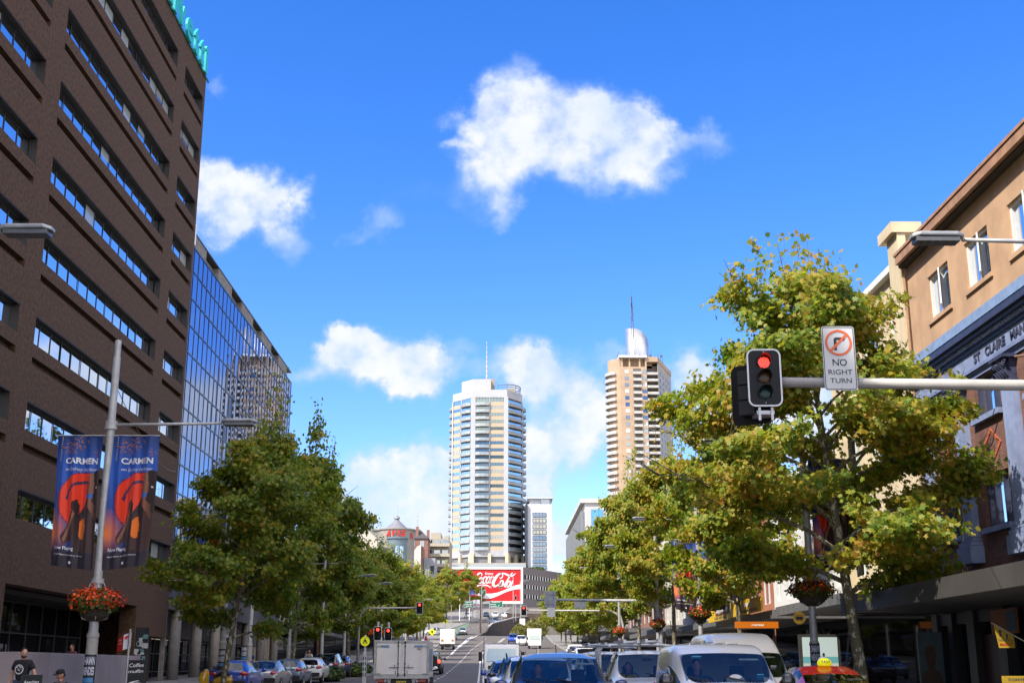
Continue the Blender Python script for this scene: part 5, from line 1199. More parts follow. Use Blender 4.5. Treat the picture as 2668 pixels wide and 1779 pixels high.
def smart_pole(x, y, label, H=9.7, za=7.38, side=1, arm=2.85, pole_r=.105, sleeve=True, arm2=False, group=GP):
    z0 = P(y) + .15 * (abs(x) > 9.5)
    t = thing('street_light_pole', label, 'street light', (x, y, z0), 0, group)
    MB().lathe([(pole_r * 1.15, 1.9 if sleeve else 0), (pole_r * 1.1, 2.2), (pole_r, 3), (pole_r * .9, H - .45), (pole_r * .75, H - .45), (pole_r * .8, H)], (x, y, z0), 18).build('pole', greypole(), t, smooth=False, world=True)
    if sleeve: MB().lathe([(.165, 0), (.155, .1), (.135, 1.98), (.15, 1.99), (.15, 2.06), (.11, 2.14)], (x, y, z0), 20).build('base_sleeve', mat('pole_base_paint', (.33, .32, .295), .6, streak=.35), t, world=True)
    MB().lathe([(.15, 0), (.15, .22)], (x, y, z0 + za - .12), 16).build('collar', greypole(), t, world=True)
    MB().tube([(x, y, z0 + za), (x + side * arm, y, z0 + za + .05)], [.045, .035], 10).build('arm', greypole(), t, smooth=True, world=True)
    lamp_head(t, x + side * arm, y, z0 + za + .03, side)
    return t
pA = smart_pole(-10.02, 31, 'near left street-light pole carrying two opera banners and a flower basket', za=7.3, H=9.55)
pB = smart_pole(-11.05, 50.3, 'left street-light pole half hidden by the big tree, with a second pair of banners', za=7.9, H=10)
for i, (y, lb) in enumerate(((64, 'left street-light pole between the silver parked cars'), (76, 'left street-light pole by the white parked car'), (90, 'left street-light pole near the planting at the end of the parked row'), (103, 'left street-light pole behind the single red signal'), (135, 'distant left street-light pole beyond the red signals'), (170, 'far left street-light pole in ochre foliage'))): smart_pole(-12.7, y, lb, H=9, za=6.9, sleeve=y < 80)
smart_pole(9.3, 37, 'right street-light pole with taped poster and flower basket beside the near plane tree', za=8.0, H=10, side=-1, arm=2.2)
smart_pole(9.5, 59, 'right street-light pole with a flower basket in front of the yellow sign', za=8.0, H=9.6, side=-1, arm=2.2)
smart_pole(9.5, 75, 'bare right street-light pole behind the utes', za=8., H=9.6, side=-1, arm=2.2, sleeve=False)
smart_pole(9.6, 100, 'right street-light pole behind the bare sign back', za=8., H=9.6, side=-1, arm=2.2, sleeve=False)
smart_pole(10.1, 20, 'street light reaching in from the right edge in front of the tan building', za=8.42, H=9.6, side=-1, arm=2.05)
smart_pole(-10.6, 20, 'street light reaching in from the left edge in front of the brown office block', za=8.50, H=9.6, side=1, arm=1.95)
# banners
def art(u, v, seed):
    n = lambda a, b: (math.sin(a * 12.9 + b * 78.2 + seed) * 43758.5) % 1
    c = np.array([.012, .065, .30]) * (1 - .45 * math.exp(-((v - .02) / .12) ** 2)) + np.array([.01, .05, .22]) * max(0, 1 - abs(v - .3) / .3)
    for fu, fv, fr in ((.28, .09, .15), (.52, .05, .17), (.9, .13, .10), (.42, .135, .06)):
        d = math.hypot((u - fu), (v - fv) * 2.7); a = math.atan2(v - fv, u - fu)
        if d < fr and math.sin(a * 13 + fu * 40) > .55 and n(round(d * 30), round(a * 6)) > .35: c = np.array([.45, .16, .08]) * (1 - .4 * d / fr)
    if v > .55: # warm glow at lower left
        g = max(0, 1 - math.hypot(u - .02, (v - .74) * 2.2) / .42); c = c * (1 - g) + np.array([.95, .22, .02]) * g
    if v > .78: k = min(1, (v - .78) / .12); c = c * (1 - k) + np.array([.018, .010, .022]) * k
    d = math.hypot((u - .64) / .50, (v - .50) / .215)
    a = math.atan2((v - .5) / .215, (u - .64) / .5)
    if d < 1 + .02 * math.sin(a * 34):
        c = np.array([.95, .05, .012])
        if .60 < d + .015 * math.sin(a * 40) < .70 and a < -.6: c = np.array([.05, .03, .10])
        if d > .97: c = np.array([.25, .01, .02])
    def inside(poly):
        r = False; j = len(poly) - 1
        for i in range(len(poly)):
            (xi, yi), (xj, yj) = poly[i], poly[j]
            if (yi > v) != (yj > v) and u < (xj - xi) * (v - yi) / (yj - yi) + xi: r = not r
            j = i
        return r
    if math.hypot(u - .30, (v - .76) * 2.4) < .0: c = np.array([.6, .12, .02])
    if inside([(.62, .70), (.74, .66), (.80, .72), (.78, .80), (.66, .80)]): c = np.array([.62, .12, .01])
    if inside([(.86, .275), (.97, .27), (1.02, .30), (1.02, .88), (.50, .90), (.46, .80), (.28, .83), (.22, .78), (.36, .68), (.44, .58), (.42, .52), (.52, .49), (.58, .54), (.56, .60), (.70, .52), (.74, .47), (.72, .42), (.75, .36), (.74, .32)]):
        c = np.array([.022, .010, .012]) + np.array([.05, .015, .01]) * n(round(u * 9), round(v * 4)) * (v > .6)
        if inside([(.74, .32), (.83, .285), (.86, .33), (.88, .42), (.84, .50), (.93, .54), (.95, .66), (.88, .60), (.76, .54), (.76, .46), (.73, .42), (.76, .37)]): c = np.array([.20, .075, .04]) * (.7 + .9 * max(0, 1 - abs(u - .80) / .12))
        if inside([(.26, .80), (.40, .66), (.47, .58), (.50, .60), (.42, .70), (.30, .82)]): c = np.array([.30, .13, .07])
        if inside([(.58, .66), (.70, .62), (.76, .70), (.72, .79), (.60, .78)]): c = np.array([.95, .20, .012])
        if math.hypot(u - .80, (v - .465) * 2.6) < .055: c = np.array([.02, .16, .55])
        if math.hypot(u - .93, (v - .40) * 2.6) < .02: c = np.array([.6, .6, .6])
    return np.clip(c, 0, 1)
def artmat():
    m, t = new_mat('printed_banner_cloth')
    a = t.add('ShaderNodeVertexColor', layer_name='art').outputs[0]
    bs = t.add('ShaderNodeBsdfPrincipled', {'Base Color': a, 'Roughness': .55, 'Sheen Weight': .2})
    tr = t.add('ShaderNodeBsdfTranslucent', {'Color': a})
    mx = t.add('ShaderNodeMixShader', {0: .25, 1: bs.outputs[0], 2: tr.outputs[0]})
    t.add('ShaderNodeOutputMaterial', {0: mx.outputs[0]}); return m
am2 = artmat()
wtx = mat('banner_print_white', (.72, .72, .74), .6)
def make_banner(seed, inner):
    """local: x 0..1.18 to the right, z 0 (top) to -3.3; inner = side next to the pole (0 left edge, 1 right edge)"""
    Wd, Ht, nu, nv = 1.18, 3.28, 56, 150
    def warp(x, z):
        u, v = x / Wd, -z / Ht
        w_ = lambda u, v: (.085 * math.sin(u * 9 + seed + 2 * v) + .06 * math.sin(u * 21 + seed * 2 - 1.5 * v)) * (.25 + .75 * math.sin(PI * min(1, v * .9 + .05)))
        sl = v * v * .10 * (u - (1 - inner)) ; drop = v * v * .13 * (u if inner else 1 - u)
        sq = 1 - .10 * v * v
        xx = (u - inner) * Wd * sq + inner * Wd
        return (xx, w_(u, v), z - drop)
    b = MB(); cols = []
    for j in range(nv + 1):
        for i in range(nu + 1): b.v.append(warp(i / nu * Wd, -j / nv * Ht))
    for j in range(nv):
        for i in range(nu):
            b.f.append((j * (nu + 1) + i, (j + 1) * (nu + 1) + i, (j + 1) * (nu + 1) + i + 1, j * (nu + 1) + i + 1)); b.m.append(0)
            cols.append((*art((i + .5) / nu, (j + .5) / nv, 1.), 1.))
    me = b.mesh('banner_cloth', am2, True); at_ = me.color_attributes.new('art', 'FLOAT_COLOR', 'CORNER')
    at_.data.foreach_set('color', np.repeat(np.array(cols, np.float32), 4, axis=0).reshape(-1))
    t = MB().text('CARMEN', (Wd * .57, 0, -.72), (1, 0, 0), (0, 0, 1), .15, .80, 0, 0, .03).text('on Sydney Harbour', (Wd * .57, 0, -.90), (1, 0, 0), (0, 0, 1), .085, .78, 0, 0, .0, shear=.25)
    t.text('Now Playing', (Wd * .30, 0, -2.86), (1, 0, 0), (0, 0, 1), .085, .50, 0, 0, .015).text('Handa Opera on Sydney Harbour', (Wd * .42, 0, -3.0), (1, 0, 0), (0, 0, 1), .04, .8).disc((Wd * .45, 0, -3.16), (0, -1, 0), .035, 12)
    t.text('O P E R A  AUSTRALIA', (Wd * .10, 0, -.35), (0, 0, -1), (1, 0, 0), .045, .62)
    t.v = [((lambda q: (q[0], q[1] - .014, q[2]))(warp(min(max(x, 0), Wd), z))) for x, y, z in t.v]
    return me, t.mesh('banner_lettering', wtx)
bars = lambda x0, x1, y, zt, zb: MB().cyl((x0, y, zt), (x1, y, zt), .014, n=6)
bnA, bnB = make_banner(1., 1), make_banner(3.4, 0)
def put_banner(m, x, y, z, label, inner):
    t = thing('street_banner', label, 'banner', (x, y, z), 0, 'opera banners on the left poles')
    c = bpy.data.objects.new('banner_cloth', m[0]); COL.objects.link(c); c.parent = t
    l_ = bpy.data.objects.new('banner_lettering', m[1]); COL.objects.link(l_); l_.parent = c
    MB().cyl((-.08 if not inner else 0, 0, .005), (1.18 + (.08 if inner else 0), 0, .005), .016, n=6).build('top_rod', greypole(), t)
put_banner(bnA, -11.36, 31, 7.18, 'blue and red opera banner hanging left of the near pole', 1)
put_banner(bnB, -9.93, 31, 7.18, 'blue and red opera banner hanging right of the near pole', 0)
put_banner(bnA, -12.39, 50.3, 7.5, 'opera banner left of the second pole, behind the big tree', 1)
put_banner(bnB, -10.95, 50.3, 7.5, 'opera banner right of the second pole, behind leaves', 0)
for x, y, z, i_, lb in ((9.45, 37, 7.6, 0, 'opera banner on the right pole hidden in the near tree'), (9.65, 59, 7.4, 0, 'opera banner on the right pole behind the second tree'), (8.25, 59, 7.4, 1, 'opera banner left of the pole behind the second right-hand tree'), ): 
    put_banner(bnB if not i_ else bnA, x, y, z, lb, i_)
# flower baskets
fl_leaf = leafmat('basket_leaf', [(0, (.02, .04, .008)), (.5, (.06, .09, .014)), (1, (.12, .13, .03))], .3)
def flowermat():
    return leafmat('basket_flower', [(0, (.42, .02, .008)), (.5, (.68, .06, .01)), (1, (.75, .16, .02))], .25)
flm = flowermat()
def basket(x, y, z, r, label, seed, frac=.5):
    t = thing('flower_basket', label, 'flower basket', (x, y, z), 0, 'hanging flower baskets on poles')
    rs = np.random.RandomState(seed)
    b = MB().lathe([(r * .25, -.42), (r * .55, -.30), (r * .72, -.05), (r * .78, 0), (r * .7, .0)], (0, 0, 0), 18)
    b.build('basket_bowl', mat('basket_dark', (.05, .04, .03), .9), t)
    w_ = MB().tube([(r * .62 * math.cos(a), r * .62 * math.sin(a), -.02) for a in [2 * PI * k / 20 for k in range(21)]], .014, 5)
    for k in range(4): a = k * PI / 2 + .4; w_.tube([(0, 0, -.45), (r * .5 * math.cos(a), r * .5 * math.sin(a), -.35), (r * .62 * math.cos(a), r * .62 * math.sin(a), -.02), (r * .3 * math.cos(a), r * .3 * math.sin(a), .45), (.1 * math.cos(a), .1 * math.sin(a), .62)], .012, 5)
    w_.cyl((0, 0, .5), (0, 0, .62), .15, n=14)
    w_.build('hanging_frame', greypole(), t)
    for nm, m, n, s in (('foliage', fl_leaf, 1300, .085), ('flowers', flm, int(2400 * frac), .07)):
        u = rs.normal(0, 1, (n, 3)); u /= np.linalg.norm(u, axis=1, keepdims=True); rr = rs.uniform(.55, 1.08, (n, 1)); rr[rs.rand(n) < .12] *= 1.18
        p = u * rr * np.array([r, r, .33]); p[:, 2] = np.where(p[:, 2] < 0, p[:, 2] * .75, p[:, 2]) + .03
        if nm == 'flowers': p[:, 2] += .05; p = p * np.array([1.02, 1.02, 1]); 
        me = leaves_mesh(nm, p, u + rs.normal(0, .5, (n, 3)) + np.array([0, 0, .4]), s * rs.uniform(.6, 1.2, n), L_MID, m, rs)
        o = bpy.data.objects.new(nm, me); COL.objects.link(o); o.parent = t
basket(-10.02, 31, 2.95, .60, 'basket of red flowers round the near left pole below the banners', 5, .8)
basket(9.32, 37, 3.62, .66, 'dark leafy flower basket on the right pole beside the near tree', 6, .25)
basket(9.5, 59, P(59) + 3.55, .52, 'red flower basket on the pole in front of the yellow sign', 8, .3)
basket(-10.1, 103, P(103) + 3.0, .75, 'red flower basket seen above the white box truck', 9, 1.)
basket(9.6, 100, P(100) + 3.2, .45, 'small orange flower basket far up the right row of trees', 12, .6)
basket(9.5, 75, P(75) + 3.4, .45, 'small flower basket hanging on the bare pole', 13, .3)
# posters taped round the poles
def pole_poster(x, y, z0, label, r=.158):
    t = thing('pole_poster', label, 'poster', (x, y, z0), 0, 'concert posters taped round poles')
    b = MB(); n = 12
    for k in range(n):
        t0, t1 = R(-165 + 150 * k / n), R(-165 + 150 * (k + 1) / n)
        b.add([(r * math.cos(t0), r * math.sin(t0), 0), (r * math.cos(t1), r * math.sin(t1), 0), (r * .96 * math.cos(t1), r * .96 * math.sin(t1), 1.32), (r * .96 * math.cos(t0), r * .96 * math.sin(t0), 1.32)], [(0, 1, 2, 3)])
    b.build('poster_sheet', mat('poster_black', (.015, .017, .025), .6), t)
    def wrap(mb): 
        rr = r + .003; mb.v = [(rr * math.sin(v[0] / rr), -rr * math.cos(v[0] / rr), v[2]) for v in mb.v]; return mb
    w_ = .30
    MB().text('SHAWN', (0, 0, 1.10), (1, 0, 0), (0, 0, 1), .17, w_, 0, 0, .03).text('MENDES', (0, 0, .88), (1, 0, 0), (0, 0, 1), .17, w_, 0, 0, .03).text('SUN 1 DEC', (0, 0, .38), (1, 0, 0), (0, 0, 1), .12, w_, 0, 0, .02)
    q = MB(); q.text('SHAWN', (0, 0, 1.08), (1, 0, 0), (0, 0, 1), .19, w_, 0, 0, .03).text('MENDES', (0, 0, .84), (1, 0, 0), (0, 0, 1), .19, w_, 0, 0, .03).text('SUN 1 DEC', (0, 0, .40), (1, 0, 0), (0, 0, 1), .12, w_, 0, 0, .02)
    wrap(q).build('poster_lettering', mat('poster_print', (.55, .56, .66), .6), t)
    q = MB()
    for (a, b_, c, d) in ((-.15, .15, .66, .77), (-.15, .15, .16, .34)):
        for k in range(6): xa = a + (b_ - a) * k / 6; xb = a + (b_ - a) * (k + 1) / 6; q.quad((xa, 0, c), (xb, 0, c), (xb, 0, d), (xa, 0, d))
    wrap(q).build('poster_panel', mat('poster_blue', (.05, .20, .42), .6), t)
pole_poster(-10.02, 31, .42, 'dark concert poster wrapped round the foot of the near left pole')
pole_poster(9.3, 37, .80, 'dark concert poster wrapped round the right pole beside the lit advert')
pole_poster(-11.05, 50.3, .85, 'concert posters round the second left pole behind the tree trunk')
pole_poster(-12.95, 64, 1.2, 'concert poster round the left pole between the silver parked cars')
# illuminated advert panel
ad = thing('beach_advert', 'lit beach advert panel behind the right pole', 'advert', (11.5, 45, .2))
MB().box(10.78, 12.24, 45.02, 45.22, .35, 2.6).box(10.95, 12.05, 45.05, 45.19, .1, .349).build('case', mat('advert_case', (.06, .055, .05), .4, .4), ad, world=True)
MB().box(10.88, 12.14, 45.0, 45.018, 1.82, 2.5).build('advert_sky', emis('advert_sky_glow', (.55, .68, .66), .22, (.25, .3, .3)), ad, world=True)
MB().box(10.88, 12.14, 45.0, 45.018, 1.60, 1.818).build('advert_sea', emis('advert_sea_glow', (.14, .38, .42), .25, (.06, .18, .18)), ad, world=True)
MB().box(10.88, 12.14, 45.0, 45.018, .5, 1.598).build('advert_sand', emis('advert_sand_glow', (.55, .60, .55), .22, (.25, .25, .22)), ad, world=True)
MB().sphere((11.62, 44.99, 1.90), (.045, .01, .055), 10, 6).sphere((11.62, 44.99, 1.74), (.07, .01, .13), 10, 6).ext([(11.55, 44.985, 1.69), (11.74, 44.985, 1.60), (11.74, 44.985, 1.56), (11.55, 44.985, 1.60)], (0, .01, 0)).build('advert_figure', sblk, ad, world=True)
ad2 = thing('advert_portrait', 'dim portrait poster on the shop wall right of the near tree trunk', 'poster', (13.8, 40.4, 1.))
MB().box(13.5, 14.3, 40.4, 40.45, .7, 2.55).build('poster_sheet', mat('poster_teal', (.05, .09, .12), .5), ad2, world=True)
MB().ext([(13.55, 40.385, .75), (14.25, 40.385, .75), (14.22, 40.385, 1.1), (14.12, 40.385, 1.32), (13.98, 40.385, 1.42), (14.02, 40.385, 1.6), (14.06, 40.385, 1.85), (14.0, 40.385, 2.08), (13.88, 40.385, 2.14), (13.75, 40.385, 2.08), (13.69, 40.385, 1.85), (13.74, 40.385, 1.6), (13.8, 40.385, 1.42), (13.64, 40.385, 1.32), (13.56, 40.385, 1.1)], (0, .01, 0)).build('portrait', mat('portrait_dark', (.06, .035, .03), .6), ad2, world=True)
# bus stop disc
bs_ = thing('bus_stop_sign', 'round yellow bus-stop sign fixed to the right pole', 'sign', (8.89, 36.95, 2.86))
MB().cyl((0, 0, 0), (0, .02, 0), .185, n=32).build('disc', mat('bus_yellow', (.90, .46, .01), .4), bs_)
bu = MB().ext([(x - .0, -.004, z - .01) for x, z in rrect(.19, .10, .02)], (0, .003, 0)).box(-.11, .11, -.004, -.001, .07, .085).box(-.075, -.04, -.004, -.001, -.085, -.06).box(.04, .075, -.004, -.001, -.085, -.06).box(-.12, -.10, -.004, -.001, -.03, .03).box(.10, .12, -.004, -.001, -.03, .03)
bu.build('bus_pictogram', sblk, bs_)
MB().cyl((.18, .02, 0), (.36, .05, 0), .012, n=6).build('bracket', steel(), bs_)
# no stopping sign
ns = thing('no_stopping_sign', 'folded red and white parking sign on a thin pole left of the arcade', 'sign', (-9.76, 33, .15))
MB().cyl((-9.72, 33, .15), (-9.70, 33, 2.36), .03, n=10).sphere((-9.70, 33, 2.38), .035, 8, 6).build('post', steel(), ns, world=True)
MB().ext([(-10.04, 33.10, 1.82), (-9.86, 33.0, 1.87), (-9.86, 33.0, 2.26), (-10.04, 33.10, 2.17)], (0, .012, 0)).build('red_plate', mat('plate_red', (.50, .02, .015), .4, var=.04), ns, world=True)
MB().ext([(-9.855, 32.99, 1.87), (-9.68, 33.06, 1.94), (-9.68, 33.06, 2.33), (-9.855, 32.99, 2.26)], (0, .012, 0)).build('white_plate', mat('plate_white', (.60, .62, .66), .4, var=.04), ns, world=True)
nx = MB().box(-10.0, -9.9, 33.03, 33.04, 2.09, 2.13)
nx.text('NO', (-9.95, 33.035, 2.10), (.87, -.48, .2), (0, 0, 1), .05, .08, 0, 0, .01).text('STOPPING', (-9.95, 33.035, 2.02), (.87, -.48, .2), (0, 0, 1), .03, .14, 0, 0, .01)
nx.f = nx.f[6:]; nx.m = nx.m[6:]
nx.build('plate_lettering', wtx, ns, world=True)
MB().ext([(-9.83, 32.985, 2.14), (-9.71, 33.03, 2.19), (-9.71, 33.03, 2.27), (-9.83, 32.985, 2.22)], (0, .01, 0)).build('plate_mark', mat('plate_red', (0, 0, 0)), ns, world=True)
# planter wall, boards on the left footpath
pwm = mat('lilac_rendered_wall', (.29, .25, .26), .85, var=.10, scale=.5, streak=.25)
tag(MB().box(-17.0, -16.2, 42.8, 57, .1, 1.96).build('terrace_wall', pwm, bevel=.02), 'pale lilac terrace wall on the left footpath in front of the brown block', 'wall')
def chalkboard(x, y, z, w, h, lines, label, lean=8):
    t = thing('chalkboard', label, 'sign board', (x, y, z), 0)
    t.rotation_euler = (R(-lean), 0, R(rnd.uniform(-6, 6)))
    MB().box(-w / 2, w / 2, 0, .03, 0, h).build('board', mat('chalk_black', (.014, .016, .018), .8), t)
    fr_ = MB().box(-w / 2 - .03, -w / 2, -.01, .04, 0, h).box(w / 2, w / 2 + .03, -.01, .04, 0, h).box(-w / 2 - .03, w / 2 + .03, -.01, .04, h, h + .03); fr_.build('board_frame', sblk, t)
    MB().box(-w / 2, -w / 2 + .04, .05, .35, 0, .03).obox((0, .22, h * .45), (w * .9, .03, h * .95), M=Matrix.Rotation(R(2 * lean), 4, 'X')).build('rear_leg', sblk, t)
    l_ = MB()
    for i, (s_, hh) in enumerate(lines): l_.text(s_, (0, -.001, h - .18 - i * hh * 1.75), (1, .0, .04), (0, 0, 1), hh, w * .82, 0, 0, .005, shear=.15)
    l_.build('chalk_lettering', wtx, t)
chalkboard(-10.95, 29.6, .15, .42, 1.10, (('Aperitivo', .09), ('happy hour', .055), ('daily', .055)), 'chalkboard with white script on the left footpath beside the seated person')
chalkboard(-11.3, 39.2, .15, .55, 1.5, (('Coffee', .12), ('muffin', .10), ('6', .16)), 'tall chalkboard advertising coffee beside the arcade column')
pm = thing('menu_display', 'pale teal menu display with white figures beside the first arcade column', 'sign', (-19, 66, .2))
MB().box(-19.1, -18.4, 66, 66.1, .2, 3.5).build('display_case', mat('display_dark', (.02, .022, .025), .4), pm, world=True)
q = MB(); rs2 = random.Random(4)
for k in range(16): q.obox((-18.75 + rs2.uniform(-.22, .22), 65.98, 1.6 + rs2.uniform(0, 1.7)), (rs2.uniform(.08, .35), .02, rs2.uniform(.06, .3)), 0, k % 2)
q.build('display_print', [mat('display_teal', (.13, .28, .28), .4), mat('display_white', (.5, .52, .52), .4)], pm, world=True)
# parking plates
for x, y, z, w_, h_, lb in ((-12.2, 57, 3.15, .5, .75, 'white parking plate with red mark beside the trunk of the big left tree'), (-10.8, 50.3, 3.0, .28, .62, 'narrow white plate on the second left pole')):
    t = thing('parking_sign', lb, 'sign', (x, y - .2, z))
    MB().ext([(a, 0, c) for a, c in rrect(w_, h_, .03)], (0, .01, 0)).build('sign_plate', mat('plate_grey_white', (.40, .42, .42), .5), t)
    q = MB().box(-w_ * .3, -w_ * .05, -.006, -.002, h_ * .22, h_ * .4); q.build('plate_mark', mat('plate_red', (0, 0, 0)), t)
    q = MB()
    for k in range(4): q.box(-w_ * .35, w_ * .35, -.006, -.002, -h_ * .36 + k * .1, -h_ * .36 + k * .1 + .03)
    q.build('plate_lettering', mat('plate_green', (.10, .20, .14), .5), t)
    if y == 57: MB().cyl((0, .03, -z + P(57)), (0, .03, .35), .03, n=8).build('post', steel(), t)
# pedestrian crossing sign
pc_ = thing('pedestrian_sign', 'round fluorescent yellow pedestrian sign on a white post at the left kerb', 'sign', (-7.75, 72.5, P(72)))
zc = 2.93 - P(72)
MB().cyl((0, .05, 0), (0, .05, zc + .35), .07, n=12).box(-.11, .11, .0, .1, .1, 2.2 - P(72) + .1).build('post', mat('white_post', (.5, .5, .5), .5), pc_)
MB().cyl((0, -.06, zc), (0, -.03, zc), .27, n=32).build('disc', emis('fluoro_yellow', (.75, .80, .0), .12, (.70, .72, .01)), pc_)
MB().ext([(-.12, -.07, zc - .12), (-.05, -.07, zc + .10), (.05, -.07, zc + .10), (.13, -.07, zc - .12), (.07, -.07, zc - .12), (0, -.07, zc + .02), (-.06, -.07, zc - .12)], (0, .008, 0)).cyl((0, -.065, zc + .16), (0, -.07, zc + .16), .04, n=10).build('pictogram', sblk, pc_)
q = MB()
for k in range(4): q.box(-.09, .09, -.012, -.001, .5 + .3 * k, .7 + .3 * k)
q.build('post_stickers', mat('sticker_navy', (.04, .05, .09), .6), pc_)
ps2 = thing('push_button_box', 'small yellow pedestrian signal box beside the white box truck', 'signal box', (-6.5, 72.5, 2.5))
MB().box(-7.15, -6.9, 72.5, 72.7, 2.35, 2.85).build('case', mat('case_yellow', (.68, .42, .02), .5), ps2, world=True)
MB().cyl((-7.02, 72.6, P(72)), (-7.02, 72.6, 2.35), .05, n=8).build('post', steel(), ps2, world=True)
# other signals
def post_signal(x, y, z, label, post=True, arm=None, lit=0, sc=1.):
    t = thing('traffic_signal', label, 'traffic light', (x, y, P(y)), 0, GS)
    signal_head(t, Matrix.Translation((0, 0, z - P(y))) @ Matrix.Scale(sc, 4), lit, detail=False)
    if post: MB().cyl((0, .16, 0), (0, .16, z - P(y) + .75), .075, n=10).build('post', mat('signal_post_grey', (.45, .45, .46), .5), t)
    if arm is not None:
        zz = z - P(y)
        MB().tube([(0, .2, zz + .05), (arm, .2, zz + .0), (arm * 1.12, .2, zz - .4), (arm * 1.15, .2, zz - 1.2), (arm * 1.15, .2, 0)], [.06, .08, .09, .1, .11], 10).build('mast_arm', mat('arm_cream_paint', (0, 0, 0)), t, smooth=True)
    return t
post_signal(-7.77, 80, 3.58, 'left of the two red signals on posts behind the white box truck', True, sc=.92)
post_signal(-7.15, 80.6, 3.55, 'right of the two red signals on posts behind the white box truck', True, sc=.86)
post_signal(-6.1, 95, 5.86, 'red signal on a mast arm in front of the left-hand trees', False, arm=-4.0, sc=.95)
post_signal(2.14, 110, 6.35, 'red signal on a mast arm in front of the right-hand trees', False, arm=7.6, sc=.92)
post_signal(.28, 400, 27.1, 'distant amber signal in front of the red billboard', False, arm=-5.5, lit=1, sc=1.5)
post_signal(-5.6, 330, 18.4, 'distant red signal on the uphill road', True, sc=1.1)
post_signal(4.3, 330, 19.6, 'distant dark signal head right of the green direction sign', True, lit=5, sc=1.1)
# mast arm with the blank back of a sign
mb_ = thing('sign_mast_arm', 'mast arm carrying a blank grey sign back in front of the right-hand trees', 'mast arm', (9.7, 75, P(75)))
MB().tube([(2.25, 75, 5.42), (8.6, 75, 5.36), (9.4, 75, 5.1), (9.7, 75, 4.2), (9.7, 75, P(75))], [.07, .09, .1, .11, .13], 12).build('arm', mat('arm_grey_paint', (.40, .41, .42), .5), mb_, smooth=True, world=True)
MB().ext([(3.06 + a, 74.8, 5.43 + c) for a, c in rrect(.70, .98, .08)], (0, .02, 0)).build('sign_back', mat('bare_aluminium', (.30, .31, .33), .45, .5, var=.06), mb_, world=True)
q = MB()
for dx_ in (-.17, .17): q.box(3.06 + dx_ - .02, 3.06 + dx_ + .02, 74.76, 74.799, 4.98, 5.88)
for dz_ in (-.28, .28): q.box(2.75, 3.37, 74.765, 74.795, 5.43 + dz_ - .015, 5.43 + dz_ + .015)
q.build('sign_bracing', mat('bracing_aluminium', (.24, .25, .27), .5, .5), mb_, world=True)
MB().box(4.5, 5.2, 74.85, 74.87, 4.9, 5.3).build('sign_plate', mat('plate_grey_white', (0, 0, 0)), mb_, world=True)
sb2 = thing('blank_sign', 'small grey sign back on the far right mast arm', 'sign', (4.1, 109.8, 6.1))
MB().ext([(4.55 + a, 109.8, 6.3 + c) for a, c in rrect(.72, 1.0, .06)], (0, .02, 0)).build('sign_plate', mat('bare_aluminium', (0, 0, 0)), sb2, world=True)
# direction signs on the hill
gsm = mat('direction_green', (.004, .13, .07), .45, var=.05)
def dsign(x, y, z, w_, h_, lines, label, m=None, post=None, tm=None):
    t = thing('direction_sign', label, 'road sign', (x, y, z))
    MB().ext([(a, 0, c) for a, c in rrect(w_, h_, .15)], (0, .06, 0)).build('sign_plate', m or gsm, t)
    q = MB(); frame_ring(q, w_ - .1, h_ - .1, .12, .07, -.03, -.002); q.build('sign_border', wtx, t)
    q = MB()
    for i, (s_, fx, ww, hh, dz_) in enumerate(lines): q.text(s_, (fx, -.01, dz_), (1, 0, 0), (0, 0, 1), hh, ww, 0, 0, .03)
    q.build('sign_lettering', tm or wtx, t)
    if post: 
        q = MB()
        for px_ in post: q.cyl((px_, .2, -z + P(y)), (px_, .2, h_ * .5), .09, n=8)
        q.build('post', steel(), t)
    return t
dsign(-.95, 330, 17.9, 3.6, 1.75, (('EDGECLIFF', 0, 2.2, .30, .42), ('Rose Bay', -.75, 1.5, .26, -.1), ('Watsons Bay', -.6, 1.8, .26, -.6)), 'wide green direction sign with arrow below the red billboard', post=(-1.6, 1.6))
MB().text('>', (.9, -.02, -.45), (1, 0, 1), (-1, 0, 1), .35, .45, 0, 0, .05).build('arrow', wtx, bpy.data.objects['direction_sign'])
dsign(-8.2, 330, 17.9, 2.6, 1.85, (('KINGS', 0, 1.6, .3, .35), ('Darlinghurst', 0, 2.1, .28, -.15), ('CROSS', 0, 1.5, .28, -.62)), 'green direction sign at the left of the white sign on the hill', post=(1.1,))
dsign(-5.95, 328, 18.0, 2.1, 1.9, (('MAX 50', 0, 1.6, .42, -.55),), 'white rectangular sign with red letters on the hill', mat('hill_sign_white', (.55, .56, .60), .5), (0.,), mat('print_red', (0, 0, 0)))
dsign(-4.6, 340, 21.6, 1.8, 1.4, (('T', 0, .6, .5, -.25),), 'small high green sign in front of the billboard ribbon', post=(0.,))
for x, lb in ((-10.6, 'left'), (-8.0, 'right')):
    t = thing('flag_banner', 'violet-blue street banner on the %s pole below the billboard' % ('shorter' if lb == 'left' else 'taller'), 'banner', (x, 332, 20.6 + (.4 if lb == 'right' else 0)), 0, 'violet street banners on the hill')
    MB().box(-1.25, -.1, 0, .03, -.7, .6).box(.1, 1.25, 0, .03, -.6, .7).build('cloth', mat('violet_cloth', (.12, .14, .48), .7, var=.2, scale=2), t)
    p_ = thing('banner_pole', '%s white pole with violet banners on the hill' % ('shorter' if lb == 'left' else 'taller'), 'pole', (x, 332.15, P(332)))
    MB().cyl((0, 0, 0), (0, 0, 23.5 + (.6 if lb == 'right' else 0) - P(332)), .13, n=8).build('pole', white_paint(), p_)
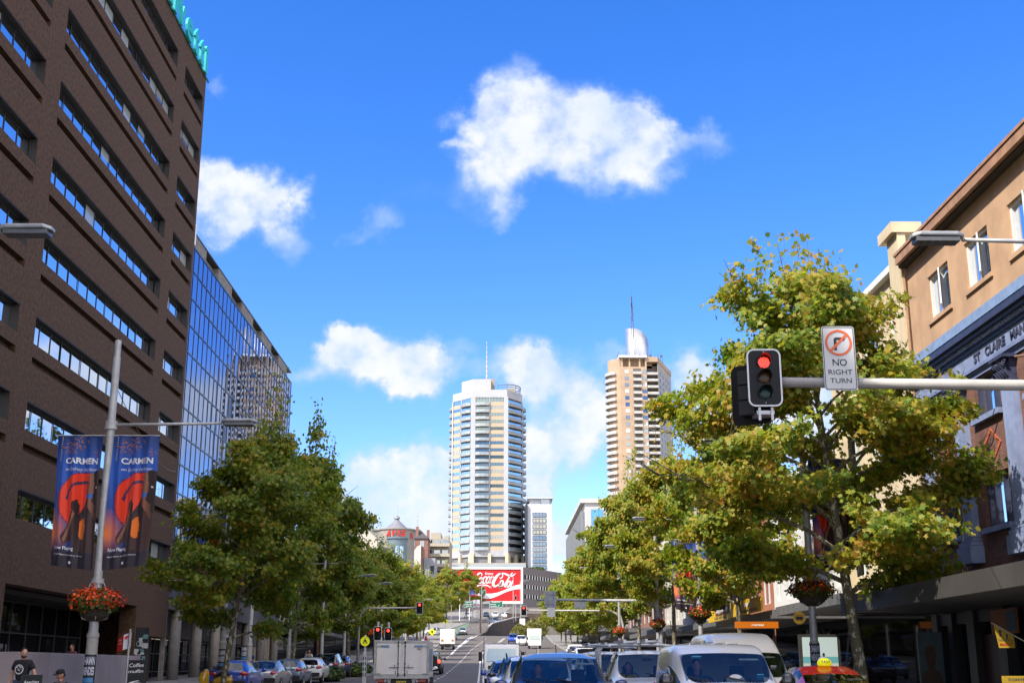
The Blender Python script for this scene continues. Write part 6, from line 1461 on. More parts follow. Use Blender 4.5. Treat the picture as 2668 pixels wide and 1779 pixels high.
def thin_pole(x, y, h, label, m=None, r=.1, arm=None):
    t = thing('utility_pole', label, 'pole', (x, y, P(y)))
    MB().tube([(0, 0, -.3), (0, 0, h)], [r, r * .8], 8).build('pole', m or steel(), t)
    if arm: MB().tube([(0, 0, h - .1), (arm, 0, h + .15)], [.05, .04], 6).build('arm', m or steel(), t); MB().box(arm - .5, arm + .3, -.12, .12, h + .1, h + .22).build('lamp_head', mat('lamp_head_grey', (0, 0, 0)), t)
thin_pole(-4.15, 272, 7.2, 'dark brown timber pole standing on the tip of the traffic island', mat('timber_pole', (.10, .06, .045), .85), .22)
thin_pole(3.6, 330, 12.5, 'slim grey pole crossing the right half of the billboard')
thin_pole(5.6, 335, 10.5, 'slim light pole with a curved arm at the right of the billboard', arm=2.0)
thin_pole(-4.6, 318, 11.5, 'slim grey pole crossing the left half of the billboard', arm=2.4)
thin_pole(-11.6, 300, 5.2, 'short yellow-banded pole at the left kerb of the hill', mat('pole_beige', (.35, .30, .18), .6))
ws_ = thing('tunnel_sign', 'tall blank white sign board beside the lower road under the trees', 'sign', (5.3, 290, 9))
MB().ext([(a, 0, 2.0 + c) for a, c in rrect(1.3, 3.4, .2)], (0, .08, 0)).build('board', white_paint(), ws_)
MB().cyl((.1, .15, -.5), (.1, .15, .4), .06, n=6).build('post', steel(), ws_)
# yellow diamond signs and kerb clutter on the left
for x, y, z, lb in ((-10.0, 186, 6.7, 'yellow diamond warning sign at the left kerb before the box truck'), (-10.4, 240, 10.2, 'farther yellow diamond warning sign up the hill')):
    t = thing('warning_sign', lb, 'sign', (x, y, P(y)))
    MB().ext([(.55 * math.cos(a), 0, z - P(y) + .55 * math.sin(a)) for a in (0, PI / 2, PI, 3 * PI / 2)], (0, .03, 0)).build('sign_plate', MATS['fluoro_yellow'], t)
    MB().box(-.08, .08, -.02, -.001, z - P(y) - .2, z - P(y) + .2).box(-.2, .2, -.019, -.001, z - P(y) - .04, z - P(y) + .06).build('pictogram', sblk, t)
    MB().cyl((0, .06, 0), (0, .06, z - P(y) + .4), .04, n=6).build('post', steel(), t)
for i, (x, y, z) in enumerate(((-11.0, 184, 2.3), (-10.6, 181, .9))):
    t = thing('street_bin', ('white kerbside cabinet beside the diamond sign', 'pink-topped kerb post beside the diamond sign')[i], ('cabinet', 'bollard')[i], (x, y, P(y) + .1))
    if i == 0: MB().box(-.4, .4, -.3, .3, 0, 1.5).build('case', white_paint(), t, bevel=.04); MB().box(-.42, .42, -.32, .32, 1.5, 1.58).build('lid', steel(), t); MB().box(-.25, .25, -.31, -.3, .5, 1.1).build('door', greypole(), t)
    else: MB().cyl((0, 0, 0), (0, 0, 1.3), .12, n=10).build('post', white_paint(), t); MB().lathe([(.22, 1.3), (.24, 1.7), (.1, 2.1)], (0, 0, 0), 12).build('cap', mat('pink_cap', (.5, .06, .12), .5), t)
# wires
wr = MB().tube([(-10.02 + 10.2 * t * .0 - 9.98 * t, 31 + 44 * t, 8.55 + 4.6 * t - 2.4 * t * (1 - t)) for t in [k / 14 for k in range(15)]], .011, 4)
tag(wr.build('cable', mat('cable_tan', (.30, .24, .16), .6)), 'thin tan cable sagging from the near left pole to the brown block', 'cable')
wr2 = MB().tube([(5.75 + 8.8 * t, 19 + 21 * t, 5.9 + 3.6 * t - .8 * t * (1 - t)) for t in [k / 12 for k in range(13)]], .008, 4)
tag(wr2.build('cable', mat('cable_tan', (0, 0, 0))), 'thin pale stay wire rising from the sign towards the cream building', 'cable')
sca = MB()
for a, b_ in (((-.3, 0, 0), (-.3, 0, 9)), ((2.4, 0, 0), (2.4, 0, 9)), ((-.3, 0, 9), (2.4, 0, 9)), ((-.3, 0, 7), (2.4, 0, 7)), ((-.3, 0, 9), (.6, 0, 3)), ((-.3, 0, 5.5), (1.2, 0, 5))): sca.cyl(a, b_, .045, n=5)
t = thing('hoist_frame', 'thin rusty pipe frame on the roof in front of the tan apartment tower', 'frame', (21.5, 222, 26))
sca.build('pipes', mat('rusty_bracket', (0, 0, 0)), t)
sca2 = MB().box(19, 26, 221, 226, 4, 25.9); tag(sca2.build('brown_parapet_block', mat('pale_render', (0, 0, 0))), 'pale block behind the right-hand trees that carries the pipe frame', 'building')
# ------------------------------------------------------------------ vehicles (front = local +y)
cg = car_glass(); tyrem = mat('tyre_rubber', (.018, .018, .019), .85); rimm = mat('alloy_rim', (.40, .40, .42), .35, .7)
tail_r = mat('tail_lamp_red', (.35, .008, .008), .15, spec=.8); tail_on = emis('brake_lamp_lit', (1, .05, .03), 3., (.4, .01, .01)); head_c = mat('headlamp_clear', (.55, .57, .6), .08, .3, spec=.9)
trim = mat('black_trim', (.014, .014, .016), .5); cabin = mat('cabin_grey', (.035, .036, .04), .8); seatm = mat('seat_cloth', (.05, .05, .055), .9)
PA = dict(blue=paint('paint_deep_blue', (.012, .03, .12), .3), royal=paint('paint_royal_blue', (.01, .045, .33)), white=paint('paint_white', (.80, .80, .79)), silver=paint('paint_silver', (.36, .37, .38), .6), steel=paint('paint_steel_blue', (.18, .23, .32), .6),
          red=paint('paint_red', (.60, .006, .010)), black=paint('paint_black', (.010, .010, .012)), navy=paint('paint_navy', (.012, .018, .045)), cream=paint('paint_offwhite', (.76, .73, .65)))
BODY = {
 'suv': ([(2.30, .36, .72, .70, .76, .78, .58, .02), (2.14, .26, .85, .90, .88, .97, .68, .03), (1.25, .22, .90, 1.00, .92, 1.07, .74, .03), (.98, .22, .90, 1.02, .92, 1.10, .73, .03), (.18, .22, .90, 1.04, .92, 1.56, 0.67, .03), (-.32, .22, .90, 1.05, .92, 1.65, 0.69, .03), (-.42, .22, .90, 1.05, .92, 1.655, 0.69, .03), (-1.35, .22, .90, 1.07, .92, 1.64, 0.68, .03), (-1.45, .24, .90, 1.07, .92, 1.635, 0.68, .03), (-1.95, .28, .89, 1.08, .90, 1.57, 0.65, .03), (-2.20, .34, .87, 1.07, .88, 1.14, .66, .02), (-2.30, .42, .82, .92, .84, .98, .62, .01)], 3, [9], [4, 6, 8]),
 'sedan': ([(2.42, .32, .68, .60, .74, .67, .54, .02), (2.22, .22, .83, .78, .86, .85, .66, .03), (1.25, .19, .87, .90, .89, .97, .72, .03), (1.0, .19, .87, .92, .89, 1.0, .72, .03), (.20, .19, .87, .94, .89, 1.26, .60, .03), (-.33, .19, .87, .95, .89, 1.43, .58, .03), (-.43, .19, .87, .95, .89, 1.432, .58, .03), (-1.12, .19, .87, .96, .89, 1.40, .57, .03), (-1.28, .2, .87, .96, .89, 1.35, .55, .03), (-1.88, .22, .87, .97, .88, 1.04, .64, .02), (-2.30, .28, .85, .93, .85, .99, .64, .02), (-2.42, .38, .78, .72, .78, .80, .58, .01)], 3, [8], [4, 6]),
 'hatch': ([(2.05, .32, .66, .62, .72, .70, .54, .02), (1.88, .22, .81, .80, .84, .87, .66, .03), (1.15, .19, .85, .90, .87, .98, .71, .03), (.92, .19, .85, .93, .87, 1.02, .71, .03), (.10, .19, .85, .95, .87, 1.40, .57, .03), (-.33, .19, .85, .96, .87, 1.47, .58, .03), (-.42, .19, .85, .96, .87, 1.472, .58, .03), (-1.15, .19, .85, .99, .87, 1.43, .56, .03), (-1.25, .2, .85, 1.0, .87, 1.42, .56, .03), (-1.62, .24, .84, 1.01, .85, 1.34, .53, .03), (-1.95, .3, .83, 1.0, .83, 1.04, .62, .02), (-2.05, .4, .78, .85, .80, .90, .60, .01)], 3, [9], [4, 6]),
 'panel_van': ([(2.20, .34, .76, .74, .80, .80, .60, .02), (2.06, .22, .86, .90, .87, .96, .68, .03), (1.48, .2, .88, 1.04, .89, 1.10, .74, .03), (1.28, .2, .88, 1.06, .90, 1.14, .74, .03), (.52, .2, .88, 1.10, .90, 1.63, .75, .035), (.12, .2, .88, 1.10, .90, 1.77, .79, .04), (-.28, .2, .88, 1.10, .90, 1.80, .80, .04), (-.38, .2, .88, 1.10, .90, 1.80, .80, .04), (-1.5, .2, .88, 1.10, .90, 1.81, .80, .04), (-2.02, .24, .87, 1.10, .89, 1.78, .78, .03), (-2.16, .3, .85, 1.06, .86, 1.68, .74, .02)], 3, [], [4, 5]),
 'high_roof_van': ([(2.62, .34, .80, .78, .84, .86, .64, .02), (2.52, .24, .90, .98, .92, 1.08, .74, .03), (2.30, .22, .92, 1.08, .93, 1.18, .78, .03), (1.55, .22, .93, 1.14, .94, 1.74, .80, .04), (1.0, .22, .93, 1.16, .94, 2.06, .80, .05), (.35, .22, .93, 1.16, .94, 2.20, .80, .06), (.25, .22, .93, 1.16, .94, 2.205, .80, .06), (-1.0, .22, .93, 1.16, .94, 2.23, .80, .06), (-2.3, .24, .93, 1.16, .94, 2.20, .79, .05), (-2.55, .28, .92, 1.14, .92, 2.08, .76, .03), (-2.62, .36, .90, 1.05, .90, 1.95, .68, .02)], 2, [], [3]),
 'ute_cab': ([(2.62, .42, .76, .80, .80, .88, .62, .02), (2.45, .32, .87, 1.00, .89, 1.07, .70, .03), (1.35, .30, .90, 1.08, .91, 1.14, .76, .03), (1.08, .30, .90, 1.10, .91, 1.17, .76, .03), (.36, .30, .90, 1.12, .91, 1.70, .66, .03), (-.05, .30, .90, 1.12, .91, 1.79, .67, .03), (-.15, .30, .90, 1.12, .91, 1.79, .67, .03), (-.95, .32, .90, 1.12, .91, 1.76, .66, .03), (-1.12, .36, .88, 1.12, .89, 1.66, .63, .02), (-1.20, .42, .86, 1.0, .86, 1.5, .6, .01)], 3, [], [4, 6]),
}
HL = {'suv': (2.16, .80, .62), 'sedan': (2.24, .68, .60), 'hatch': (1.90, .72, .58), 'panel_van': (2.08, .80, .62), 'high_roof_van': (2.54, .88, .70), 'ute_cab': (2.47, .90, .64)}
TL = {'suv': (-2.22, .98, .74), 'sedan': (-2.33, .84, .66), 'hatch': (-1.98, .92, .68), 'panel_van': (-2.14, 1.05, .78), 'high_roof_van': (-2.60, 1.0, .82)}
WB = {'suv': (1.40, -1.35, .35), 'sedan': (1.42, -1.40, .33), 'hatch': (1.25, -1.32, .32), 'panel_van': (1.35, -1.40, .33), 'high_roof_van': (1.75, -1.5, .35), 'ute_cab': (1.65, -1.55, .38)}
MIR = {'suv': (.80, 1.10), 'sedan': (.82, 1.0), 'hatch': (.74, 1.02), 'panel_van': (.98, 1.16), 'high_roof_van': (1.95, 1.22), 'ute_cab': (.92, 1.18)}
def ring_pts(s):
    y, zb, wb, zl, wl, zt, wt, cr = s
    h = [(0, zb), (wb * .85, zb), (wb, zb + .18 * (zl - zb)), (wl + .015, zb + .62 * (zl - zb)), (wl, zl), (wl * .42 + wt * .58 + .03 * min(1, (zt - zl) * 3), zl * .5 + zt * .5), (wt, zt), (wt * (.86 if wt > .735 and zt > 1.5 else .55), zt + cr * (.4 if wt > .735 and zt > 1.5 else .75)), (0, zt + cr)]
    return [(x, y, z) for x, z in h] + [(-x, y, z) for x, z in h[7:0:-1]]
def shell(kind):
    st, S, RW, SW = BODY[kind]; V = []
    for s in st: V += ring_pts(s)
    out = {k: MB() for k in ('body', 'windscreen', 'rear_window', 'side_window')}
    def put(k, f): out[k].f.append(f); out[k].m.append(0)
    for i in range(len(st) - 1):
        for j in range(16):
            f = (i * 16 + j, (i + 1) * 16 + j, (i + 1) * 16 + (j + 1) % 16, i * 16 + (j + 1) % 16)
            jj = j if j < 8 else 15 - j
            k = 'body'
            if i == S and jj in (6, 7): k = 'windscreen'
            elif i in RW and jj in (6, 7): k = 'rear_window'
            elif (i in SW and jj in ((4, 5) if 'van' not in kind else (4,))) or (i == S and jj == 4 and kind in ('panel_van', 'high_roof_van')): k = 'side_window'
            put(k, f)
    n = (len(st) - 1) * 16
    put('body', tuple(range(16))); put('body', tuple(n + q for q in range(16))[::-1])
    for k, m in out.items():
        used = sorted({i for f in m.f for i in f}); mp = {u: q for q, u in enumerate(used)}
        m.v = [V[u] for u in used]; m.f = [tuple(mp[i] for i in f) for f in m.f]
    return out
def wheel(root, x, y, r, w=.21):
    sx = 1 if x > 0 else -1
    M = Matrix.Translation((x, y, r)) @ Matrix.Rotation(sx * PI / 2, 4, 'Y')
    t = MB().lathe([(r * .62, -w / 2), (r * .9, -w / 2), (r, -w * .34), (r, w * .34), (r * .9, w / 2), (r * .66, w / 2), (r * .6, w * .3)], (0, 0, 0), 28).xf(M)
    o = t.build('wheel', tyrem, root, smooth=False)
    q = MB().lathe([(r * .60, w * .2), (r * .64, w * .46), (r * .60, w * .44), (r * .52, w * .30)], (0, 0, 0), 28)
    for k in range(5):
        a = 2 * PI * k / 5; q.obox((r * .3 * math.cos(a), r * .3 * math.sin(a), w * .33), (r * .62, r * .17, .03), a)
    q.cyl((0, 0, w * .1), (0, 0, w * .4), r * .14, n=12); q.xf(M).build('rim', rimm, o)
    MB().cyl((x - sx * .02, y, r), (x + sx * .035 - sx * .05, y, r), r * 1.16, n=28).build('wheel_arch', trim, root)
def make_car(kind, label, cat='car', rails=False, name=None, wheels=True, mirror_mat=None, plate=None):
    t = thing(name or kind, label, cat)
    sh_ = shell(kind)
    for k, m in sh_.items():
        if not m.f: continue
        o = m.build(k, PA['white'] if k == 'body' else cg, t, smooth=True, sub=2)
        if k == 'body': o.material_slots[0].link = 'OBJECT'; o.material_slots[0].material = PA['white']; t_body = o
    st, S, RW, SW = BODY[kind]
    b0, b1 = st[S], st[S + 1]
    # seals, wipers, interior
    q = MB()
    for sx in (-.30, .32): q.tube([(sx, b0[0] + .03, b0[5] + .04), (sx + .38, b0[0] - .14, b0[5] + .12)], .012, 5)
    q.build('wiper', trim, t)
    q = MB().box(-.74, .74, b0[0] - .28, b0[0] - .02, .75, b0[5] - .06)
    for sx in (-.38, .38):
        q.box(sx - .24, sx + .24, b1[0] - .72, b1[0] - .58, .45, b1[3] + .12).box(sx - .13, sx + .13, b1[0] - .73, b1[0] - .62, b1[3] + .12, b1[3] + .34).box(sx - .25, sx + .25, b1[0] - .6, b1[0] - .1, .4, .55)
    q.build('interior', cabin, t, bevel=.03)
    q = MB().tube([(.38 + .17 * math.cos(a), b0[0] - .42 + .05 * math.sin(a), b0[5] - .02 + .16 * math.sin(a)) for a in [2 * PI * k / 14 for k in range(15)]], .016, 5); q.build('steering_wheel', trim, t)
    MB().obox((0, b1[0] + .10, b1[5] - .10), (.22, .03, .06)).build('rear_view_mirror', trim, t)
    MB().obox((-.45, b1[0] + .12, b1[5] - .085), (.34, .05, .012), M=Matrix.Rotation(R(-35), 4, 'X')).build('sun_visor', mat('visor_beige', (.35, .36, .33), .8), t)
    y, z, x = HL[kind]
    for sx in (-1, 1):
        MB().sphere((0, 0, 0), (.20, .13, .085), 14, 8).xf(Matrix.Translation((sx * x, y - .05, z)) @ Matrix.Rotation(sx * R(-28), 4, 'Z')).build('headlight', head_c, t, smooth=True)
    MB().ext([(a, y + .0, z - .12 + c) for a, c in rrect(.80, .20, .06)], (0, .10, 0)).build('grille', trim, t, bevel=.01)
    if kind in TL:
        y, z, x = TL[kind]
        for sx in (-1, 1):
            q = MB().sphere((0, 0, 0), (.19, .10, .11), 14, 8).xf(Matrix.Translation((sx * x, y + .03, z)) @ Matrix.Rotation(sx * R(24), 4, 'Z'))
            q.build('tail_light', tail_r, t, smooth=True)
        MB().ext([(a, y - .13, .52 + c) for a, c in rrect(1.5, .22, .05)], (0, .10, 0)).build('rear_bumper', trim, t, bevel=.02)
        MB().box(-.19, .19, y - .115, y - .10, z - .16, z - .05).build('number_plate', mat('plate_pale', (.5, .5, .42), .5), t)
    y, z = MIR[kind]
    for sx in (-1, 1):
        q = MB().sphere((sx * (b0[4] + .15), y, z + .02), (.125, .075, .085 if kind not in ('high_roof_van', 'panel_van') else .15), 14, 8)
        q.obox((sx * (b0[4] + .04), y + .01, z - .05), (.14, .05, .05))
        o = q.build('mirror', trim, t, smooth=True)
    if rails:
        for sx in (-1, 1):
            MB().tube([(sx * .60, .05, 1.60), (sx * .61, -.15, 1.70), (sx * .61, -1.3, 1.72), (sx * .58, -1.75, 1.63)], .022, 6).build('roof_rail', mat('rail_grey', (.2, .2, .21), .4, .5), t)
    MB().tube([(0, -1.0 if kind != 'ute_cab' else -.6, b1[5] + .06), (0, -1.25 if kind != 'ute_cab' else -.7, b1[5] + .28)], .008, 4).build('aerial', trim, t)
    if wheels:
        f, r_, rad = WB[kind]
        for yy in (f, r_):
            for sx in (-1, 1): wheel(t, sx * (BODY[kind][0][3][2] - .07), yy, rad)
    return t
def setpaint(t, key, mir=None):
    for c in t.children:
        if c.name.split('.')[0] == 'body': c.material_slots[0].link = 'OBJECT'; c.material_slots[0].material = PA[key]
        if mir and c.name.split('.')[0] == 'mirror': c.material_slots[0].link = 'OBJECT'; c.material_slots[0].material = PA[mir]
def place(t, x, y, oncoming=True, dz=0., rz=0.):
    sl_ = math.atan((P(y + 2) - P(y - 2)) / 4)
    t.location = (x, y, P(y) + .012 + dz); t.rotation_euler = (-sl_ if oncoming else sl_, 0, (PI if oncoming else 0) + rz)
GO, GK, GF = 'oncoming cars queuing on the right', 'cars parked along the left kerb', 'distant cars on the hill'
proto = {k: make_car(k, 'x', 'van' if 'van' in k else 'ute' if 'ute' in k else 'car', name={'suv': 'suv_car', 'sedan': 'sedan_car', 'hatch': 'hatchback_car', 'ute_cab': 'utility_truck'}.get(k, k)) for k in BODY if k != 'ute_cab'}
_used = set()
def car(kind, key, x, y, label, oncoming=True, group=None, mir=None, rz=0.):
    if kind not in _used: t = proto[kind]; t['label'] = label; _used.add(kind)
    else: t = dup(proto[kind], label)
    if group: t['group'] = group
    setpaint(t, key, mir or key); place(t, x, y, oncoming, rz=rz); return t
blueS = car('suv', 'blue', 1.10, 23.3, 'deep blue car nearest the camera, with a driver behind its reflecting windscreen', group=GO, mir='blue')
whiteS = car('suv', 'white', .96, 31.0, 'white car with white mirror right behind the nearest deep blue car', group=GO)
navyS = car('suv', 'blue', .84, 39.6, 'dark blue wagon with black roof rails, third in the lane beside the centre line', group=GO, mir='black')
for sx in (-1, 1): MB().tube([(sx * .60, .1, 1.60), (sx * .62, -.15, 1.73), (sx * .62, -1.3, 1.75), (sx * .58, -1.8, 1.62)], .026, 6).build('roof_rail', trim, navyS)
car('hatch', 'royal', .42, 48.5, 'bright blue small car partly hidden ahead of the white flatbed truck', group=GO)
car('hatch', 'steel', .33, 55.5, 'pale blue small car just in front of the white flatbed truck', group=GO)
taxi = car('sedan', 'red', 6.95, 26.6, 'red taxi with a yellow roof light at the right bottom', group=GO)
caddy = car('panel_van', 'white', 3.92, 22.7, 'white small panel van with black mirrors and a driver at the bottom right', mir='black')
# ribs on the van roof
q = MB()
for k in range(5): q.tube([(-.45 + .225 * k, -.2, 1.835 + .012 * (2 - abs(k - 2))), (-.45 + .225 * k, -1.9, 1.835 + .012 * (2 - abs(k - 2)))], .012, 5)
q.build('roof_ribs', PA['white'], caddy)
MB().obox((.46, .60, 1.585), (.16, .012, .05), M=Matrix.Rotation(R(-33), 4, 'X')).obox((-.56, 1.04, 1.26), (.12, .012, .09), M=Matrix.Rotation(R(-33), 4, 'X')).build('windscreen_sticker', mat('sticker_blue', (.10, .40, .60), .5), caddy)
MB().sphere((-.12, 1.1, 1.17), (.17, .1, .13), 12, 8).box(-.30, .06, 1.03, 1.2, 1.04, 1.14).build('dashboard_box', mat('tissue_white', (.5, .5, .52), .8), caddy)
hiace = car('high_roof_van', 'cream', 6.0, 31.9, 'off-white high-roof van with black mirrors behind the panel van', mir='black')
q = MB()
for sx in (-1, 1): q.box(sx * .80 - .02, sx * .80 + .02, -2.1, -.7, 1.30, 1.72)
q.build('cargo_window', cg, hiace)
MB().obox((-.5, 2.02, 1.42), (.13, .012, .10), M=Matrix.Rotation(R(-37), 4, 'X')).build('windscreen_sticker', mat('sticker_white', (.5, .52, .55), .5), hiace)
ute = make_car('ute_cab', 'white utility truck with a tubular ladder cage, left of the panel van', 'ute', name='utility_truck'); setpaint(ute, 'white', 'black'); ute['group'] = GO
wt_tube = mat('cage_white_tube', (.60, .61, .62), .4, .2)
q = MB().box(-.93, .93, -2.75, -1.28, .85, .93); 
for sx in (-1, 1): q.box(sx * .93 - .03, sx * .93 + .03, -2.75, -1.28, .93, 1.25)
q.box(-.93, .93, -2.75, -2.7, .93, 1.25); q.build('tray', mat('tray_alloy', (.42, .43, .44), .45, .5), ute)
q = MB()
for yy in (-1.34, -2.0, -2.7):
    q.tube([(-.96, yy, .9), (-.96, yy, 1.82), (-.88, yy, 1.93), (-.6, yy, 1.96), (.6, yy, 1.96), (.88, yy, 1.93), (.96, yy, 1.82), (.96, yy, .9)], .032, 8)
for sx in (-1, 1):
    q.tube([(sx * .9, .7, 1.92), (sx * .9, -2.75, 1.96)], .028, 6)
    for k in range(9): q.tube([(sx * .96, -1.34, 1.05 + .085 * k), (sx * .96, -2.7, 1.05 + .085 * k)], .010, 4)
q.build('ladder_cage', wt_tube, ute)
q = MB()
for z_, y0, y1, x0 in ((2.03, .3, -2.5, -.35), (2.02, .1, -2.6, .15)):
    for dx_ in (0, .32): q.box(x0 + dx_ - .035, x0 + dx_ + .035, y1, y0, z_ - .03, z_ + .05)
    for k in range(9): q.box(x0, x0 + .32, y1 + .3 * k + .1, y1 + .3 * k + .14, z_ - .01, z_ + .02)
q.build('ladder', mat('ladder_alloy', (.55, .55, .55), .4, .4), ute)
ute2 = dup(ute, 'second white utility truck with a cage, partly behind the first one', GO)
place(ute, 3.50, 30.4); place(ute2, 3.22, 38.6); setpaint(ute2, 'white', 'black')
car('suv', 'navy', 5.75, 79, 'dark wagon with a loaded black roof basket between the lanes', group=GO)
rk = thing('roof_basket', 'black roof basket with orange load on the dark wagon', 'roof rack', (5.75, 79.6, P(79) + 1.75))
MB().box(-.62, .62, -.8, .8, .06, .12).box(-.64, .64, -.82, -.78, .0, .26).box(-.64, .64, .78, .82, .0, .26).box(-.64, -.6, -.8, .8, 0, .26).box(.6, .64, -.8, .8, 0, .26).build('basket', trim, rk)
MB().box(-.5, .55, -.6, .6, -.1, .05).build('load', mat('load_orange', (.5, .16, .03), .8), rk)
car('sedan', 'white', 5.0, 84, 'white sedan to the left of the dark wagon in the far queue', group=GO)
car('suv', 'royal', 4.05, 92, 'blue wagon with roof bars in the far queue', group=GO)
car('suv', 'blue', 5.3, 100, 'dark blue wagon further back in the far queue', group=GO)
car('hatch', 'steel', 2.6, 86, 'light blue hatchback beside the flatbed truck in the far queue', group=GO)
car('hatch', 'white', 7.6, 98, 'white hatchback under the trees on the right', group=GO)
car('suv', 'royal', 2.5, 228, 'dark blue car coming down the lower road', group=GF)
car('suv', 'white', 3.7, 214, 'white four-wheel drive coming down the lower road', group=GF)
# left-hand parked cars (seen from behind)
car('hatch', 'royal', -11.6, 56.2, 'royal blue hatchback parked nearest behind the big left tree', False, GK)
car('sedan', 'silver', -11.55, 63.4, 'silver sedan parked behind the royal blue hatchback', False, GK)
car('hatch', 'steel', -11.5, 70.2, 'pale blue hatchback parked between the silver sedan and the white car', False, GK)
car('hatch', 'white', -11.45, 77.4, 'white hatchback parked in the middle of the left row', False, GK)
car('suv', 'navy', -11.5, 85.2, 'dark wagon parked behind the white hatchback', False, GK)
car('hatch', 'blue', -11.5, 91.5, 'blue hatchback parked last in the left row', False, GK)
bs4 = car('suv', 'black', -5.4, 99.5, 'black four-wheel drive with brake lights on, beside the box truck', False)
for sx in (-1, 1): MB().sphere((sx * .74, -2.24, .98), (.15, .09, .13), 12, 8).build('brake_light', tail_on, bs4)
car('sedan', 'white', -4.42, 66, 'white car just ahead of the box truck, mostly hidden', False)
car('sedan', 'white', -7.8, 267, 'white sedan driving up the hill beyond the far box truck', False, GF)
car('suv', 'white', -13.4, 262, 'white four-wheel drive turning in from the left on the hill', False, GF, rz=R(75))
car('suv', 'steel', -1.3, 316, 'silver-blue car coming down the hill above the retaining wall', True, GF, rz=R(25))
car('suv', 'white', -1.2, 356, 'white car with pink stripe on the hill below the billboard', True, GF)
car('hatch', 'navy', -3.8, 358, 'dark blue hatchback on the hill below the billboard', True, GF)
car('suv', 'white', 2.0, 352, 'white four-wheel drive by the kerb at the right of the hill', True, GF, rz=R(20))
car('suv', 'white', -9.0, 352, 'white wagon at the left of the hilltop junction', True, GF)
car('panel_van', 'white', 8.0, 118, 'white van parked under the right-hand trees', True)
car('panel_van', 'cream', 8.3, 136, 'cream van with blue mark parked further under the right-hand trees', True)
# white box truck (seen from behind)
tb = mat('truck_box_white', (.74, .71, .67), .5, var=.05, scale=.8, streak=.18); tal = mat('truck_alloy', (.36, .35, .34), .4, .4)
bx = thing('box_truck', 'white box truck seen from behind on the left lanes', 'truck', (-4.03, 52, 0))
zt0, zt1 = .86, 2.27
MB().box(-1.10, 1.10, 0, 3.6, zt0, zt1).build('cargo_box', tb, bx, bevel=.02)
fq = MB().box(-1.14, 1.14, -.05, -.003, zt1 - .09, zt1 + .02).box(-1.14, 1.14, -.05, -.003, zt0 - .02, zt0 + .06).box(-1.14, -1.04, -.05, -.003, zt0 + .06, zt1 - .09).box(1.04, 1.14, -.05, -.003, zt0 + .06, zt1 - .09)
fq.build('door_frame', tal, bx, bevel=.006)
for sx in (-1, 1):
    d = MB().box(min(sx * .02, sx * 1.03), max(sx * .02, sx * 1.03), -.045, -.004, zt0 + .07, zt1 - .1).build('rear_door', tb, bx, bevel=.008)
    h = MB().cyl((sx * .14, -.06, zt0 - .03), (sx * .14, -.06, zt1), .018, n=8).box(min(sx * .08, sx * .5), max(sx * .08, sx * .5), -.07, -.05, zt0 + .34, zt0 + .36).box(sx * .28 - .01, sx * .28 + .01, -.075, -.05, zt0 + .33, zt0 + .47).box(sx * .24 - .01, sx * .24 + .01, -.07, -.05, zt0 + .1, zt0 + .22)
    for z_ in (zt0 + .02, zt0 + .1, zt0 + .5, zt1 - .2, zt1 - .06): h.box(sx * .14 - .035, sx * .14 + .035, -.075, -.05, z_ - .02, z_ + .02)
    h.build('lock_bar', mat('lock_bar_dark', (.06, .055, .05), .5, .4), d)
    hg = MB()
    for z_ in (zt0 + .1, zt1 - .2): hg.box(min(sx * .86, sx * 1.12), max(sx * .86, sx * 1.12), -.07, -.05, z_ - .02, z_ + .03)
    hg.build('hinge', tal, d)
    MB().box(min(sx * .52, sx * .86), max(sx * .52, sx * .86), -.056, -.05, zt1 - .26, zt1 - .17).build('sticker', mat('sticker_pale_blue', (.16, .28, .42), .6), d)
MB().box(.62, .82, -.056, -.05, zt1 - .36, zt1 - .28).text('80', (.72, -.058, zt1 - .35), (1, 0, 0), (0, 0, 1), .06, .14, 0, 1).build('speed_sticker', [mat('sticker_cream', (.5, .45, .4), .6), mat('print_red', (0, 0, 0))], bx)
MB().box(-1.13, 1.13, -.09, .25, zt0 - .10, zt0 - .02).build('bumper_step', tal, bx, bevel=.01)
MB().box(-.42, .42, .1, 3.5, .38, zt0 - .1).box(-1.0, 1.0, 1.0, 1.1, .5, zt0 - .1).build('chassis', trim, bx)
for sx in (-1, 1):
    q = MB().box(min(sx * .70, sx * 1.02), max(sx * .70, sx * 1.02), -.03, .06, zt0 - .24, zt0 - .11).build('tail_light', tail_r, bx, bevel=.01)
    MB().box(min(sx * .60, sx * .69), max(sx * .60, sx * .69), -.03, .06, zt0 - .24, zt0 - .11).build('reversing_light', head_c, bx, bevel=.01)
    MB().ext([(sx * .42, .02, zt0 - .1), (sx * .60, .02, zt0 - .1), (sx * .52, .02, .45), (sx * .46, .02, .45)], (0, .03, 0)).build('bracket', tal, bx)
    MB().box(min(sx * .56, sx * .98), max(sx * .56, sx * .98), .22, .24, .25, zt0 - .1).build('mudflap', trim, bx)
    for yy in (.9, 4.6): wheel(bx, sx * .92, yy, .38, .24)
pl = MB().box(-.20, .20, -.02, .0, zt0 - .32, zt0 - .18).build('number_plate', mat('plate_yellow', (.62, .48, .03), .5), bx)
MB().text('BZ 70 XM', (0, -.022, zt0 - .285), (1, 0, 0), (0, 0, 1), .07, .34, 0, 0, .02).build('plate_lettering', sblk, pl)
MB().ext([(-.95, 3.75, .5), (-.95, 5.4, .5), (-.95, 5.35, 1.3), (-.95, 4.9, 2.05), (-.95, 3.75, 2.05)], (1.9, 0, 0)).build('cab', PA['white'], bx, bevel=.06)
MB().box(.955, .965, 4.1, 4.85, 1.3, 1.9).box(-.965, -.955, 4.1, 4.85, 1.3, 1.9).build('side_window', cg, bx)
